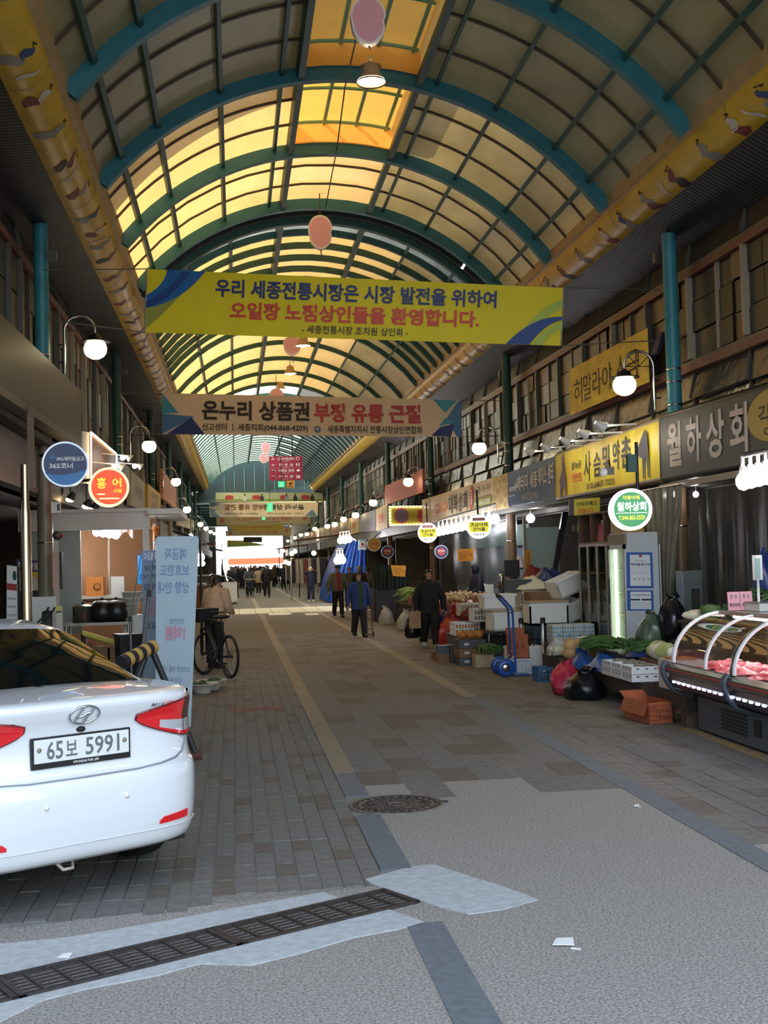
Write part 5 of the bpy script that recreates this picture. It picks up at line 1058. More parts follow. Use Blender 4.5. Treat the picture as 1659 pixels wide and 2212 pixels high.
# ================================================================ x-banner stands
mat('banner_pale', '#dcedf8', .5, tl=.5); mat('banner_pale2', '#9fb3c4', .5, tl=.3); mat('thru_blue', '#7f93bd', .6); mat('thru_pink', '#d08fa8', .6); mat('thru_navy', '#4d5a80', .6)
XB = Board('standing_banner', 'tall pale blue standing banner seen from its back, lettering mirrored', 'banner', pY(337, 1159, 13.0), pY(430, 1158, 13.0), pY(412, 1570, 13.0), pY(336, 1566, 13.0), .004, MATS['banner_pale'], part='sheet')
for body, u0, v0, u1, v1, m, bo in (('예금자', .2, .062, .72, .125, 'thru_blue', .02), ('보호한도', .1, .15, .8, .21, 'thru_blue', .02), ('상향 안내', .06, .24, .82, .303, 'thru_blue', .02), ('5천만원 ▸', .28, .435, .72, .463, 'thru_blue', .01), ('1억원', .25, .475, .75, .55, 'thru_pink', .04), ('2025년 9월 1일', .15, .685, .92, .715, 'thru_blue', .01), ('1인당 원금', .3, .745, .72, .775, 'thru_blue', .01), ('소정의 이자', .15, .81, .92, .845, 'thru_blue', .01), ('1억원', .2, .875, .82, .94, 'thru_pink', .04)): XB.text(body, u0, v0, u1, v1, MATS[m], bo, mirror=True)
mat('alu', '#c3c5c8', .3, .8)
def rod(t, a, b_, r=.016, m='alu'): MB().tube([a, b_], r, 8).build('rod', MATS[m], t, True)
hub = pY(322, 1283, 13.3); foot = V((hub.x-.1, 13.55, 0)); mid = pY(306, 1420, 13.45)
rod(XB.root, hub, mid, .02); rod(XB.root, mid, V((mid.x-.03, 13.6, .02)), .02); MB().cbox(hub-V((0, 0, .03)), (.05, .05, .07)).build('hub', MATS['black'], XB.root, True)
for c_ in (XB.c[0], XB.c[1]): rod(XB.root, hub, c_+V((0, .01, 0)), .005, 'sash_pale'); MB().cbox(c_-V((0, .0, .02)), (.022, .02, .03)).build('corner_clip', MATS['black'], XB.root, True)
for c_ in (XB.c[2], XB.c[3]): rod(XB.root, V((hub.x, 13.35, .5)), c_+V((0, .01, 0)), .006, 'alu')
XB2 = Board('standing_banner', 'greyer standing banner half hidden behind the pale blue one, lettering mirrored', 'banner', pY(306, 1190, 14.0), pY(352, 1188, 14.0), pY(360, 1545, 14.0), pY(309, 1545, 14.0), .004, MATS['banner_pale2'], part='sheet'); XB2.rect(0, 0, 1, .07, MATS['thru_blue'])
for body, v0, v1, m in (('특별금리', .01, .06, 'ink_white'), ('예금', .09, .12, 'thru_navy'), ('이벤트 안내', .145, .17, 'thru_navy'), ('가입', .2, .24, 'thru_navy'), ('금융', .28, .33, 'thru_pink'), ('상담', .345, .4, 'thru_pink'), ('신규 고객', .44, .48, 'thru_navy')): XB2.text(body, .1, v0, .75, v1, MATS[m], .015, mirror=True)
h2 = pY(281, 1338, 14.2); rod(XB2.root, h2, V((h2.x, 14.3, .02)), .015); MB().cbox(h2-V((0, 0, .02)), (.045, .045, .06)).build('hub', MATS['black'], XB2.root, True); rod(XB2.root, h2, XB2.c[0]+V((0, .01, 0)), .005, 'sash_pale')
BL_ = Board('hanging_sign', 'small cyan vertical sign between the kiosk and the greyer banner', 'sign', *quad_px([(297, 1200), (308, 1200), (308, 1262), (297, 1262)], 'Y', 19.), .03, MATS['sign_sky']); BL_.oval(.6, .75, .25, .1, MATS['ink_navy']).oval(.6, .75, .14, .055, MATS['sign_sky'])
# ================================================================ striped parking barrier
mat('hazard_black', '#2c2d30', .45); mat('hazard_yellow', '#c8a25a', .45); mat('paint_yellow', '#d9a92c', .4); mat('rust', '#5d3a2c', .8)
PL = gp(425, 1640); a = pY(262, 1432, 10.6); b_ = pY(331, 1397, 11.0); d_ = (b_-a)
t = thing('parking_barrier', 'black and yellow striped parking barrier on splayed legs behind the white car', 'barrier', (PL.x, PL.y, 0))
for k in range(8): MB().tube([a+d_*(k/8), a+d_*((k+1)/8)], .062, 20).build('stripe', MATS['hazard_black' if k % 2 == 0 else 'hazard_yellow'], t, True)
k1 = a+d_*.93; e1 = V((PL.x, PL.y, .03)); MB().tube([k1, k1.lerp(e1, .42)], .03, 10).build('leg', MATS['hazard_black'], t, True); MB().tube([k1.lerp(e1, .42), k1.lerp(e1, .62)], .031, 10).build('leg', MATS['paint_yellow'], t, True); MB().tube([k1.lerp(e1, .62), e1], .03, 10).build('leg', MATS['hazard_black'], t, True)
MB().tube([e1+V((-.05, 0, 0)), e1+V((.05, 0, 0))], .04, 10).build('hinge', MATS['rust'], t, True)
k2 = a+d_*.8; e2 = V((PL.x-.75, PL.y-.25, .02)); MB().tube([k2, e2], .03, 10).build('leg', MATS['hazard_black'], t, True); k3 = a+d_*.15; e3 = V((e2.x-.2, e2.y-.35, .02)); MB().tube([k3, e3], .03, 10).build('leg', MATS['hazard_black'], t, True)
# ================================================================ bicycle, basins, freezer cart
bk = thing('bicycle', 'black bicycle parked behind the pale blue standing banner', 'bicycle', (gp(470, 1462).x, 18.8, 0))
WB, WA = gp(497, 1466), gp(443, 1457); WB.z = WA.z = .335; ax = (WA-WB); ax.z = 0; ax.normalize()
def wheel(c, ang, nm):
    M = Matrix.Translation(c) @ Matrix.Rotation(ang, 4, 'Z') @ Matrix.Rotation(pi/2, 4, 'X'); b = MB(); R_ = .335
    vs = []; fs = []
    for i in range(40):
        for k in range(8): vs.append(M @ V(((R_-.022+.022*cos(2*pi*k/8))*cos(2*pi*i/40), (R_-.022+.022*cos(2*pi*k/8))*sin(2*pi*i/40), .024*sin(2*pi*k/8))))
    for i in range(40):
        for k in range(8): fs.append((i*8+k, ((i+1) % 40)*8+k, ((i+1) % 40)*8+(k+1) % 8, i*8+(k+1) % 8))
    b.add(vs, fs, True); w_ = b.build('wheel', MATS['rubber'], bk, True)
    b = MB(); b.lathe([(.288, -.008), (.295, 0), (.288, .008)], 36, c, M.to_3x3().to_4x4()); b.lathe([(.09, -.004), (.09, .004)], 20, c, M.to_3x3().to_4x4()); b.build('rim', MATS['dark_metal'], w_, True)
    b = MB()
    for i in range(14): an = 2*pi*i/14; b.tube([M @ V((.02*cos(an+.5), .02*sin(an+.5), .02*(-1)**i)), M @ V((.29*cos(an), .29*sin(an), 0))], .0022, 3)
    tag(b.build('spokes', MATS['steel'], w_, True), kind='stuff'); b = MB(); b.tube([M @ V((0, 0, -.05)), M @ V((0, 0, .05))], .02, 8); b.build('hub', MATS['dark_metal'], w_, True)
fa = atan2(ax.y, ax.x); wheel(WB, fa, 'rear'); wheel(WA, fa-1.0, 'front')
bb = WB.lerp(WA, .43)+V((0, 0, -.03)); seat = WB.lerp(WA, .3)+V((0, 0, .5)); head = WB.lerp(WA, .86)+V((0, 0, .55)); hd2 = WB.lerp(WA, .9)+V((0, 0, .4))
b = MB()
for p, q, r in ((bb, seat, .026), (bb, hd2, .034), (seat, head, .03), (WB, bb, .018), (WB, seat, .015), (hd2, head, .032)): b.tube([p, q], r, 8)
b.build('frame', MATS['black'], bk, True); b = MB()
for s_ in (-.05, .05): n_ = V((-sin(fa-1.), cos(fa-1.), 0))*s_; b.tube([WA+n_, WA+n_+V((0, 0, .38)), hd2], .028, 8)
b.build('fork', MATS['black'], bk, True); hb = V((-sin(fa-1.), cos(fa-1.), 0)); b = MB(); b.tube([head+V((0, 0, .1))-hb*.32, head+V((0, 0, .12)), head+V((0, 0, .1))+hb*.32], .014, 8); b.tube([head, head+V((0, 0, .12))], .016, 8); b.build('handlebar', MATS['black'], bk, True)
b = MB(); b.ball(seat+V((0, 0, .1)), .13, 10, (1.1, .55, .28)); b.tube([seat, seat+V((0, 0, .09))], .014, 6); b.build('saddle', MATS['black'], bk, True)
sd_ = V((-sin(fa), cos(fa), 0)); b = MB(); b.lathe([(.09, -.004), (.095, 0), (.09, .004)], 20, bb, Matrix.Rotation(fa, 4, 'Z') @ Matrix.Rotation(pi/2, 4, 'X')); b.build('chainring', MATS['steel'], bk, True)
for s_ in (-1, 1): p = bb+sd_*s_*.08; q = p+ax*(-s_*.12)+V((0, 0, s_*.11)); MB().tube([p, q], .012, 6).build('crank', MATS['steel'], bk, True); MB().cbox(q+sd_*s_*.05-V((0, 0, .012)), (.09, .09, .025), fa).build('pedal', MATS['black'], bk, True)
MB().tube([bb+V((0, 0, -.02)), bb+sd_*-.16+ax*-.1+V((0, 0, -.29))], .012, 6).build('kickstand', MATS['dark_metal'], bk, True); b = MB(); b.cbox(head+ax*.1+V((0, 0, -.05)), (.3, .3, .22), fa, taper=1.15); b.build('basket', MATS['black'], bk, True)
mat('basin', '#cfcbc2', .4); mat('greens', '#3f5a2c', .8, n=.4, ns=14)
for i, (x, y, r) in enumerate(((437, 1500, .2), (456, 1492, .2))):
    p = gp(x, y); t = thing('basin', 'white plastic basin of greens on the paving, %s of the two' % ['nearer', 'farther'][i], 'basin', (p.x, p.y+.15, 0), 0, 'basins beside the banner'); MB().lathe([(0, .0), (.11, 0), (.115, .02), (.2, .12), (.215, .125), (.215, .135), (.195, .135), (.11, .04), (0, .04)], 20).build('bowl', MATS['basin'], t); b = MB(); r2 = random.Random(i)
    for k in range(14): a_ = r2.uniform(0, 6.28); q = r2.uniform(0, .13); b.ball((q*cos(a_), q*sin(a_), .11+r2.uniform(0, .03)), .045, 6, (1.2, 1, .5))
    tag(b.build('greens', MATS['greens'], t), kind='stuff')
p = gp(490, 1305); t = thing('freezer_cart', 'white chest freezer cart down the left side of the street', 'freezer', (p.x, p.y+.8, 0)); MB().cbox((0, 0, .12), (.95, 1.6, .85)).build('body', MATS['white_paint'], t); b = MB(); b.grid(lambda u, v: V((-.45+.9*u, -.78+1.56*v, .97+.3*sin(pi*(u*.8+.2)))), 10, 1); b.build('lid', MATS['tub_white'], t)
for sx in (-.38, .38):
    for sy in (-.7, .7): b = MB(); b.lathe([(.02, -.02), (.06, -.02), (.06, .02), (.02, .02)], 10, (sx, sy, .06), Matrix.Rotation(pi/2, 4, 'Y')); b.build('wheel', MATS['rubber'], t)
# far left stalls: awnings, counters, bulbs
mat('awning_navy', '#23283e', .7); mat('awning_wine', '#5c2a30', .7); mat('tarp_blue', '#1f3f78', .55, n=.15, ns=3, bump=.5, bs=5)
for i, (x0, y0, x1, y1, Y0, m, l) in enumerate(((374, 1150, 432, 1168, 24, 'awning_navy', 'navy awning just behind the pale blue standing banner'), (428, 1172, 462, 1178, 40, 'awning_wine', 'wine red awning on the left side, beyond the navy one'), (455, 1185, 480, 1190, 62, 'awning_navy', 'small dark awning farther along the left side'))):
    t = thing('awning', l, 'awning', (pY(x0, y0, Y0).x, Y0, pY(x0, y0, Y0).z)); A, B_ = pY(x0, y0, Y0), pY(x1, y1, Y0-.4); b = MB(); b.prism([A, B_, B_+V((0, 4 if i else 6, 0)), A+V((0, 4 if i else 6, 0))], (0, 0, .05)); b.build('cloth', MATS[m], t, True); MB().tube([B_+V((0, .05, 0)), V((B_.x, B_.y+.05, 0))], .025, 6).build('post', MATS['dark_metal'], t, True)
for i, (x, y, Y, w_, h_, m, l) in enumerate(((444, 1340, 24., .7, 1., 'inner_dark', 'dark stall counter behind the bicycle'), (462, 1318, 40., 1.2, 1.1, 'inner_brown', 'brown stall counter on the left beyond the beige coat'), (468, 1300, 66., 1.6, 1.2, 'inner_dark', 'dark stall counter far along the left side'))):
    t = thing('stall_counter', l, 'counter', (gp(x, y).x-w_/2-.2, Y+1, 0)); MB().cbox((0, 0, 0), (w_, 3, h_)).build('body', MATS[m], t); MB().cbox((.02, 0, h_), (w_+.1, 3.1, .05)).build('top', MATS['inner_pale'], t)
for i, (x, y, Y, m, r) in enumerate(((433, 1204, 26., 'bulb', .09), (430, 1217, 26., 'bulb', .06), (437, 1217, 26., 'bulb', .06), (480, 1200, 44., 'bulb', .12), (488, 1214, 60., 'bulb_warm', .1), (486, 1222, 60., 'bulb_warm', .1), (412, 1158, 30., 'bulb', .06), (470, 1167, 60., 'bulb', .09), (476, 1172, 66., 'bulb', .09))):
    p = pY(x, y, Y); t = thing('hanging_bulb', 'bright bulb hanging over the left stalls, number %s going in' % ['one', 'two', 'three', 'four', 'five', 'six', 'seven', 'eight', 'nine'][i], 'bulb', p, 0, 'bulbs over the left stalls'); t['label'] = ['bright bulb over the left stall beside the banner, upper', 'bright bulb over the left stall beside the banner, lower left', 'bright bulb over the left stall beside the banner, lower right', 'single bright bulb in front of the left brown pillar', 'upper warm bulb at the far left stalls', 'lower warm bulb at the far left stalls', 'small bulb at the edge of the navy awning', 'bulb above the wine red awning', 'bulb just right of the one above the wine red awning'][i]; MB().ball((0, 0, 0), r, 10).build('bulb', MATS[m], t); MB().tube([(0, 0, r), (0, 0, r+.4)], .01, 4).build('cord', MATS['wire'], t)
t = thing('tarpaulin', 'dark blue tarpaulin draped beside the white freezer cart', 'tarpaulin', (gp(480, 1290).x-.5, 58, 0)); b = MB(); b.grid(lambda u, v: pY(478+22*u*v, 1215+75*v, 57+.6*sin(u*9)), 10, 6); b.build('sheet', MATS['awning_navy'], t, True)
# ================================================================ right-hand shops and stalls
def glass(name, tint='#ffffff', rough=.0, f=1.0):
    m = bpy.data.materials.new(name); m.use_nodes = True; N = m.node_tree.nodes; L = m.node_tree.links; N.remove(N['Principled BSDF'])
    fr = N.new('ShaderNodeFresnel'); fr.inputs[0].default_value = 1.5; t_ = N.new('ShaderNodeBsdfTransparent'); t_.inputs[0].default_value = lin(tint); g_ = N.new('ShaderNodeBsdfGlossy'); g_.inputs['Roughness'].default_value = rough
    mm = N.new('ShaderNodeMath'); mm.operation = 'MULTIPLY_ADD'; mm.inputs[1].default_value = f; mm.inputs[2].default_value = .03; L.new(fr.outputs[0], mm.inputs[0])
    ms = N.new('ShaderNodeMixShader'); L.new(mm.outputs[0], ms.inputs[0]); L.new(t_.outputs[0], ms.inputs[1]); L.new(g_.outputs[0], ms.inputs[2]); L.new(ms.outputs[0], N['Material Output'].inputs[0]); MATS[name] = m
glass('case_glass', '#eef2ee', .0, .8); mat('crate_grey', '#3f4348', .5); mat('styro', '#e6e8e6', .75, bump=.1, bs=80); mat('styro_warm', '#d8d0bc', .75, bump=.1, bs=80)
glass('clear_sheet', '#c0c3bc', .25, .06); glass('door_glass', '#d6dcd8', .02, .35)
mat('case_grey', '#4d565e', .4); mat('case_purple', '#33202b', .35); mat('arc_white', '#e9edf0', .3); mat('meat', '#b02a40', .35, n=.35, ns=22, col2='#dc8a94'); mat('fat', '#e8b9b5', .4); mat('led_blue', '#ffffff', .3, em=5, emc='#cfd6ff')
# ---- curved glass meat counter
CX, CY0, CY1 = 4.42, 7.6, 11.28
mcx = thing('display_counter', 'curved glass meat display counter with a strip of lights at the right edge', 'counter', (CX+.4, (CY0+CY1)/2, 0))
MB().box((CX, CY0, .03), (CX+.85, CY1, .40)).build('base', MATS['case_grey'], mcx, True)
b = MB(); b.box((CX+.05, CY0, 0), (CX+.8, CY1, .03)); b.build('plinth', MATS['black'], mcx, True)
gy = 10.15; grl = None
for k in range(6):
    b = MB(); b.box((CX-.012, gy, .12+.04*k), (CX+.001, gy+.55, .142+.04*k)); b.build('vent_slat', MATS['black'], mcx, True)
MB().box((CX-.008, 9.86, .15), (CX+.001, 10.0, .33)).build('control_window', MATS['black'], mcx, True); MB().box((CX-.006, 10.85, .16), (CX+.001, 11.08, .34)).build('hatch', MATS['case_grey'], mcx, True)
def prof(pts, Y0, Y1, m, nm): b = MB(); b.prism([V((x, Y0, z)) for x, z in pts], (0, Y1-Y0, 0)); return b.build(nm, MATS[m], mcx, True)
FX = 4.17
prof([(CX+.02, .40), (FX+.05, .50), (FX, .60), (FX+.02, .66), (CX+.8, .66), (CX+.8, .40)], CY0, CY1+.12, 'case_purple', 'lower_fascia')
prof([(FX+.01, .66), (FX-.02, .68), (FX-.02, .75), (FX+.03, .78), (FX+.06, .70)], CY0, CY1+.12, 'stock_steel', 'bumper')
prof([(FX-.023, .705), (FX-.026, .71), (FX-.026, .722), (FX-.023, .727)], CY0, CY1+.1, 'ink_maroon', 'bumper_stripe')
prof([(FX+.03, .78), (FX+.06, .79), (FX+.10, .74), (FX+.08, .70)], CY0, CY1+.1, 'black', 'sill')
MB().box((FX+.06, CY0, .70), (CX+.8, CY1+.05, .73)).build('tray', MATS['stock_steel'], mcx, True)
s0 = None
for k in range(26):
    yy = CY1-.02-k*.125
    if s0 is None: b = MB(); b.cbox((0, 0, 0), (.018, .05, .022)); s0 = b.build('strip_light', MATS['led_blue'], mcx); o = s0
    else: o = share(s0, mcx)
    o.location = V((FX+.012, yy, .565))-mcx.location
def AR(t, Y): a = pi*.5*t; return V((FX+.05+.52*(1-cos(a)), Y, .79+.56*sin(a)))
for Y, m, r in ((CY1+.08, 'arc_white', .022), (CY1-.72, 'arc_white', .018), (CY1-1.32, 'stock_steel', .024), (CY1-1.36, 'arc_white', .018), (CY1-2.1, 'arc_white', .018), (CY1-2.75, 'arc_white', .022)): MB().tube([AR(t/12, Y) for t in range(13)], r, 6, flat=1.6).build('glass_frame', MATS[m], mcx, True)
pth = [V((FX+.0+.0, CY1-1.34, .80)), V((FX-.035, CY1-1.34, .76)), V((FX-.04, CY1-1.34, .66)), V((FX-.0, CY1-1.34, .56)), V((FX+.06, CY1-1.34, .46)), V((CX-.0, CY1-1.34, .38))]; MB().tube(pth, .028, 6, flat=1.6).build('end_cap', MATS['case_grey'], mcx, True)
pth = [p+V((0, 1.48, 0)) for p in pth]; MB().tube(pth, .028, 6, flat=1.4).build('end_cap', MATS['case_grey'], mcx, True)
b = MB(); b.grid(lambda u, v: AR(u, CY0+(CY1+.06-CY0)*v), 14, 6); b.build('curved_glass', MATS['case_glass'], mcx, True)
b = MB(); b.add([AR(t/10, CY1+.07) for t in range(11)]+[V((CX+.75, CY1+.07, 1.35)), V((CX+.75, CY1+.07, .75))], [tuple(range(13))]); b.build('end_glass', MATS['case_glass'], mcx, True)
MB().box((FX+.55, CY0, 1.335), (CX+.8, CY1+.1, 1.37)).build('top_shelf', MATS['stock_steel'], mcx, True); MB().box((FX+.52, CY0, 1.33), (FX+.56, CY1+.1, 1.375)).build('top_edge', MATS['sash_pale'], mcx, True)
MB().box((CX+.74, CY0, .73), (CX+.8, CY1+.05, 1.335)).build('rear_panel', MATS['inner_dark'], mcx, True); mat('case_lamp', '#ffffff', .3, em=9, emc='#ffe6ea'); MB().box((FX+.6, CY0+.1, 1.29), (FX+.66, CY1-.1, 1.32)).build('case_lamp', MATS['case_lamp'], mcx, True); mcx.scale = (1, 1, .84)
rm = random.Random(5); ms = []
for k in range(4):
    b = MB(); b.grid(lambda u, v: V(((u-.5)*.3, (v-.5)*.2, .03*sin(pi*u)*sin(pi*v)*2+.012*sin(u*14+k)*sin(v*9))), 8, 6); b.ball((0, 0, .0), .08, 8, (1.7, 1.1, .3)); ms.append(b)
mp = []
lab_m = ['near the left end of the case', 'in the middle of the case', 'toward the right of the case']
for i in range(42):
    yy = 8.6+rm.random()*2.55; xx = FX+.16+rm.random()*.42; k = i % 4
    rz = rm.uniform(0, 6.28); loc = (xx, yy, .62+.035*rm.random()); lb = 'slice of red marbled meat laid in the glass display counter'
    if i < 4: t = tag(ms[k].build('meat_cut', MATS['meat'], None), lb, 'meat', 'meat cuts in the glass counter'); mp.append(t)
    else: t = mp[k].copy(); C.objects.link(t)
    t.location = loc; t.rotation_euler = (0, 0, rz)
for i, (x, words) in enumerate(((1582, ('한 우', '특수부위')), (1611, ('한 우', '육회사시미')))):
    p0 = pX(x-14, 1270, 4.8); B_ = Board('price_card', 'pink price card on the meat counter, %s' % ['left one of the pair', 'right one of the pair'][i], 'card', V((4.735+.128*i, 11.22, 1.335)), V((4.857+.128*i, 11.22, 1.335)), V((4.857+.128*i, 11.2, 1.156)), V((4.735+.128*i, 11.2, 1.156)), .012, mat('card_pink', '#d79aa4', .5)); B_.text(words[0], .2, .14, .8, .36, MATS['ink_grey'], .01).text(words[1], .1, .6, .95, .82, MATS['ink_black'], .015)
    B_.root.location.z += 0
t = thing('weighing_scale', 'white weighing scale with a tall green display on the meat counter', 'scale', (5.05, 11.05, 1.155)); MB().cbox((0, 0, 0), (.3, .36, .07)).build('body', MATS['spot_white'], t); MB().cbox((-.02, 0, .07), (.27, .32, .015)).build('pan', MATS['stock_steel'], t); MB().tube([(-.02, .12, .03), (-.02, .12, .3)], .014, 8).build('pole', MATS['spot_white'], t); b = MB(); b.cbox((-.02, .12, .29), (.08, .05, .24), .3); d_ = b.build('display', MATS['spot_white'], t); b = MB(); b.cbox((-.03, .092, .31), (.055, .01, .19), .3); b.build('screen', MATS['inner_teal'], d_)
# ---- platforms (low benches of dark timber)
mat('timber_dark', '#3b312c', .75, n=.25, ns=6, st=(1, 6, 1)); mat('timber', '#5a473a', .75, n=.25, ns=6, st=(1, 6, 1))
def bench(x0, y0, x1, y1, h, label):
    t = thing('bench', label, 'bench', ((x0+x1)/2, (y0+y1)/2, 0)); lx, ly = x1-x0, y1-y0; n_ = 4; p0 = None
    for k in range(n_):
        b = MB(); b.cbox((0, 0, h-.05), (lx/n_-.012, ly, .05))
        o = b.build('plank', MATS['timber_dark'], t) if p0 is None else share(p0, t); p0 = p0 or o; o.location = (-lx/2+lx*(k+.5)/n_, 0, 0)
    MB().cbox((-lx/2+.03, 0, h-.17), (.05, ly, .12)).build('apron', MATS['timber_dark'], t); MB().cbox((0, -ly/2+.03, h-.17), (lx-.1, .05, .12)).build('apron', MATS['timber_dark'], t); l0 = None
    for sx in (-1, 1):
        for sy in (-1, 1):
            b = MB(); b.cbox((0, 0, 0), (.12, .14, h-.17)); o = b.build('leg', MATS['timber'], t) if l0 is None else share(l0, t); l0 = l0 or o; o.location = (sx*(lx/2-.08), sy*(ly/2-.12), 0)
    return t
HB = .33
bench(4.36, 11.45, 4.95, 12.35, HB, 'dark timber bench nearest the meat counter, carrying the pink and white box'); bench(4.34, 12.7, 5.0, 14.95, HB, 'dark timber bench in the middle, carrying the white fish boxes'); bench(4.38, 15.3, 4.82, 17.1, HB, 'dark timber bench farthest along, carrying radishes and greens')
def wob(b, n, seed, amp): r_ = random.Random(seed); return [p+V((r_.uniform(-amp, amp),)*1+(r_.uniform(-amp, amp), r_.uniform(-amp, amp))) for p in b]
def carton(loc, d, m, label, rz=0., cat='box', name='carton', open_=False, flaps=None, group=None):
    t = thing(name, label, cat, loc, rz, group); x, y, z = d
    if not open_: MB().cbox((0, 0, 0), d).build('body', MATS[m], t); MB().cbox((0, 0, z), (x*.98, .05, .003)).build('tape', MATS['sign_tan'], t)
    else:
        b = MB(); w_ = .008; b.box((-x/2, -y/2, 0), (x/2, y/2, w_))
        for a, c_ in (((-x/2, -y/2, 0), (x/2, -y/2+w_, z)), ((-x/2, y/2-w_, 0), (x/2, y/2, z)), ((-x/2, -y/2, 0), (-x/2+w_, y/2, z)), ((x/2-w_, -y/2, 0), (x/2, y/2, z))): b.box(a, c_)
        b.build('body', MATS[m], t)
        for k, (A, B_, o) in enumerate((((-x/2, -y/2, z), (-x/2, y/2, z), (-.2*x, 0, -.62*z)), ((x/2, -y/2, z), (x/2, y/2, z), (.5*x*.25, 0, -.5*z)), ((-x/2, y/2, z), (x/2, y/2, z), (0, y*.2, .25*z)))):
            if flaps and k not in flaps: continue
            A, B_, o = V(A), V(B_), V(o); b = MB(); b.prism([A, B_, B_+o*.95, A+o], (0, 0, .006)); b.build('flap', MATS[m], t)
    return t
mat('carton_orange', '#a65a38', .7, n=.12, ns=6); mat('ink_rust', '#6d2a1c', .6)
t = carton((4.21, 12.12, 0), (.27, .56, .22), 'carton_orange', 'open orange brown carton on the paving beside the meat counter', .12, open_=True)
def face_text(t, body, x0, z0, x1, z1, m, y, bold=.01):
    vs, fs = glyphs(body, bold); MB().add([V((x0+(x1-x0)*u, y, z0+(z1-z0)*v)) for u, v in vs], fs).build('lettering', MATS[m], t)
face_text(t, '한송김', -.03, .05, .11, .085, 'ink_rust', -.284, .02); face_text(t, '품명', -.115, .155, -.06, .18, 'ink_rust', -.284); face_text(t, '전국농협', -.03, .115, .11, .135, 'ink_rust', -.284)
b = MB()
for z in (.04, .09, .14, .19): b.box((-.125, -.2835, z), (.125, -.282, z+.003))
for x in (-.125, -.05, .122): b.box((x, -.2835, .04), (x+.003, -.282, .193))
b.build('printed_table', MATS['ink_rust'], t)
# white fish boxes stacked on the middle bench
mat('fish_box', '#dfe1e4', .5); mat('dried_fish', '#8d8578', .7, n=.35, ns=25)
def lathe_bag(t, r, h, m, seed, neck=.3, name='body', sx=1., sy=1.):
    r_ = random.Random(seed); b = MB(); n_ = 24; P = [(0, 0), (.8, .0), (1., .1), (1.03, .3), (.96, .5), (.78, .68), (.5, .82), (neck*.8, .9), (neck*.6, .94), (neck*1.1, 1.)]; tx, ty = r_.uniform(-.3, .3)*r, r_.uniform(-.2, .2)*r; vs = []; fs = []
    ph = [r_.uniform(0, 6.28) for _ in range(4)]
    for rr_, z in P:
        for k in range(n_): a = 2*pi*k/n_; q = r*rr_*(1+.12*sin(2*a+ph[0]+z*4)+.08*sin(5*a+ph[1]+z*7)+.05*sin(9*a+ph[2])); q *= 1+r_.uniform(-.05, .05)*(0 < z < .9); vs.append(V((q*cos(a)*sx+tx*z*z, q*sin(a)*sy+ty*z*z, h*z*(1+.06*sin(3*a+ph[3])*(z > .2)))))
    for i in range(len(P)-1):
        for k in range(n_): fs.append((i*n_+k, i*n_+(k+1) % n_, (i+1)*n_+(k+1) % n_, (i+1)*n_+k))
    b.add(vs, fs, True); return b.build(name, MATS[m], t)
fb0 = None
spots = [(4.44, 12.95, 0), (4.44, 12.95, .085), (4.44, 13.32, 0), (4.44, 13.32, .085), (4.44, 13.69, 0), (4.44, 13.69, .085)]
for i, (x, y, z) in enumerate(spots):
    lab = 'white fish box on the middle bench, %s' % ['front row lower', 'front row upper', 'second row lower', 'second row upper', 'third row lower', 'third row upper'][i]
    if fb0 is None:
        fb0 = thing('fish_box', lab, 'box', (x, y, HB), 0, 'white fish boxes'); b = MB(); b.box((-.17, -.17, 0), (.17, .17, .006))
        for a, c_ in (((-.17, -.17, 0), (.17, -.16, .08)), ((-.17, .16, 0), (.17, .17, .08)), ((-.17, -.17, 0), (-.16, .17, .08)), ((.16, -.17, 0), (.17, .17, .08))): b.box(a, c_)
        b.build('tray', MATS['fish_box'], fb0); h0 = None
        for q in (-.1, .0, .1):
            b = MB(); b.cbox((0, -.1712, .05), (.03, .003, .012)); o = b.build('hand_hole', MATS['black'], fb0) if h0 is None else share(h0, fb0); h0 = h0 or o; o.location = (q, 0, 0)
            o = share(h0, fb0); o.rotation_euler = (0, 0, -pi/2); o.location = (0, q, 0)
        b = MB(); rf = random.Random(2)
        for q in range(16): b.ball((rf.uniform(-.12, .12), rf.uniform(-.12, .12), .06+rf.uniform(0, .03)), .05, 6, (1.3, .4, .35), Matrix.Rotation(rf.uniform(0, 3), 4, 'Z'))
        tag(b.build('dried_fish', MATS['dried_fish'], fb0), kind='stuff')
    else: dup(fb0, (x, y, HB+z), 0, lab)
t = carton((4.56, 12.06, HB), (.34, .42, .3), 'card_white', 'pink and white carton bound with red tape on the nearest bench', cat='box') if mat('card_white', '#d3c7c6', .6) else None
MB().box((-.173, -.213, .19), (.173, .213, .205)).build('red_tape', MATS['ink_red'], t); MB().cbox((-.06, -.2105, .02), (.1, .003, .07), 0).build('torn_patch', MATS['card'], t); MB().cbox((0, 0, .303), (.26, .3, .012)).build('onions', MATS['orange_box'], t)
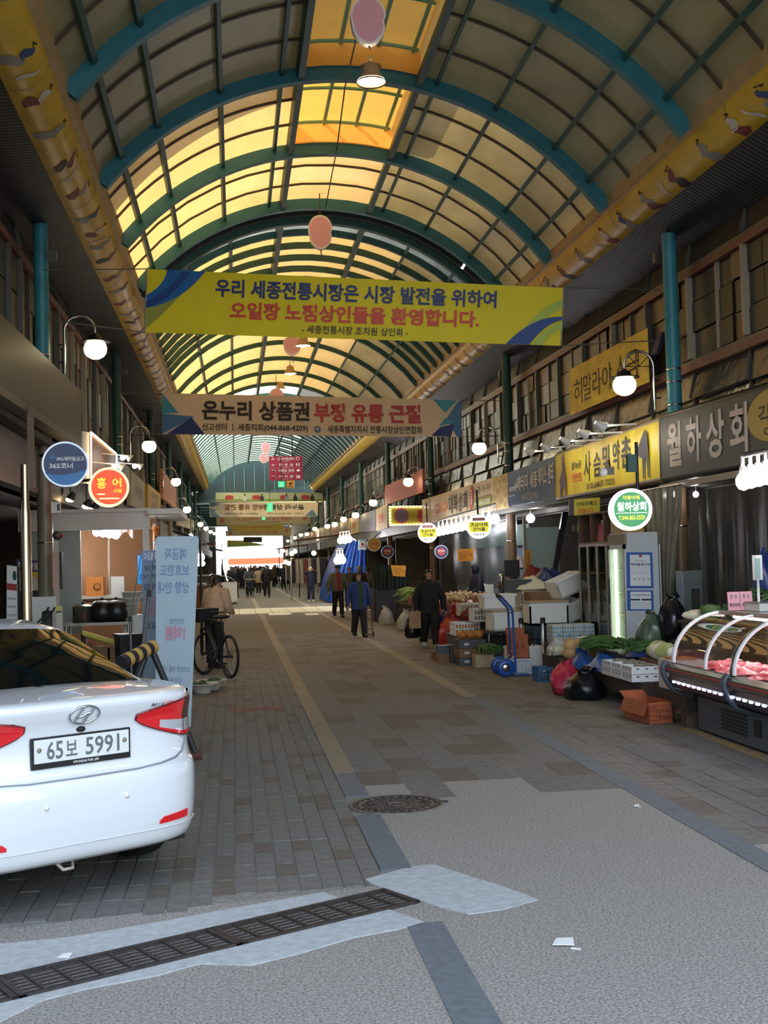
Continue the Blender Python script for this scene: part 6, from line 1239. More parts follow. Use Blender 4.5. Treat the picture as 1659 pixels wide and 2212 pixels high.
# vegetables
mat('radish', '#d9cfb0', .5, n=.08, ns=4); mat('radish_green', '#8ba05a', .5); mat('turnip', '#c9a06a', .5, n=.15, ns=8); mat('leek_green', '#477237', .6, n=.3, ns=9); mat('leek_white', '#dcdcc4', .5); mat('chive', '#40672f', .7, n=.3, ns=12); mat('napa', '#b6bd7a', .5, n=.2, ns=7); mat('cabbage', '#5d7a45', .55, n=.2, ns=6); mat('cabbage_dark', '#3c5a34', .6, n=.25, ns=7); mat('onion', '#b9743a', .35, n=.15, ns=9)
def turnip_():
    t = thing('turnip', '', 'vegetable'); MB().lathe([(0, -.075), (.03, -.06), (.06, -.02), (.062, .02), (.04, .055), (.018, .065)], 14).build('root', MATS['turnip'], t); b = MB(); 
    for k in range(4): a = k*1.57; b.tube([(0, 0, .06), (.03*cos(a), .03*sin(a), .13), (.08*cos(a), .08*sin(a), .17)], [.012, .014, .004], 5, flat=.4)
    b.build('stalks', MATS['radish_green'], t); return t
t0 = turnip_(); k = 0
for row, (yy, zz_) in enumerate(((15.55, .06), (15.55, .17), (15.72, .06), (15.72, .17))):
    for c_ in range(3):
        loc = (4.47+.14*c_+.02*row, yy+.4+.01*c_, HB+zz_+.02); l = 'tan turnip root in the heap at the near end of the farthest bench'
        if k == 0: t0.location = loc; t0.rotation_euler = (1.35, 0, .9); t0['label'] = l; t0['group'] = 'heap of turnips'; t0.scale = (1.35,)*3
        else: d_ = dup(t0, loc, 0, l, 'heap of turnips', 1.35); d_.rotation_euler = (1.3+.1*(k % 3), .2*(k % 2), .6+.35*(k % 4))
        k += 1
def bunch(nm, label, loc, L_, n_, mg, mw, r, seed, rz, droop=.1, spread=.35, group=None, wfrac=.35, z=.04):
    t = thing(nm, label, 'vegetable', loc, rz, group); r_ = random.Random(seed); b1, b2 = MB(), MB()
    for q in range(n_):
        y = r_.uniform(-.09, .09); zz_ = z+r_.uniform(0, .09); dy = r_.uniform(-spread, spread)*.4; x0 = -L_*wfrac
        if mw: b1.tube([(x0, y, zz_), (0, y, zz_)], [r*1.3, r], 6)
        m_ = L_*(1-wfrac); b2.tube([(0, y, zz_), (m_*.5, y+dy*.4, zz_+.03), (m_, y+dy, max(.01, zz_-droop*r_.random()))], [r, r*1.5, r*.3], 5, flat=.6)
    if mw: b1.build('white_stems', MATS[mw], t)
    tag(b2.build('leaves', MATS[mg], t), kind='stuff'); return t
bunch('leek_bunch', 'bunch of peeled white leeks at the front corner of the farthest bench', (4.62, 16.5, HB), .5, 16, 'radish_green', 'leek_white', .016, 1, .3, wfrac=.6); bunch('leek_bunch', 'bunch of dark green leeks lying behind the turnips', (4.72, 15.85, HB+.16), .75, 34, 'leek_green', 'leek_white', .014, 2, -1.2, wfrac=.2); bunch('leek_bunch', 'second dark green leek bunch between the turnips and the blue sheet', (4.6, 15.5, HB+.1), .6, 30, 'leek_green', None, .016, 3, -.9)
t = thing('plastic_wrap', 'crumpled clear wrap around the white leeks', 'bag', (4.5, 16.6, HB)); lathe_bag(t, .17, .26, 'clear_plastic', 4, .5, 'film')
for i, (x, y, z) in enumerate(((4.75, 15.15, .3), (4.52, 15.35, .05))): t = thing('squash', 'small tan squash beside the dark leeks, %s' % ['upper', 'lower'][i], 'vegetable', (x, y, HB+z-.28 if i == 0 else HB), 0); t.location.z = HB+(.16 if i == 0 else .0); MB().lathe([(0, 0), (.05, .01), (.075, .05), (.06, .1), (.035, .13), (.03, .17), (0, .18)], 14).build('fruit', MATS['turnip'], t); MB().tube([(0, 0, .175), (.01, 0, .2)], .01, 5).build('stem', MATS['radish_green'], t)
if True: t = carton((4.75, 15.15, HB), (.25, .22, .16), 'card', 'low brown carton propping the upper squash', group=None)
for i in range(5): bunch('chive_bunch', 'dark green chive bunch on the middle bench, %s' % ['first from the near end', 'second', 'third', 'fourth', 'last'][i], (4.58+.05*(i % 2), 13.7+.26*i, HB+.24), .48, 44, 'chive', None, .014, 20+i, .8+.5*i, spread=.6, group='chive bunches', z=.02)
t = thing('crate', 'grey crate under the chives on the middle bench', 'crate', (4.72, 14.3, HB)); MB().cbox((0, 0, 0), (.4, 1.15, .2)).build('body', MATS['dark_metal'], t); MB().cbox((0, 0, .19), (.43, 1.18, .025)).build('rim', MATS['dark_metal'], t)
def napa_(loc, rz, label, m='napa', sc=1.):
    t = thing('napa_cabbage', label, 'vegetable', loc, rz); t.scale = (sc,)*3
    M = Matrix.Rotation(pi/2, 4, 'Y'); MB().lathe([(0, -.2), (.06, -.18), (.095, -.08), (.1, .05), (.075, .17), (.02, .22), (0, .22)], 14, (0, 0, .1), M).build('head', MATS['leek_white'], t)
    for k in range(7):
        a = 2*pi*k/7; b = MB(); b.grid(lambda u, v: M @ V(((.102+.012*sin(u*9))*cos(a+(v-.5)*1.1)*(.55+.45*sin(pi*min(1, u+.15))), (.104)*sin(a+(v-.5)*1.1)*(.55+.45*sin(pi*min(1, u+.15))), -.17+.4*u))+V((0, 0, .1)), 6, 4); b.build('leaf', MATS[m], t)
    return t
napa_((4.72, 13.02, HB+.2), 1.9, 'pale green napa cabbage lying on the middle bench, nearer of two'); napa_((4.8, 13.38, HB+.2), 1.5, 'pale green napa cabbage lying on the middle bench, farther of two'); carton((4.8, 13.2, HB), (.34, .8, .2), 'card', 'brown carton carrying the napa cabbages'); 
mat('sheet_blue', '#2c5fae', .35, n=.15, ns=5, bump=.5, bs=9); mat('sheet_navy', '#22356e', .35, n=.15, ns=5, bump=.6, bs=9)
def heap(nm, label, cat, c, sx, sy, sz, m, seed, n=12, mat2=None):
    t = thing(nm, label, cat, c); r_ = random.Random(seed); ph = [r_.uniform(0, 6.28) for _ in range(6)]; b = MB()
    b.grid(lambda u, v: V((sx*(u-.5), sy*(v-.5), max(0.004, sz*(sin(pi*u)**.6)*(sin(pi*v)**.6)*(.75+.18*sin(u*9+ph[0])*sin(v*8+ph[1])+.14*sin(u*17+ph[2]+v*11))))), n, n); b.build('folds', MATS[m], t); return t
heap('plastic_sheet', 'blue plastic sheet bunched on the middle bench behind the fish boxes', 'sheet', (4.46, 14.35, HB), .34, .8, .22, 'sheet_blue', 1); heap('plastic_sheet', 'dark navy plastic sheet beside the brown cabbage carton', 'sheet', (4.66, 13.72, HB+.2), .3, .3, .1, 'sheet_navy', 2)
t = thing('shopping_bag', 'clear bag with blue contents hanging at the near end of the farthest bench', 'bag', (4.45, 15.15, .02)); lathe_bag(t, .2, .5, 'sheet_blue', 8, .4)
# bags and crates on the paving in front
mat('bag_red', '#b02a44', .3, n=.2, ns=6, bump=.5, bs=8); mat('bag_black', '#15171c', .25, bump=.7, bs=8); mat('bag_green', '#4a5a4a', .3, n=.2, ns=5, bump=.6, bs=8); mat('crate_green', '#1e6b4c', .5); mat('crate_blue', '#2f5f86', .5)
t = thing('shopping_bag', 'red plastic bag slumped against the farthest bench', 'bag', (4.08, 14.75, 0)); lathe_bag(t, .2, .42, 'bag_red', 5, .35)
t = thing('shopping_bag', 'full black plastic bag on the paving before the red one', 'bag', (4.14, 14.2, 0)); lathe_bag(t, .24, .36, 'bag_black', 6, .5)
def crate(loc, d, m, label, rz=0., group=None, fill=None):
    t = thing('crate', label, 'crate', loc, rz, group); x, y, z = d; b = MB(); b.box((-x/2, -y/2, 0), (x/2, y/2, .012)); b.build('bottom', MATS[m], t)
    for nm, ln, M in (('x', x, lambda s: Matrix.Translation((0, s*y/2, 0))), ('y', y, lambda s: Matrix.Translation((s*x/2, 0, 0)) @ Matrix.Rotation(pi/2, 4, 'Z'))):
        for s in (-1, 1):
            b = MB(); Ms = M(s)
            for z0, z1 in ((0, .025), (z*.45, z*.55), (z-.03, z)): b.box((-ln/2, -.006, z0), (ln/2, .006, z1), Ms)
            n_ = max(4, int(ln/.05))
            for k in range(n_+1): q = -ln/2+ln*k/n_; b.box((q-.007, -.005, 0), (q+.007, .005, z), Ms)
            b.build('slatted_side', MATS[m], t)
    if fill: b = MB(); b.cbox((0, 0, .01), (x*.9, y*.9, z*.85)); b.build('contents', MATS[fill], t)
    return t
crate((4.55, 14.85-.0, 0), (.3, .25, .24), 'crate_green', 'green slatted crate under the gap between the benches'); bpy.data.objects['crate.001' if 'crate.001' in bpy.data.objects else 'crate'].location.y = 15.15; crate((gp(1181, 1474).x, gp(1181, 1474).y+.2, 0), (.2, .36, .2), 'crate_blue', 'blue slatted crate at the end of the farthest bench')
# produce behind the counter: radish, cabbages, greens, hanging bags
t = thing('produce_stand', 'dark timber stand behind the benches under the tied curtain', 'stand', (5.32, 12.95, 0)); MB().cbox((0, 0, 0), (.5, .8, .93)).build('body', MATS['timber'], t); MB().cbox((0, 0, .93), (.56, .9, .03)).build('top', MATS['timber'], t)
t = thing('radish', 'fat white radish lying on the timber stand', 'vegetable', (5.14, 13.05, 1.025)); MB().lathe([(0, -.17), (.03, -.15), (.06, -.05), (.065, .06), (.04, .14), (0, .15)], 14, (0, 0, 0), Matrix.Rotation(pi/2, 4, 'Y') @ Matrix.Rotation(.2, 4, 'X')).build('root', MATS['radish'], t); MB().lathe([(.04, .12), (.025, .16), (.0, .17)], 10, (0, 0, 0), Matrix.Rotation(pi/2, 4, 'Y') @ Matrix.Rotation(.2, 4, 'X')).build('green_end', MATS['radish_green'], t)
def cabbage_(loc, r, label, m):
    t = thing('cabbage', label, 'vegetable', loc); MB().ball((0, 0, r*.9), r*.9, 14, (1, 1, .95)).build('head', MATS[m], t)
    for k in range(5):
        a = 2*pi*k/5; b = MB(); b.grid(lambda u, v: V((cos(a+(v-.5)*1.3)*r*(.35+.68*sin(pi*.55*u+.2)), sin(a+(v-.5)*1.3)*r*(.35+.68*sin(pi*.55*u+.2)), r*1.5*u+.01)), 5, 5); b.build('leaf', MATS[m], t)
cabbage_((5.22, 12.85, .96), .11, 'round green cabbage next to the white radish', 'cabbage'); cabbage_((5.45, 12.75, .96), .12, 'darker green cabbage behind the first one', 'cabbage_dark')
for i in range(3): bunch('greens_bunch', 'dark leafy greens heaped behind the meat counter, %s' % ['left bunch', 'middle bunch', 'right bunch'][i], (5.3+.2*i, 12.75-.5*i, .96 if i == 0 else 1.16), .5, 26, 'cabbage_dark', None, .014, 40+i, .3+i, spread=.7, group='leafy greens behind the counter')
t = carton((5.62, 12.0, 0), (.5, 1.0, 1.16), 'inner_brown', 'tall brown box stack carrying greens behind the meat counter')
heads = [(4.62, 10.9), (4.72, 10.55), (4.68, 10.2)]
p = pX(1410, 1352, 5.15); t = thing('shopping_bag', 'grey green plastic bag hanging beside the white fridge', 'bag', (4.92, 13.95, .62)); lathe_bag(t, .17, .42, 'bag_green', 9, .35); MB().cbox((0, 0, -.62), (.26, .26, .62)).build('stool', MATS['timber'], t)
t = thing('shopping_bag', 'black plastic bag knotted under the tied curtain', 'bag', (5.12, 13.75, .72)); lathe_bag(t, .16, .52, 'bag_black', 10, .4, sx=1.1); t2 = carton((5.2, 13.75, 0), (.28, .3, .72), 'timber', 'dark block stand carrying the knotted black bag', name='stand', cat='stand')
t = thing('shopping_bag', 'dark navy plastic bag hanging at the right edge behind the scale', 'bag', pX(1655, 1240, 5.9)-V((0, 0, .35))); lathe_bag(t, .16, .62, 'sheet_navy', 12, .25); MB().tube([(0, 0, .6), (0, 0, 1.5)], .006, 4).build('cord', MATS['wire'], t)
mat('cabinet_steel', '#8b8f90', .3, .8); hydrant((5.72, 14.75, 0), 0, 'steel fire cabinet between the tied curtain and the clear sheet', 'cabinet_steel', .26, 1.5); bpy.data.objects[-1] if False else None
# ---- clear plastic curtains
def curtain(nm, label, x0, y0, x1, y1, z0, z1, m, folds, amp, wsc=(1., 1.), ties=None):
    t = thing(nm, label, 'curtain', ((x0+x1)/2, (y0+y1)/2, z0)); A, B_ = V((x0, y0, 0)), V((x1, y1, 0)); d = (B_-A); n_ = V((-d.y, d.x, 0)).normalized(); b = MB()
    def f(u, v):
        k = wsc[0]+(wsc[1]-wsc[0])*(1-v) if ties is None else (1-(1-ties)*sin(pi*min(1., (1-v)*1.0)*.5)**1.5 if True else 1)
        c_ = .5+(u-.5)*k; p = A+d*c_+n_*amp*(sin(u*folds*6.28)+.4*sin(u*folds*13.1+1+v*2)); return V((p.x, p.y, z0+(z1-z0)*v))
    b.grid(f, folds*8, 10); b.build('sheet', MATS[m], t, True); MB().tube([A+V((0, 0, z1+.02)), B_+V((0, 0, z1+.02))], .018, 6).build('rail', MATS['steel'], t, True); return t
curtain('plastic_curtain', 'clear hanging plastic curtain across the shopfront behind the meat counter', 5.95, 9.2, 5.95, 14.9, .3, 2.62, 'clear_sheet', 9, .025)
mat('curtain_grey', '#8f8a78', .2, n=.15, ns=4, al=.82, spec=.7); curtain('plastic_curtain', 'gathered grey plastic curtain tied in a bundle beside the fridge', 5.75, 14.9, 5.75, 16.5, .95, 2.6, 'curtain_grey', 6, .05, ties=.3)
t = thing('steel_post', 'pale steel post behind the clear curtain', 'post', (6.15, 12.2, 0)); MB().tube([(0, 0, 0), (0, 0, 2.6)], .03, 10).build('tube', MATS['sash_pale'], t); MB().lathe([(.06, 0), (.06, .015), (.03, .02)], 12).build('foot', MATS['sash_pale'], t)
p = pX(1503, 1068, 6.2); t = thing('hanging_bulb', 'small bulb glowing behind the clear curtain', 'bulb', p); MB().ball((0, 0, 0), .04, 10).build('bulb', MATS['bulb'], t); MB().tube([(0, 0, .04), (0, 0, .3)], .008, 4).build('cord', MATS['wire'], t)
bulb_row([(1606, 1040), (1656, 1028)], 10.9, 'cluster of large bright LED bulbs at the right edge under the dark sign', 'bars of bright bulbs', 4, .075)
# ---- fridge with posters, seen on its blank side; its lit glass front faces the street
mat('fridge_white', '#c3c8ca', .35); mat('fridge_lit', '#eef6dc', .4, em=4, emc='#eef6d0'); mat('shelf_wire', '#8c9088', .4, .4); mat('poster_blue', '#2b5fae', .5); mat('poster_white', '#e4e6ea', .5)
FX0, FX1, FY0, FY1 = 5.13, 5.6, 15.5, 16.2
fr = thing('fridge', 'tall white fridge with a lit glass door and two blue posters on its side', 'fridge', ((FX0+FX1)/2, (FY0+FY1)/2, .1)); b = MB(); b.box((FX0+.03, FY0, .3), (FX1, FY0+.04, 1.86)); b.box((FX0+.03, FY1-.04, .3), (FX1, FY1, 1.86)); b.box((FX1-.04, FY0+.04, .3), (FX1, FY1-.04, 1.86)); b.box((FX0+.03, FY0, 1.86), (FX1, FY1, 2.02)); b.box((FX0+.03, FY0, .1), (FX1, FY1, .3)); b.build('body', MATS['fridge_white'], fr, True)
for sx in (FX0+.08, FX1-.08):
    for sy in (FY0+.08, FY1-.08): MB().cbox((sx, sy, 0), (.05, .05, .1)).build('foot', MATS['black'], fr, True)
b = MB(); b.box((FX0, FY0, .3), (FX0+.03, FY0+.06, 1.86)); b.box((FX0, FY1-.06, .3), (FX0+.03, FY1, 1.86)); b.box((FX0, FY0, 1.8), (FX0+.03, FY1, 1.86)); b.box((FX0, FY0, .3), (FX0+.03, FY1, .36)); dr = b.build('door', MATS['fridge_white'], fr, True); b = MB(); b.box((FX0+.01, FY0+.06, .36), (FX0+.02, FY1-.06, 1.8)); b.build('door_glass', MATS['door_glass'], dr, True); MB().box((FX0-.035, FY1-.09, 1.05), (FX0-.01, FY1-.06, 1.4)).build('handle', MATS['black'], dr, True)
MB().box((FX0+.05, FY1-.14, .4), (FX0+.08, FY1-.1, 1.8)).build('lamp', MATS['fridge_lit'], fr, True); MB().box((FX0+.5, FY0+.05, .3), (FX0+.52, FY1-.05, 1.85)).build('inner_wall', MATS['fridge_white'], fr, True)
for z in (.6, .9, 1.2, 1.5): MB().box((FX0+.1, FY0+.05, z), (FX0+.5, FY1-.05, z+.015)).build('shelf', MATS['shelf_wire'], fr, True)
MB().box((FX0, FY0-.01, 1.87), (FX0+.04, FY1, 2.0)).build('header', MATS['sign_tan'], fr, True)
for i, px in enumerate(([(1353, 1193), (1409, 1193), (1412, 1271), (1354, 1271)], [(1354, 1275), (1411, 1275), (1413, 1319), (1355, 1319)])):
    B_ = Board('', '', '', *quad_px(px, 'Y', FY0-.004), .002, MATS['poster_blue'], root=fr, part='poster'); B_.rect(.13, .07, .9, .93, MATS['poster_white'])
    if i == 0: B_.text('2025년 전통시장', .3, .22, .72, .26, MATS['ink_grey'], .01).text('행복선물 할인지원', .16, .3, .88, .37, MATS['ink_navy'], .03).lines([(.2, .43, .85), (.2, .55, .85), (.2, .59, .85)], MATS['ink_pale'], .006).oval(.53, .1, .06, .04, MATS['ink_maroon']); [B_.oval(u, .74, .05, .035, MATS['ink_pale']) for u in (.28, .45, .62, .8)]
    else: B_.text('온라인 행복선물 할인지원', .2, .2, .85, .28, MATS['ink_navy'], .02).rect(.12, .42, .48, .5, MATS['ink_black']).rect(.54, .42, .9, .5, MATS['ink_black']).lines([(.15, .6, .88), (.15, .68, .88), (.15, .76, .88), (.2, .86, .85)], MATS['ink_pale'], .012)
t = carton((5.3, 15.85, 2.02), (.3, .5, .2), 'sign_ochre', 'ochre gift carton lying on top of the white fridge'); t['label'] = 'ochre gift carton lying on top of the white fridge'
# glass fronted steel cabinet and wooden pigeon-hole shelf
mat('wood_brown', '#5d3d2c', .5, n=.2, ns=4); mat('cab_frame', '#8c867a', .35, .6)
gc = thing('glass_cabinet', 'tall steel cabinet with sliding glass doors left of the fridge', 'cabinet', (5.5, 17.2, .0)); b = MB(); G0, G1 = 16.25, 18.2
for x in (5.3, 5.71): b.box((x, G0, .1), (x+.04, G0+.04, 1.86))
b.box((5.34, G0, .9), (5.71, G0+.03, .95)); b.box((5.3, G1-.04, .1), (5.75, G1, 1.86)); b.box((5.72, G0+.04, .1), (5.75, G1-.04, 1.86)); b.box((5.3, G0, 1.86), (5.75, G1, 1.9)); b.box((5.3, G0, 0), (5.75, G1, .1)); b.build('body', MATS['cab_frame'], gc, True)
MB().box((5.34, G0+.01, .1), (5.71, G0+.015, 1.86)).build('end_glass', MATS['door_glass'], gc, True)
for k in range(4):
    y0 = G0+.05+.465*k; b = MB(); b.box((5.28, y0, .1), (5.3, y0+.04, 1.86)); b.box((5.28, y0+.425, .1), (5.3, y0+.465, 1.86)); dd = b.build('door', MATS['cab_frame'], gc, True); MB().box((5.288, y0+.04, .1), (5.292, y0+.425, 1.86)).build('door_glass', MATS['door_glass'], dd, True); MB().box((5.25, y0+.36, .85), (5.28, y0+.4, 1.2)).build('handle', MATS['sash_pale'], dd, True)
for z in (.7, 1.1, 1.5): MB().box((5.34, G0+.05, z), (5.72, G1-.05, z+.02)).build('shelf', MATS['cab_frame'], gc, True)
rq = random.Random(8)
for i in range(12):
    z = (.72, 1.12, 1.52)[i % 3]; y = 16.45+.43*(i//3)+rq.uniform(0, .2); m = rq.choice(['crate_red', 'card', 'sign_tan', 'inner_teal', 'robe_grey', 'fire_red']); t = thing('packet', 'packet of dried goods on a shelf inside the glass cabinet', 'packet', (5.5, y, z), 0, 'packets in the glass cabinet'); MB().cbox((0, 0, 0), (.12, .18, .24), taper=.8).build('pouch', MATS[m], t); MB().cbox((0, 0, .24), (.015, .15, .04)).build('seal', MATS['sash_pale'], t)
ws = thing('pigeonhole_shelf', 'brown wooden pigeon hole shelf standing on the glass cabinet', 'shelf', (5.5, 17.2, 1.9)); b = MB()
for y in (16.25, 16.9, 17.55, 18.17): b.box((5.3, y, 1.925), (5.73, y+.025, 2.34))
b.box((5.3, 16.25, 1.9), (5.75, 18.2, 1.925)); b.box((5.3, 16.25, 2.34), (5.75, 18.2, 2.365)); b.box((5.73, 16.25, 1.925), (5.75, 18.2, 2.34)); b.build('carcass', MATS['wood_brown'], ws, True)
t = thing('packet', 'large red packet of dried goods in the middle pigeon hole', 'packet', (5.42, 17.25, 1.925)); MB().cbox((0, 0, 0), (.14, .3, .26), taper=.75).build('pouch', MATS['fire_red'], t); MB().cbox((0, 0, .26), (.02, .2, .06)).build('seal', MATS['ink_white'], t)
mat('poster_yellow', '#cdbb3a', .5)
for px, l in (([(1229, 1080), (1296, 1074), (1296, 1112), (1229, 1114)], 'upper yellow poster under the deer sign'), ([(1238, 1134), (1296, 1130), (1296, 1146), (1238, 1148)], 'lower yellow poster strip above the pigeon hole shelf'), ([(1306, 1112), (1330, 1110), (1330, 1144), (1306, 1146)], 'yellow poster partly behind the round green sign')):
    B_ = Board('poster', l, 'poster', *quad_px(px, 'Y', 18.9), .02, MATS['poster_yellow']); B_.rect(0, 0, .16, 1, MATS['deer_dark']); B_.text('더덕차팩스', .25, .18, .9, .46, MATS['ink_black'], .02).text('있습니다', .3, .58, .8, .86, MATS['ink_red'], .02)
# patterned gift boxes in front of it
mat('gift_box', '#c4ccd0', .5); mat('gift_print', '#4f8798', .5)
g0 = None
for i in range(4):
    l = 'patterned white gift carton in the row before the glass cabinet, %s' % ['leftmost', 'second from the left', 'third from the left', 'rightmost, by the fridge'][i]
    if g0 is None:
        t = thing('gift_stand', 'low grey stand under the row of patterned gift cartons', 'stand', (4.92, 17.5, 0)); MB().cbox((0, 0, 0), (.64, .4, .42)).build('body', MATS['crate_grey'], t); MB().cbox((0, 0, .42), (.68, .44, .03)).build('top', MATS['crate_grey'], t)
        g0 = thing('gift_carton', l, 'box', (4.68, 17.48, .45), 0, 'patterned gift cartons'); MB().cbox((0, 0, 0), (.15, .34, .27)).build('body', MATS['gift_box'], g0); b = MB()
        for r_ in range(4):
            for c_ in range(3): z = .02+.06*r_; x = -.05+.05*c_; b.add([V((x-.022, -.172, z)), V((x, -.172, z+.05)), V((x+.022, -.172, z)), V((x, -.172, z+.018))], [(0, 1, 2, 3)])
            for c_ in range(5): y = -.14+.07*c_; b.add([V((-.077, y-.025, z)), V((-.077, y, z+.05)), V((-.077, y+.025, z)), V((-.077, y, z+.018))], [(0, 1, 2, 3)])
        b.build('pattern', MATS['gift_print'], g0)
        face_text(g0, '八道', -.04, .03, .04, .15, 'ink_steel', -.174, .01)
    else: dup(g0, (4.68+.16*i, 17.48, .45), 0, l)
# ---- styrofoam pile, crates and hand truck
mat('styro', '#e6e8e6', .75, bump=.1, bs=80); mat('styro_warm', '#d8d0bc', .75, bump=.1, bs=80); mat('lid_wood', '#b3a283', .7, n=.15, ns=6, st=(1, 8, 1)); mat('crate_grey', '#3f4348', .5); mat('crate_navy', '#27344a', .5)
def styro(loc, d, rot, label, m='styro', lid=None, group='white foam boxes'):
    t = thing('foam_box', label, 'box', loc, 0, group); t.rotation_euler = rot; x, y, z = d; b = MB(); w_ = .025
    b.box((-x/2, -y/2, 0), (x/2, y/2, .03))
    for a, c_ in (((-x/2, -y/2, 0), (x/2, -y/2+w_, z)), ((-x/2, y/2-w_, 0), (x/2, y/2, z)), ((-x/2, -y/2, 0), (-x/2+w_, y/2, z)), ((x/2-w_, -y/2, 0), (x/2, y/2, z))): b.box(a, c_)
    b.build('tub', MATS[m], t)
    b = MB(); e = .012
    for a, c_ in (((-x/2-e, -y/2-e, z-.04), (x/2+e, -y/2+.002, z-.005)), ((-x/2-e, y/2-.002, z-.04), (x/2+e, y/2+e, z-.005))): b.box(a, c_)
    b.build('rim', MATS[m], t)
    if lid: MB().cbox((0, 0, z), (x+.02, y+.02, .03)).build('lid', MATS[lid], t)
    return t
def P3(x, y, Y): p = pY(x, y, Y); return p
def sp(x, ybase, Y): p = pY(x, ybase, Y); return (p.x, Y, max(0.0, p.z))
# support stacks
for k in range(3): t = thing('crate', 'dark navy crate under the foam boxes, %s of three' % ['lowest', 'middle', 'topmost'][k], 'crate', (5.05, 18.75, .22*k), 0, 'stacked navy crates'); MB().cbox((0, 0, 0), (.9, .6, .19)).build('body', MATS['crate_navy'], t); MB().cbox((0, 0, .19), (.92, .62, .02)).build('rim', MATS['crate_navy'], t); MB().cbox((0, -.302, .08), (.2, .01, .06)).build('label_tag', MATS['ink_pale'], t)
t = thing('trestle', 'low dark trestle under the foam box pile', 'trestle', (4.5, 19.62, 0)); MB().cbox((0, 0, .5), (1.0, .95, .05)).build('board', MATS['dark_metal'], t); l0 = None
for sx in (-.45, .45):
    for sy in (-.42, .42): b = MB(); b.tube([(0, 0, 0), (0, 0, .5)], .02, 6); o = b.build('leg', MATS['steel'], t) if l0 is None else share(l0, t); l0 = l0 or o; o.location = (sx, sy, 0)
styro((4.86, 18.7, .66), (.62, .5, .34), (0, 0, .0), 'large white foam box with a slatted wooden top facing the street', lid='lid_wood'); styro((4.35, 19.3, .55), (.55, .42, .3), (0, 0, .1), 'white foam box on the trestle behind the blue hand truck', lid='lid_wood'); styro((4.28, 19.55, .88), (.55, .42, .26), (0, 0, -.05), 'topmost white foam box left of the pile, open'); styro((4.75, 19.6, .55), (.5, .42, .3), (0, .1, .3), 'cream foam box in the middle of the pile', 'styro_warm'); styro((5.3, 18.95, .7), (.46, .42, .3), (.1, -.35, .2), 'white foam box tipped over to the right of the pile'); styro((5.32, 18.95, 1.12), (.5, .4, .3), (.0, -.35, .25), 'topmost tipped white foam box beside the glass cabinet'); styro((4.93, 19.9, .86), (.5, .4, .3), (0, 0, .2), 'white foam box at the back of the pile', 'styro_warm', lid='lid_wood'); styro((4.4, 18.3, .02), (.5, .4, .34), (0, 0, .1), 'white foam box on the ground between the steel stanchions')
carton((4.72, 19.9, 1.16), (.4, .35, .2), 'crate_grey', 'dark grey carton with a white label on top of the foam pile'); carton((4.95, 19.2, 1.0), (.5, .4, .16), 'card', 'flattened brown carton on the foam pile')
heap('cloth_bundle', 'cream cloth bundle heaped on the foam pile', 'cloth', (4.95, 19.9, 1.19), .6, .5, .26, 'leek_white', 5); heap('cloth_bundle', 'blue cloth bundle on top of the cream one', 'cloth', (5.4, 20.4, 1.18), .8, .6, .4, 'sheet_navy', 6); heap('cloth_bundle', 'dark red cloth bundle behind the blue one', 'cloth', (5.35, 21.05, 1.18), .7, .6, .46, 'crate_red', 7)
t = thing('table', 'dark table carrying the cloth bundles behind the foam pile', 'table', (5.5, 20.7, 0)); MB().cbox((0, 0, 1.1), (.95, 1.4, .08)).build('table_top', MATS['dark_metal'], t); MB().cbox((0, 0, 0), (.85, 1.2, 1.1)).build('skirt', MATS['inner_dark'], t)
st0 = None
for i, (x, y) in enumerate(((1135, 1430), (1184, 1430))):
    q = gp(x, y+22); l = 'black topped chrome stanchion before the foam boxes, %s of the two' % ['left', 'right'][i]
    if st0 is None: st0 = thing('stanchion', l, 'stanchion', (q.x, 18.0, 0)); MB().lathe([(.12, 0), (.12, .02), (.028, .04), (.028, .72)], 14).build('post', MATS['steel'], st0); MB().lathe([(.04, .72), (.04, .8), (0, .81)], 12).build('cap', MATS['black'], st0)
    else: dup(st0, (q.x, 17.9, 0), 0, l)
# hand truck
mat('truck_blue', '#1f4f9c', .3); ht = thing('hand_truck', 'blue two wheeled hand truck standing before the foam boxes', 'hand truck', (3.86, 17.4, 0)); w0 = None
for sy in (-.14, .14):
    b = MB(); b.tube([(.16, sy, .05), (.14, sy, .95), (.12, sy, 1.0), (-.02, sy, 1.16)], .018, 8); b.build('rail', MATS['truck_blue'], ht)
    b = MB(); b.lathe([(.06, -.035), (.12, -.04), (.135, 0), (.12, .04), (.06, .035)], 24, (0, 0, 0), Matrix.Rotation(pi/2, 4, 'X')); o = b.build('wheel', MATS['truck_blue'], ht) if w0 is None else share(w0, ht); o.location = (0, sy*1.5, .135); b = MB(); b.lathe([(0, .03), (.05, .03), (.06, .02)], 14, (0, 0, 0), Matrix.Rotation(pi/2, 4, 'X'))
    if w0 is None: w0 = o; h0 = b.build('hub', MATS['steel'], ht); h0.location = (0, -.21, .135); b = MB(); b.lathe([(0, .036), (.016, .036), (.018, .03)], 10, (0, 0, 0), Matrix.Rotation(pi/2, 4, 'X')); b.build('hub_cap', MATS['steel'], ht).location = (0, -.215, .135)
MB().tube([(0, -.22, .135), (0, .22, .135)], .014, 6).build('axle', MATS['steel'], ht); MB().tube([(-.02, -.14, 1.16), (-.06, 0, 1.2), (-.02, .14, 1.16)], .02, 8).build('grip', MATS['black'], ht)
b = MB(); b.tube([(.0, -.18, .16), (.15, -.14, .3)], .008, 5); b.tube([(.0, .18, .16), (.15, .14, .3)], .008, 5)
b.build('brace', MATS['steel'], ht)
for z in (.35, .65, .92): MB().tube([(.148, -.14, z), (.148, .14, z)], .014, 6).build('cross_bar', MATS['truck_blue'], ht)
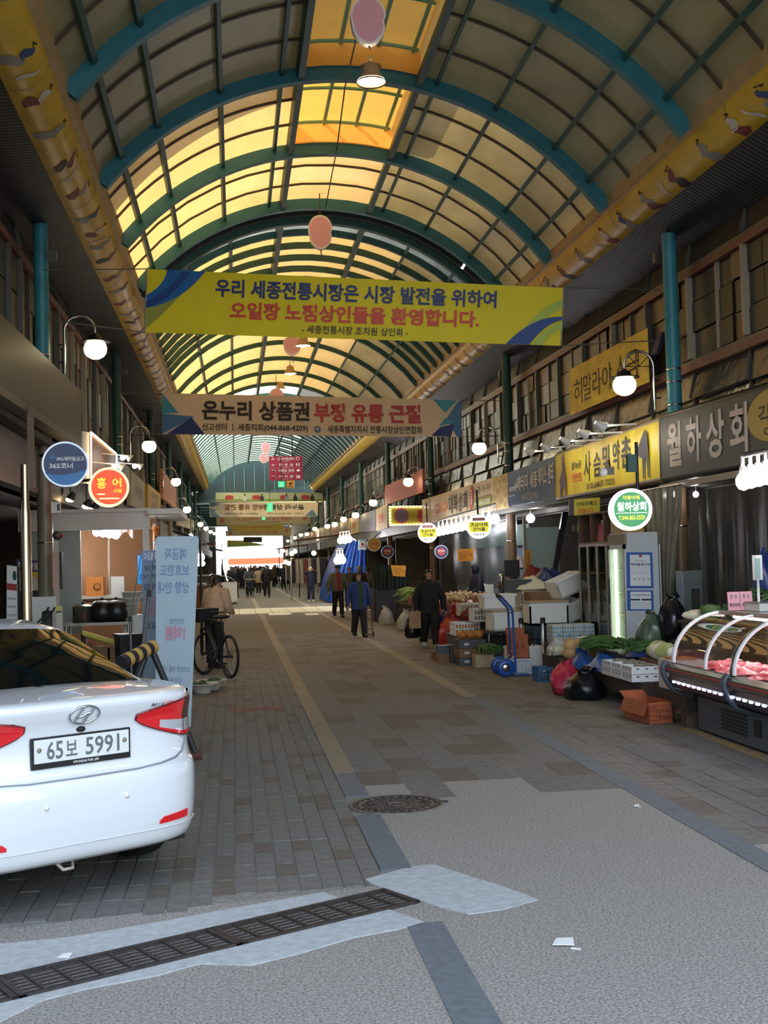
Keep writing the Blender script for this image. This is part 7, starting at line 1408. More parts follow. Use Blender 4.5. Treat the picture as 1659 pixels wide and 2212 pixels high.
MB().box((.14, -.16, .01), (.36, .16, .025)).build('toe_plate', MATS['truck_blue'], ht)
q = gp(1134, 1459); t = carton((q.x, 17.65, 0), (.345, .3, .23), 'label_white', 'white printed carton on the ground right of the hand truck') if mat('label_white', '#c9ccd4', .55) else None
face_text(t, '자연의 정성담은결과', -.11, .18, .11, .205, 'ink_black', -.152, .01); b = MB()
for z in (.03, .07, .11, .15): b.box((-.13, -.152, z), (.14, -.1512, z+.003))
for x in (-.06, .0, .06, .137): b.box((x, -.152, .03), (x+.003, -.1512, .153))
b.build('printed_table', MATS['ink_grey'], t); face_text(t, '나', -.14, .13, -.11, .16, 'ink_black', -.152, .01)
t = carton((q.x-.02, 17.65, .23), (.28, .26, .35), 'carton_orange', 'orange brown jujube carton standing on the white printed carton', open_=True, flaps=(1, 2)); face_text(t, '대 추', -.085, .14, .085, .23, 'ink_rust', -.132, .02)
# slatted baskets, netting, squash, floor crates
crate((3.92, 20.6, .42), (.42, .5, .22), 'styro', 'cream slatted basket nearest the red bags', group='cream slatted baskets', fill='onion'); crate((4.2, 20.3, .66), (.42, .45, .22), 'styro', 'cream slatted basket stacked above the first', group='cream slatted baskets', fill='dried_fish'); crate((4.15, 21.2, .72), (.42, .45, .22), 'styro_warm', 'cream slatted basket farther back in the stack', group='cream slatted baskets', fill='dried_fish')
carton((4.1, 20.7, 0), (.75, 1.2, .42), 'crate_grey', 'large dark box under the cream baskets'); carton((4.34, 20.75, .42), (.28, .75, .22), 'crate_grey', 'smaller dark box on the large dark box behind the red net bag')
t = thing('net_bag', 'round red net bag of onions on the first cream basket', 'bag', (4.02, 20.85, .64)); MB().ball((0, 0, .1), .12, 12, (1.1, 1, .85)).build('net', MATS['crate_red'], t); MB().tube([(0, 0, .19), (.03, 0, .24)], .02, 6).build('knot', MATS['crate_red'], t)
for i in range(3): t = thing('pumpkin', 'ribbed orange squash beside the hand truck, %s' % ['left one', 'middle one', 'right one'][i], 'vegetable', (3.66+.14*i, 19.5, .42), 0); b = MB(); b.lathe([(0, 0), (.05, .0), (.095, .05), (.095, .09), (.05, .13), (0, .12)], 14); b.build('fruit', MATS['onion'], t); MB().tube([(0, 0, .12), (.01, 0, .16)], .012, 5).build('stem', MATS['radish_green'], t)
for k in range(3): t = carton((3.78, 19.5, .14*k), (.44, .56, .135), 'card' if k % 2 else 'crate_grey', 'flat box under the squashes, %s of three' % ['lowest, grey', 'middle one, brown', 'topmost, grey'][k], group='flat boxes under the squashes'); MB().cbox((-.1, -.282, .05), (.08, .004, .04)).build('label_tag', MATS['ink_pale'], t)
for i in range(4): carton((3.42+.2*(i % 2), 20.05+.45*(i//2), .0), (.19, .3, .16), 'crate_grey' if i % 2 else 'card', 'small dark box on the ground left of the hand truck, %s' % ['nearest left', 'nearest right', 'farther left', 'farther right'][i], group='small dark boxes')
for i in range(2): carton((3.42+.2*i, 20.05, .16), (.18, .3, .13), 'crate_grey', 'small dark upper box stacked left of the hand truck, %s' % ['left one', 'right one'][i], group='small dark upper boxes')
bunch('leaf_bunch', 'dark green leaves spilling beside the hand truck', (3.88, 19.05, .2), .5, 22, 'leek_green', None, .02, 60, -1.0, spread=.8); t = carton((3.9, 19.0, 0), (.3, .3, .2), 'lid_wood', 'pale slatted box under the spilled green leaves')
t = thing('basin', 'black basin of dried greens on the ground before the red bags', 'basin', gp(1010, 1410)); t.location.y += .2; t.location.z = 0; MB().lathe([(0, 0), (.2, 0), (.26, .16), (.275, .16), (.275, .175), (.25, .175), (.19, .02), (0, .02)], 20).build('bowl', MATS['pot_black'], t); b = MB(); r_ = random.Random(3)
for k in range(24): a = r_.uniform(0, 6.28); q = r_.uniform(0, .18); b.ball((q*cos(a), q*sin(a), .14+r_.uniform(0, .1)), .07, 6, (1.2, .8, .6))
tag(b.build('dried_greens', MATS['bag_green'], t), kind='stuff')
# ================================================================ the greengrocer's long stall in the middle distance
mat('basket_red', '#9c1f24', .4); mat('stall_cloth', '#2b2a33', .7); mat('mushroom', '#a98858', .65, n=.25, ns=12); mat('mushroom_pale', '#c9b48c', .65, n=.2, ns=12); mat('bag_orange', '#a8322a', .3, n=.25, ns=6, bump=.6, bs=9, al=.92); mat('leaf_light', '#6b7d3a', .7, n=.3, ns=9)
def stall(x0, y0, x1, y1, h, label): t = thing('stall', label, 'stall', ((x0+x1)/2, (y0+y1)/2, 0)); MB().box((x0+.05, y0+.05, 0), (x1, y1, h-.04)).build('skirt', MATS['stall_cloth'], t, True); MB().box((x0, y0, h-.05), (x1, y1, h)).build('table_top', MATS['timber'], t, True); return t
stall(4.15, 23.4, 5.6, 26.4, .66, 'stall table with red baskets of mushrooms behind the woman in black'); stall(4.4, 28.4, 5.7, 33.5, .62, 'dark draped stall table with leafy greens farther up the right side')
def basket(loc, d, label, group): t = thing('basket', label, 'basket', loc, 0, group); b = MB(); x, y, z = d; b.cbox((0, 0, 0), d, taper=1.12); b.build('tub', MATS['basket_red'], t); MB().cbox((0, 0, z-.01), (x*1.18, y*1.16, .02)).build('rim', MATS['basket_red'], t); return t
ro = ['nearest', 'second', 'third', 'fourth', 'fifth', 'sixth']
mush = None
for i in range(5):
    for j in range(2):
        y = 23.68+.58*i; x = 4.42+.48*j; basket((x, y, .66), (.38, .46, .16), 'red basket of mushrooms on the near stall, %s %s' % (ro[i], ['front', 'back'][j]), 'red baskets of mushrooms')
rmu = random.Random(9)
for i in range(120):
    yy = 23.5+rmu.random()*2.85; xx = 4.25+rmu.random()*.8; z = .84+.1*rmu.random()+.08*(xx-4.25)
    if mush is None or i < 2:
        b = MB(); b.lathe([(0, -.05), (.018, -.045), (.016, .0), (.05, .012), (.055, .03), (.035, .055), (0, .06)], 10); o = tag(b.build('mushroom', MATS['mushroom' if i == 0 else 'mushroom_pale'], None), 'brown mushroom in the red baskets of the near stall', 'mushroom', 'mushrooms in the red baskets'); mush = (mush or [])+[o]
    else: o = mush[i % 2].copy(); C.objects.link(o)
    o.location = (xx, yy, z); o.rotation_euler = (rmu.uniform(-.9, .9), rmu.uniform(-.9, .9), rmu.uniform(0, 6))
for i in range(4): basket((4.62+.0*i, 28.75+.62*i, .62), (.4, .5, .16), 'red basket on the farther stall, %s' % ro[i], 'red baskets on the farther stall')
for i in range(8): bunch('mushroom_heap', '', (0, 0, 0), .1, 1, 'mushroom', None, .01, i, 0) if False else None
for i in range(4): bunch('leek_bunch', 'white stemmed leeks in the red basket of the farther stall, %s' % ro[i], (4.62, 28.75+.62*i, .78), .5, 18, 'leaf_light', 'leek_white', .015, 70+i, 2.6, wfrac=.55, group='leeks in the farther red baskets')
for i in range(6): bunch('leaf_bunch', 'leafy green bunch on the farther stall, %s' % ro[i], (4.75+.25*(i % 2), 31.0+.42*i, .62+.1*(i % 3)), .7, 30, ['leaf_light', 'leek_green'][i % 2], None, .028, 80+i, 2.0+.6*i, spread=.9, group='leafy bunches on the farther stall', z=.06)
for i, (x, y, w_) in enumerate(((4.4, 29.9, .2), (4.3, 32.9, .2))): t = thing('shopping_bag', 'white plastic bag hanging before the farther stall, %s' % ['nearer', 'farther'][i], 'bag', (x-.2, y, 0)); lathe_bag(t, w_, .5, 'clear_plastic', 30+i, .3)
for i, (x, y, Y, r, h_, m) in enumerate(((978, 1392, 22.6, .36, .7, 'bag_orange'), (1016, 1392, 22.5, .3, .6, 'bag_orange'), (965, 1350, 23.0, .2, .3, 'bag_orange'))): 
    q = gp(x, y); t = thing('vegetable_sack', 'translucent orange red sack piled before the mushroom stall, %s' % ['left large one', 'right large one', 'small one on the left'][i], 'sack', (pY(x, 1300, Y).x, Y+.1, 0)); lathe_bag(t, r*.8, h_, m, 50+i, .4)
# shop window behind the stall: blue tarpaulins seen through a clear sheet
mat('tarp_grey', '#7f8ba8', .55, n=.12, ns=3, bump=.5, bs=4); mat('tarp_teal', '#3f7a7c', .5); mat('tarp_pink', '#c0a5ac', .6)
t = thing('tarpaulin', 'grey blue tarpaulin hung at the back of the greengrocer stall', 'tarpaulin', (6.9, 30, .8)); b = MB(); b.grid(lambda u, v: V((6.9+.06*sin(u*30), 25.75+11.3*u, .75+1.3*v)), 40, 4); b.build('sheet', MATS['tarp_grey'], t, True); b = MB(); b.grid(lambda u, v: V((6.8+.03*sin(u*20), 25.75+11.3*u, 2.02+.5*v)), 30, 2); b.build('upper_sheet', MATS['tarp_teal'], t, True)
t = thing('clear_sheet', 'clear plastic sheet hung in front of the grey blue tarpaulin', 'sheet', (6.3, 30, 1.0)); b = MB(); b.grid(lambda u, v: V((6.28+.03*sin(u*25), 26.4+10.*u, 1.0+1.6*v)), 40, 4); b.build('sheet', MATS['clear_sheet'], t, True); MB().tube([(6.28, 26.4, 2.62), (6.28, 36.4, 2.62)], .015, 5).build('rail', MATS['steel'], t, True)
heap('cloth_bundle', 'pale pink folded tarpaulin behind the clear sheet', 'cloth', (6.49, 27.6, 1.5), .34, 1.6, .35, 'tarp_pink', 14); t = thing('shelf', 'steel shelf under the pale pink folded tarpaulin', 'shelf', (6.49, 27.6, 0)); MB().cbox((0, 0, 1.46), (.34, 1.9, .04)).build('board', MATS['stock_steel'], t)
for sx in (-.14, .14):
    for sy in (-.9, .9): MB().tube([(sx, sy, 0), (sx, sy, 1.46)], .02, 6).build('leg', MATS['steel'], t)
t = thing('shelf_unit', 'white shelf unit with green trays behind the mushroom stall', 'shelf', (6.0, 29.2, 0)); MB().cbox((0, 0, 0), (.4, .7, .1)).build('base', MATS['white_paint'], t)
for z in (.5, .8, 1.05): MB().cbox((0, 0, z), (.42, .9, .03)).build('shelf', MATS['white_paint'], t)
for sy in (-.43, .43): MB().cbox((0, sy, .0), (.42, .03, 1.1)).build('side', MATS['white_paint'], t)
MB().cbox((-.1, 0, .83), (.2, .5, .2)).build('tray', MATS['crate_green'], t)
mat('bulb_soft', '#ffffff', .3, em=11, emc='#f6f8ff'); bulb_row([(948, 1149), (1070, 1121)], None, 'row of bright LED bulbs under the long cream sign', 'bars of bright bulbs', 12, .1, X=5.55, st='bulb_soft')
t = thing('hanging_bulb', 'bright round bulb under the blue sign', 'bulb', pX(1146, 1120, 5.9)); MB().ball((0, 0, 0), .09, 10).build('bulb', MATS['bulb'], t); MB().tube([(0, 0, .09), (0, 0, .35)], .012, 5).build('cord', MATS['wire'], t)
mat('note_orange', '#e39a1f', .6, n=.04, ns=3)
for i, (px, Y, l) in enumerate((([(988, 1187), (1023, 1185), (1023, 1211), (989, 1213)], 25.8, 'orange handwritten note hanging above the mushroom stall'), ([(844, 1221), (877, 1222), (875, 1246), (849, 1244)], 33., 'orange handwritten note on the dark green curtain'), ([(1135, 1189), (1147, 1189), (1146, 1228), (1135, 1228)], 22.5, 'tall orange note on the pale board by the brown column'))):
    B_ = Board('note', l, 'note', *quad_px(px, 'Y', Y), .004, MATS['note_orange'], part='paper')
    if i < 2: B_.text('국산 고사리\n취나물 건나물\n있습니다', .1, .15, .9, .85, MATS['ink_rust'], .0)
    else: B_.text('외\n상\n사\n절', .25, .08, .8, .9, MATS['ink_rust'], .01)
t = thing('board', 'pale green board leaning behind the foam pile by the brown column', 'board', (5.9, 22.7, .3)); MB().box((5.55, 22.6, 0), (6.2, 22.66, 2.3)).build('sheet', MATS['inner_teal'], t, True); MB().box((5.5, 22.58, 0), (5.55, 22.68, 2.5)).build('post', MATS['cab_frame'], t, True)
t = thing('leaning_pole', 'dark square pole leaning across the gap behind the foam boxes', 'pole', gp(1195, 1420)); t.location = (5.7, 22.1, 0); MB().prism([pY(1190, 1262, 22.1), pY(1199, 1262, 22.1), pY(1228, 1105, 22.4), pY(1216, 1105, 22.4)], (0, .08, 0)).build('pole', MATS['dark_metal'], t, True); MB().tube([V((pY(1194, 1262, 22.1).x, 22.14, pY(1194, 1262, 22.1).z)), (5.6, 22.1, 0)], .04, 6).build('foot', MATS['dark_metal'], t, True)
p = pY(1083, 1258, 25.4); t = thing('fire_extinguisher', 'steel fire extinguisher at the foot of the brown column behind the pile', 'extinguisher', (p.x, 25.4, p.z-.25)); MB().lathe([(0, 0), (.07, 0), (.07, .36), (.04, .42), (.02, .43)], 14).build('cylinder', MATS['stock_steel'], t); MB().tube([(0, 0, .43), (.06, 0, .48)], .015, 6).build('lever', MATS['black'], t); t2 = carton((p.x, 25.4, 0), (.3, .3, max(.1, p.z-.25)), 'crate_grey', 'dark box under the steel fire extinguisher')
t = thing('speaker_box', 'black speaker box strapped to the brown column', 'speaker', (6.0, 25.9, 1.32)); MB().cbox((0, 0, 0), (.34, .2, .36)).build('case', MATS['black'], t); MB().cbox((0, -.102, .03), (.28, .005, .3)).build('grille', MATS['dark_metal'], t)
# dark green curtain stall, tent and farther stalls
mat('curtain_green', '#16241f', .7, n=.2, ns=3); mat('tarp_royal', '#183f88', .5, n=.18, ns=2, bump=.6, bs=3); mat('cloth_brown', '#5b4032', .8, n=.3, ns=4); mat('cloth_black', '#1b1a1e', .8); mat('cloth_wine', '#6a2a2c', .8, n=.25, ns=5); mat('stripe_white', '#c9c2c2', .7)
t = thing('stall_curtain', 'black and dark green curtained stall with the orange note', 'curtain', (5.05, 34.2, 0)); b = MB(); A, B_ = pY(810, 1225, 34.), pY(882, 1225, 34.); b.grid(lambda u, v: V((A.x+(B_.x-A.x)*u, 34.1+.07*sin(u*26), .95+(A.z-.95)*v+.05*sin(u*3)*v)), 30, 3); b.build('cloth', MATS['curtain_green'], t, True); b = MB(); b.box((A.x+.05, 34.2, 0), (B_.x, 35.8, .95)); b.build('table', MATS['stall_cloth'], t, True)
for x in (A.x, B_.x): MB().tube([V((x, 34.2, 0)), V((x, 34.2, A.z))], .025, 6).build('post', MATS['dark_metal'], t, True)
t = thing('tarpaulin', 'large royal blue tarpaulin tent draped on the right side of the street', 'tarpaulin', gp(720, 1296)); x0, x1 = gp(692, 1296).x, 5.6
b = MB(); b.grid(lambda u, v: V((x0+(x1-x0)*u*(1.0)+(1-u)*.9*v**1.5, 52.+.25*sin(u*22)*(1-.4*v)+.0, .05+2.6*v*(1 if u > .05 else .9))), 24, 6); b.build('front_sheet', MATS['tarp_royal'], t, True); b = MB(); b.grid(lambda u, v: V((x0+.9*v**1.5+.08*sin(u*20), 52+5*u, .05+2.5*v)), 16, 6); b.build('side_sheet', MATS['tarp_royal'], t, True); t.location = (x0+.3, 52, 0) if False else t.location
bulb_row([(735, 1168), (755, 1165)], 50., 'bar of bright bulbs in front of the blue tarpaulin, upper', 'bars of bright bulbs', 4, .12); bulb_row([(728, 1211), (740, 1210)], 50., 'bar of bright bulbs in front of the blue tarpaulin, lower', 'bars of bright bulbs', 3, .14)
for i in range(2):
    for k in range(3): styro((gp(690+22*i, 1290+3*i).x, 47.5-2*i, .24*k), (.6, .5, .22), (0, 0, 0), 'white box at the foot of the blue tarpaulin, %s stack, %s' % (['left', 'right'][i], ['lowest', 'middle', 'topmost'][k]), 'styro_warm', group='white boxes by the blue tarpaulin')
rg2 = random.Random(21)
for i, (px, Y, n_, l) in enumerate((((668, 1178), 58., 9, 'nearest dark clothes rail on the right'), ((650, 1180), 70., 8, 'brown clothes rail farther on the right'), ((640, 1185), 85., 6, 'farthest clothes rail on the right'))):
    x = pY(px[0], px[1], Y).x; t = thing('clothes_rail', l, 'clothes rail', (x, Y, 0)); MB().tube([(-.9, 0, 0), (-.9, 0, 2.0), (.9, 0, 2.0), (.9, 0, 0)], .03, 6).build('frame', MATS['steel'], t)
    for k in range(n_): q = -.8+1.6*k/(n_-1); m = rg2.choice(['cloth_brown', 'cloth_black', 'cloth_wine', 'sign_tan']); g_ = thing('garment', 'garment hanging on the %s' % l, 'clothing', (x+q, Y, .8), 0, 'garments on the %s' % l); MB().cbox((0, 0, 0), (.16, .5, 1.15), taper=.75).build('cloth', MATS[m], g_); MB().tube([(0, 0, 1.14), (0, 0, 1.2)], .01, 5).build('hanger', MATS['steel'], g_)
for i, (x, y, Y, w_, m, l) in enumerate(((640, 1168, 62., 4.2, 'awning_wine', 'dark red awning over the clothes rails on the right'), (620, 1180, 78., 3.5, 'stripe_white', 'pale striped parasol awning in the far crowd'), (600, 1186, 92., 3., 'cloth_wine', 'wine red awning in the far crowd'))):
    p = pY(x, y, Y); w_ = min(w_, 5.6-p.x); t = thing('awning', l, 'awning', (p.x+w_/2, Y, 0)); b = MB(); b.prism([p, p+V((w_, 0, .25)), p+V((w_, 3, .25)), p+V((0, 3, 0))], (0, 0, .06)); b.build('cloth', MATS[m], t, True); MB().tube([p+V((.1, 0, 0)), V((p.x+.1, Y, 0))], .03, 6).build('post', MATS['dark_metal'], t, True); MB().tube([p+V((w_-.1, 0, .2)), V((p.x+w_-.1, Y, 0))], .03, 6).build('post', MATS['dark_metal'], t, True)
for i, (x, y, Y) in enumerate(((630, 1196, 58), (637, 1191, 60), (617, 1214, 62), (624, 1217, 62), (678, 1195, 54), (612, 1190, 80), (602, 1200, 90))): p = pY(x, y, float(Y)); t = thing('hanging_bulb', ['warm bulb above the clothes rails, left', 'warm bulb above the clothes rails, right', 'warm bulb low at the clothes rails, left', 'warm bulb low at the clothes rails, right', 'warm bulb at the edge of the blue tarpaulin', 'warm bulb over the pale striped awning', 'warm bulb over the far wine red awning'][i], 'bulb', p, 0, 'warm bulbs over the right stalls'); MB().ball((0, 0, 0), .11, 10).build('bulb', MATS['bulb_warm'], t); MB().tube([(0, 0, .11), (0, 0, .5)], .012, 4).build('cord', MATS['wire'], t)
# ================================================================ people
mat('skin_tone', '#b98a6e', .55); mat('hair_black', '#15120f', .5); mat('hair_grey', '#8f8b86', .6); mat('lip', '#8a4a44', .5); mat('eye_dark', '#1c1512', .3)
for n_, c_ in (('cl_black', '#16171b'), ('cl_navy', '#1a2036'), ('cl_blue', '#1b3674'), ('cl_green', '#26402c'), ('cl_olive', '#5f5c48'), ('cl_beige', '#b59a7c'), ('cl_red', '#7d1f24'), ('cl_brown', '#4a3a2e'), ('cl_grey', '#4a4a4e'), ('cl_cream', '#c9b79a'), ('shoe_white', '#cfd0d2'), ('kraft', '#a58a68'), ('mask_white', '#d8d8d8')): mat(n_, c_, .75, n=.08, ns=9)
def skin_mesh(P, E, R):
    me = bpy.data.meshes.new('body'); me.from_pydata([tuple(p) for p in P], E, []); o = bpy.data.objects.new('body', me); TXS.collection.objects.link(o)
    o.modifiers.new('s', 'SKIN'); sv = me.skin_vertices[0].data
    for i, r in enumerate(R): sv[i].radius = (r, r) if not isinstance(r, tuple) else r
    sv[0].use_root = True; m = o.modifiers.new('u', 'SUBSURF'); m.levels = 1
    with bpy.context.temp_override(scene=TXS, view_layer=TXS.view_layers[0]):
        dg = bpy.context.evaluated_depsgraph_get(); r = bpy.data.meshes.new_from_object(o.evaluated_get(dg))
    r.polygons.foreach_set('use_smooth', [True]*len(r.polygons)); TRASH.extend((o, me)); return r
def rings(b, cs, n=14):
    """loft of elliptical rings (centre, rx, ry)"""
    vs = []; fs = []
    for c, rx, ry in cs:
        for k in range(n): a = 2*pi*k/n; vs.append(V(c)+V((rx*cos(a), ry*sin(a), 0)))
    for i in range(len(cs)-1):
        for k in range(n): fs.append((i*n+k, i*n+(k+1) % n, (i+1)*n+(k+1) % n, (i+1)*n+k))
    b.add(vs, fs, True); b.add(vs[:n], [tuple(range(n))[::-1]]); b.add(vs[-n:], [tuple(range(n))]); return b
def person(label, loc, rz, H, top='cl_black', legs='cl_black', shoes='cl_black', hair='hair_black', stride=.0, hem=.47, wide=1., arms=None, lean=0., inner=None, cap=None, hood=None, mask=False, face=True, legw=1., turn=0., hands=True, group=None, bow=0.):
    t = thing('person', label, 'person', loc, rz, group); k = H; f = lambda x, y, z: V((x*k, y*k, z*k))
    L = lean
    arms = arms or (((-.15, .01, .63), (-.15, -.04, .48)), ((.15, .01, .63), (.15, -.04, .48)))
    hd = V((0, -L*1.5-.01-bow*.05, .925-abs(L)*.12-bow*.03))
    P = [f(0, 0, .53), f(0, -L*.4, .64), f(0, -L, .76), f(0, -L*1.15, .835), f(0, -L*1.3, .865), f(0, hd.y-.012, .888-abs(L)*.1), f(0, hd.y, hd.z), f(0, hd.y+.004, hd.z+.045)]
    E = [(i, i+1) for i in range(7)]; R = [.065*k, .055*k, .05*k, .03*k, .028*k, .034*k, .045*k, .036*k]
    for s, (el, ha) in zip((-1, 1), arms):
        i = len(P); P += [f(s*.075, -L, .785), f(*el), f(*ha)]; E += [(2, i), (i, i+1), (i+1, i+2)]; R += [.026*k, .02*k, .017*k]
    for s in (-1, 1):
        i = len(P); st = stride*s; P += [f(s*.05, 0, .50), f(s*.055, -st*.45-.01, .28), f(s*.055, -st+ (.02 if st < 0 else 0), .05+(.03 if st < -.05 else 0)), f(s*.058, -st-.055, .025)]; E += [(0, i), (i, i+1), (i+1, i+2), (i+2, i+3)]; R += [.055*k, .036*k, .024*k, .02*k]
    me = skin_mesh(P, E, R); me.materials.append(MATS['skin_tone']); o = bpy.data.objects.new('body', me); C.objects.link(o); o.parent = t
    w_ = wide
    b = MB(); rings(b, [(f(0, .0, hem), .10*k*w_, .075*k*w_), (f(0, -L*.2, (hem+.6)/2), .102*k*w_, .078*k*w_), (f(0, -L*.5, .66), .10*k*w_, .076*k*w_), (f(0, -L, .76), .112*k*w_, .074*k), (f(0, -L*1.1, .815), .105*k, .06*k), (f(0, -L*1.2, .842), .05*k, .045*k), (f(0, -L*1.25, .862), .038*k, .038*k)]); b.build('jacket', MATS[top], t)
    for s, (el, ha) in zip((-1, 1), arms):
        S_, E_, H_ = f(s*.098, -L, .805), f(*el), f(*ha); MB().tube([S_+V((-s*.03*k, 0, .012*k)), S_, S_.lerp(E_, .5), E_, E_.lerp(H_, .5), E_.lerp(H_, .93)], [.04*k, .046*k*w_, .04*k*w_, .036*k*w_, .032*k*w_, .027*k], 10).build('sleeve', MATS[top], t)
        if hands:
            d = (H_-E_).normalized(); q = d.cross(V((0, 1, 0))).normalized(); b = MB(); b.tube([H_-d*.012*k, H_+d*.012*k, H_+d*.035*k], [.014*k, .02*k, .018*k], 8, flat=.55)
            for j in range(4): a = H_+d*.03*k+q.cross(d)*0+V((0, (j-1.5)*.0095*k, 0)); b.tube([a, a+d*(.022+.004*(1.5-abs(j-1.5)))*k, a+d*.03*k-q*s*.012*k], [.0055*k, .005*k, .004*k], 5)
            a = H_+V((0, -.016*k, 0)); b.tube([a, a+d*.018*k+V((0, -.012*k, 0)), a+d*.034*k+V((0, -.012*k, 0))], [.006*k, .006*k, .004*k], 5); b.build('hand', MATS['skin_tone'], t)
    if inner: b = MB(); b.grid(lambda u, v: f((u-.5)*.075, -.079*w_-L*(.3+.8*v)+.02*v*v-.004, hem+.02+(.83-hem)*v), 3, 8); b.build('shirt_front', MATS[inner], t)
    for s in (-1, 1):
        st = stride*s; A = f(s*.048, 0, .52); K_n = f(s*.055, -st*.45-.01, .28); An = f(s*.055, -st+(.02 if st < 0 else 0), .055+(.03 if st < -.05 else 0)); MB().tube([A, A.lerp(K_n, .5), K_n, K_n.lerp(An, .6), An], [.066*k, .06*k*legw, .05*k*legw, .045*k*legw, .042*k*legw], 12).build('trouser_leg', MATS[legs], t)
        b = MB(); z0 = .03*k if st < -.05 else 0; c = An; b.grid(lambda u, v: V((c.x+.03*k*cos(2*pi*u)*(1-.25*v), c.y-.03*k+.075*k*sin(2*pi*u)*(1-.15*v)-(.0 if sin(2*pi*u) > 0 else .01*k), z0+.045*k*v**.7+(0 if sin(2*pi*u) < 0 else .012*k*v))), 14, 3); b.build('shoe', MATS[shoes], t)
    c = f(hd.x, hd.y, hd.z); M = Matrix.Rotation(turn, 3, 'Z')
    if face:
        for s in (-1, 1): MB().ball(c+M @ f(s*.019, -.043, .004), .005*k, 6, (1.5, .6, .8)).build('eye', MATS['eye_dark'], t); MB().ball(c+M @ f(s*.047, .004, -.002), .012*k, 6, (.4, .8, 1.3)).build('ear', MATS['skin_tone'], t); MB().tube([c+M @ f(s*.01, -.046, .016), c+M @ f(s*.028, -.042, .015)], .0025*k, 4).build('eyebrow', MATS['hair_black'], t)
        MB().tube([c+M @ f(0, -.044, .008), c+M @ f(0, -.056, -.012), c+M @ f(0, -.046, -.017)], [.003*k, .008*k, .005*k], 6).build('nose', MATS['skin_tone'], t); MB().ball(c+M @ f(0, -.043, -.028), .011*k, 6, (1.2, .4, .35)).build('mouth', MATS['lip'], t)
    if mask: MB().ball(c+M @ f(0, -.026, -.02), .034*k, 10, (1, .8, .8)).build('face_mask', MATS['mask_white'], t)
    if hair:
        b = MB(); b.grid(lambda u, v: c+M @ (f(0, .006, .008)+V((cos(2*pi*u)*sin(v*pi*.55), sin(2*pi*u)*sin(v*pi*.55)*1.08, cos(v*pi*.55)*1.06-(.55*max(0, sin(2*pi*u))*v**3)))*.055*k) if not (sin(2*pi*u) < -.2 and v > .62) else c+M @ (f(0, .006, .008)+V((cos(2*pi*u)*sin(.62*pi*.55), sin(2*pi*u)*sin(.62*pi*.55)*1.02, cos(.62*pi*.55)))*.055*k), 20, 8); b.build('hair', MATS[hair], t)
    if cap: b = MB(); b.grid(lambda u, v: c+f(0, .004, .02)+V((cos(2*pi*u)*sin(v*pi*.5), sin(2*pi*u)*sin(v*pi*.5), cos(v*pi*.5)))*.058*k, 16, 5); b.build('cap', MATS[cap], t); MB().cbox(c+f(0, -.07, .016), (.075*k, .05*k, .006*k)).build('cap_brim', MATS[cap], t)
    if hood: b = MB(); b.ball(c+f(0, .012, .004), .066*k, 14, (1, .95, 1.12)); b.build('hood', MATS[hood], t)
    return t
def gy(x, y): p = gp(x, y); return V((p.x, p.y, 0))
def ht(x, y, Y): return pY(x, y, Y).z
# near walkers
p = gy(930, 1400); wb = person('woman in a black hooded top and wide black trousers carrying bags in both hands', p, .1, 1.56, 'cl_black', 'cl_black', 'shoe_white', stride=.11, hem=.44, wide=1.3, legw=1.25, arms=(((-.18, .0, .63), (-.17, -.03, .47)), ((.18, .0, .63), (.18, -.03, .47))))
t = thing('paper_bag', 'brown paper bag hanging from the hand of the woman in black', 'bag', p+V((-.3, -.05, .43))); MB().cbox((0, 0, -.03), (.22, .1, .33)).build('body', MATS['kraft'], t)
for y in (-.04, .04): MB().tube([(-.05, y, .3), (-.03, y*.3, .4), (.03, y*.3, .4), (.05, y, .3)], .005, 5).build('handle', MATS['kraft'], t)
t = thing('shopping_bag', 'dark navy bag in the other hand of the woman in black', 'bag', p+V((.31, -.05, .36))); lathe_bag(t, .13, .4, 'sheet_navy', 61, .25, sx=.8)
t = thing('shopping_bag', 'black bag held behind the brown paper bag', 'bag', p+V((-.33, .16, .2))); lathe_bag(t, .14, .5, 'bag_black', 62, .3)
person('person in a dark hooded coat seen from the side at the mushroom stall', (pY(1035, 1260, 27.3).x, 27.3, 0), -1.3, 1.62, 'cl_navy', 'cl_navy', hair=None, hood='cl_navy', hem=.4, wide=1.15, lean=.04, arms=(((-.13, -.06, .63), (-.08, -.16, .6)), ((.13, -.06, .63), (.08, -.16, .6))))
p = gy(777, 1377); person('woman in a bright blue jacket over a green top pulling a small cart', p, .25, 1.5, 'cl_blue', 'cl_black', 'cl_black', stride=.08, hem=.43, wide=1.25, inner='cl_green', turn=.35, legw=1.1, arms=(((-.17, .04, .62), (-.19, -.03, .47)), ((.17, .02, .62), (.17, .05, .47))))
t = thing('shopping_cart', 'small two wheeled folding cart pulled by the woman in blue', 'cart', gy(801, 1379)); t.location.y += .5; b = MB()
for s in (-.1, .1): b.tube([(s, .0, .06), (s, .12, .55), (s, .2, .72)], .012, 6)
b.tube([(-.1, .2, .72), (.1, .2, .72)], .014, 6); b.tube([(-.1, .03, .18), (.1, .03, .18)], .01, 5); b.tube([(-.1, .09, .42), (.1, .09, .42)], .01, 5); b.build('frame', MATS['rust'], t); MB().cbox((0, -.06, .05), (.22, .14, .02)).build('platform', MATS['rust'], t)
for s in (-.12, .12): b = MB(); b.lathe([(.02, -.012), (.055, -.014), (.06, 0), (.055, .014), (.02, .012)], 14, (s, 0, .06), Matrix.Rotation(pi/2, 4, 'Y')); b.build('wheel', MATS['rubber'], t)
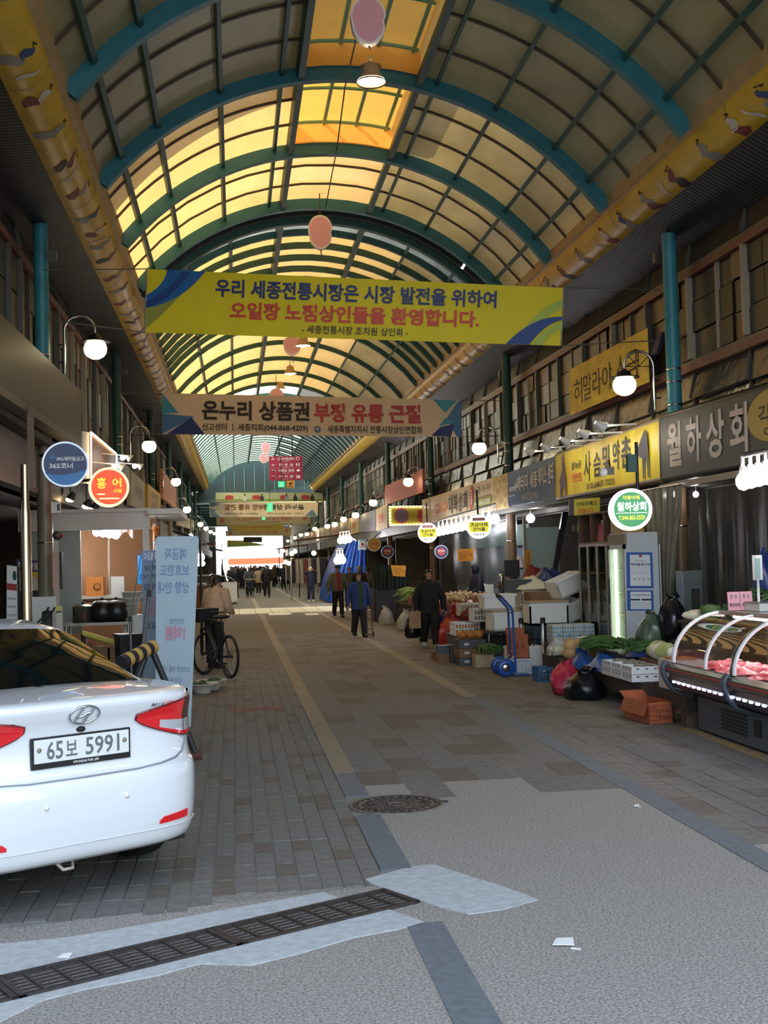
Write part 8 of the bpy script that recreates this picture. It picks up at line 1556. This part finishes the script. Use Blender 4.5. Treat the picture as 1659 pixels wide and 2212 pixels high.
person('man in an olive jacket with a red shirt looking to the side', gy(731, 1333), .2, 1.66, 'cl_olive', 'cl_black', stride=.07, hem=.5, wide=1.25, inner='cl_red', cap='cl_black', hair=None, turn=.5, arms=(((-.19, .0, .63), (-.18, -.03, .48)), ((.19, .0, .63), (.2, -.03, .48))))
person('woman with long dark hair in a green top behind the olive jacket', gy(756, 1318), .1, 1.58, 'cl_green', 'cl_black', hem=.46, stride=.05, wide=1.05, inner='cl_olive')
person('grey haired man in a dark coat seen from behind, past the blue jacket', gy(777, 1322), pi, 1.62, 'cl_black', 'cl_black', hair='hair_grey', hem=.42, wide=1.15, face=False)
person('dark figure with black hair to the right of the grey haired man', gy(795, 1316), 2.6, 1.55, 'cl_grey', 'cl_black', hem=.42, wide=1.1, face=False)
person('figure in navy with a cream hood and both hands raised to the head', gy(672, 1299), .1, 1.58, 'cl_navy', 'cl_navy', 'shoe_white', hair=None, hood='cl_cream', hem=.42, wide=1.1, stride=.03, arms=(((-.17, -.03, .8), (-.07, -.06, .9)), ((.17, -.03, .8), (.07, -.06, .9))))
person('man in black with a white face mask walking in the middle of the street', gy(577, 1290), .1, 1.72, 'cl_black', 'cl_black', mask=True, stride=.06, hem=.47, wide=1.2)
person('man in a long dark coat walking farther up the street', gy(613, 1273), .0, 1.74, 'cl_black', 'cl_black', stride=.05, hem=.38, wide=1.15)
person('woman in a dark coat at the left beside the white freezer cart', gy(508, 1290), .6, 1.6, 'cl_black', 'cl_black', stride=.04, hem=.4, wide=1.1)
person('person in dark clothes and a pale cap wheeling a bicycle', gy(539, 1289), .0, 1.66, 'cl_grey', 'cl_navy', cap='cl_cream', hair=None, hem=.47, wide=1.2, stride=.06, arms=(((-.16, -.06, .65), (-.14, -.14, .58)), ((.16, -.06, .65), (.14, -.14, .58))))
q = gy(545, 1292); q.y -= .45; bk2 = thing('bicycle', 'far bicycle wheeled head-on by the person in the pale cap', 'bicycle', q); M2 = Matrix.Rotation(.25, 4, 'Z'); b0 = None
for yy in (0, 1.0):
    b = MB(); vs = []; fs = []
    for i in range(28):
        for k in range(5): vs.append(M2 @ V((.02*sin(2*pi*k/5), (.31+.02*cos(2*pi*k/5))*cos(2*pi*i/28)+yy, (.31+.02*cos(2*pi*k/5))*sin(2*pi*i/28)+.335)))
    for i in range(28):
        for k in range(5): fs.append((i*5+k, ((i+1) % 28)*5+k, ((i+1) % 28)*5+(k+1) % 5, i*5+(k+1) % 5))
    b.add(vs, fs, True); b.build('wheel', MATS['rubber'], bk2)
for a, c_ in (((0, 0, .33), (0, .15, .95)), ((0, .12, .8), (0, .55, .35)), ((0, .55, .35), (0, .72, .85)), ((0, 1, .33), (0, .55, .35)), ((0, .14, .85), (0, .7, .8))): MB().tube([M2 @ V(a), M2 @ V(c_)], .018, 6).build('frame_tube', MATS['dark_metal'], bk2)
MB().tube([M2 @ V((-.28, .2, 1.0)), M2 @ V((0, .14, .98)), M2 @ V((.28, .2, 1.0))], .014, 6).build('handlebar', MATS['steel'], bk2)
person('person in a tan coat with a trolley in the far middle of the street', gy(559, 1281), pi, 1.6, 'cl_beige', 'cl_black', hem=.4, wide=1.15, face=False)
t = thing('hand_truck', 'dark wire trolley beside the tan coat in the far middle', 'hand truck', gy(548, 1280)); b = MB(); b.tube([(-.2, 0, .05), (-.2, .1, 1.1), (.2, .1, 1.1), (.2, 0, .05)], .02, 6); b.build('frame', MATS['dark_metal'], t); b = MB()
for z in (.3, .55, .8): MB().tube([(-.2, .04, z), (.2, .04, z)], .015, 5).build('cross_bar', MATS['dark_metal'], t)
for s in (-.22, .22): MB().lathe([(.02, -.02), (.1, -.02), (.1, .02), (.02, .02)], 14, (s, 0, .1), Matrix.Rotation(pi/2, 4, 'Y')).build('wheel', MATS['rubber'], t)
person('dark figure beyond the mask wearer, near the right stalls', gy(592, 1268), .3, 1.62, 'cl_brown', 'cl_black', hem=.42, wide=1.1, face=False)
q = pY(461, 1300, 20.6); person('woman in a beige hooded jacket standing by the bicycle, seen from behind', (q.x, 20.6, 0), 2.5, 1.6, 'cl_beige', 'cl_black', hem=.49, wide=1.35, lean=.05, face=False, arms=(((-.16, -.05, .62), (-.12, -.17, .58)), ((.16, -.05, .62), (.12, -.17, .58))))
q = pY(475, 1300, 24.5); person('stallholder with a pink face behind the beige jacket at the left stalls', (q.x-.15, 25.5, 0), .6, 1.58, 'cl_brown', 'cl_black', hem=.45, wide=1.1)
# the far crowd
rc = random.Random(31); protos = []
for i, (tp, lg, hr) in enumerate((('cl_black', 'cl_black', 'hair_black'), ('cl_grey', 'cl_black', 'hair_black'), ('cl_navy', 'cl_navy', 'hair_black'), ('cl_brown', 'cl_black', 'hair_grey'), ('cl_black', 'cl_navy', 'hair_black'))):
    protos.append(person('dark coated figure in the distant crowd', (0, 0, 0), 0, 1.6+.03*i, tp, lg, 'cl_black', hr, stride=.05, hem=.42, wide=1.2, face=False, hands=False, group='distant crowd'))
spots = []
tries = 0
while len(spots) < 34 and tries < 3000:
    tries += 1; Y = rc.uniform(78, 140); px = rc.uniform(488, 622) if Y > 100 else rc.uniform(497, 570); X = pY(px, 1230, Y).x
    if -1.9 < X < 4.6 and all((X-a)**2+(Y-b_)**2 > 2.2 for a, b_ in spots): spots.append((X, Y))
for i, (X, Y) in enumerate(spots):
    rz = rc.choice([0, pi, .4, 2.7])
    if i < 5: protos[i].location = (X, Y, 0); protos[i].rotation_euler = (0, 0, rz)
    else: dup(protos[i % 5], (X, Y, 0), rz)
# scraps of litter on the concrete
for i, (x, y, w_, l) in enumerate(((1216, 2036, .055, 'white paper scrap lying on the concrete at the bottom right'), (140, 2066, .03, 'torn white scrap on the edge of the drain'), (1375, 1741, .02, 'tiny white scrap on the right kerb strip'))):
    p = gp(x, y, .006); t = thing('paper_scrap', l, 'litter', p); b = MB(); b.prism([(-w_, -w_*.5, .0), (w_*.7, -w_*.9, .0), (w_, w_*.6, .006), (-w_*.3, w_*.9, .003)], (0, 0, .004)); b.build('sheet', MATS['ink_white'], t); MB().cbox((w_*.6, -w_*1.6, -.004), (w_*.8, w_*.3, .004), -.6).build('strip', MATS['ink_white'], t)
bpy.data.batch_remove(TRASH); bpy.data.scenes.remove(TXS)
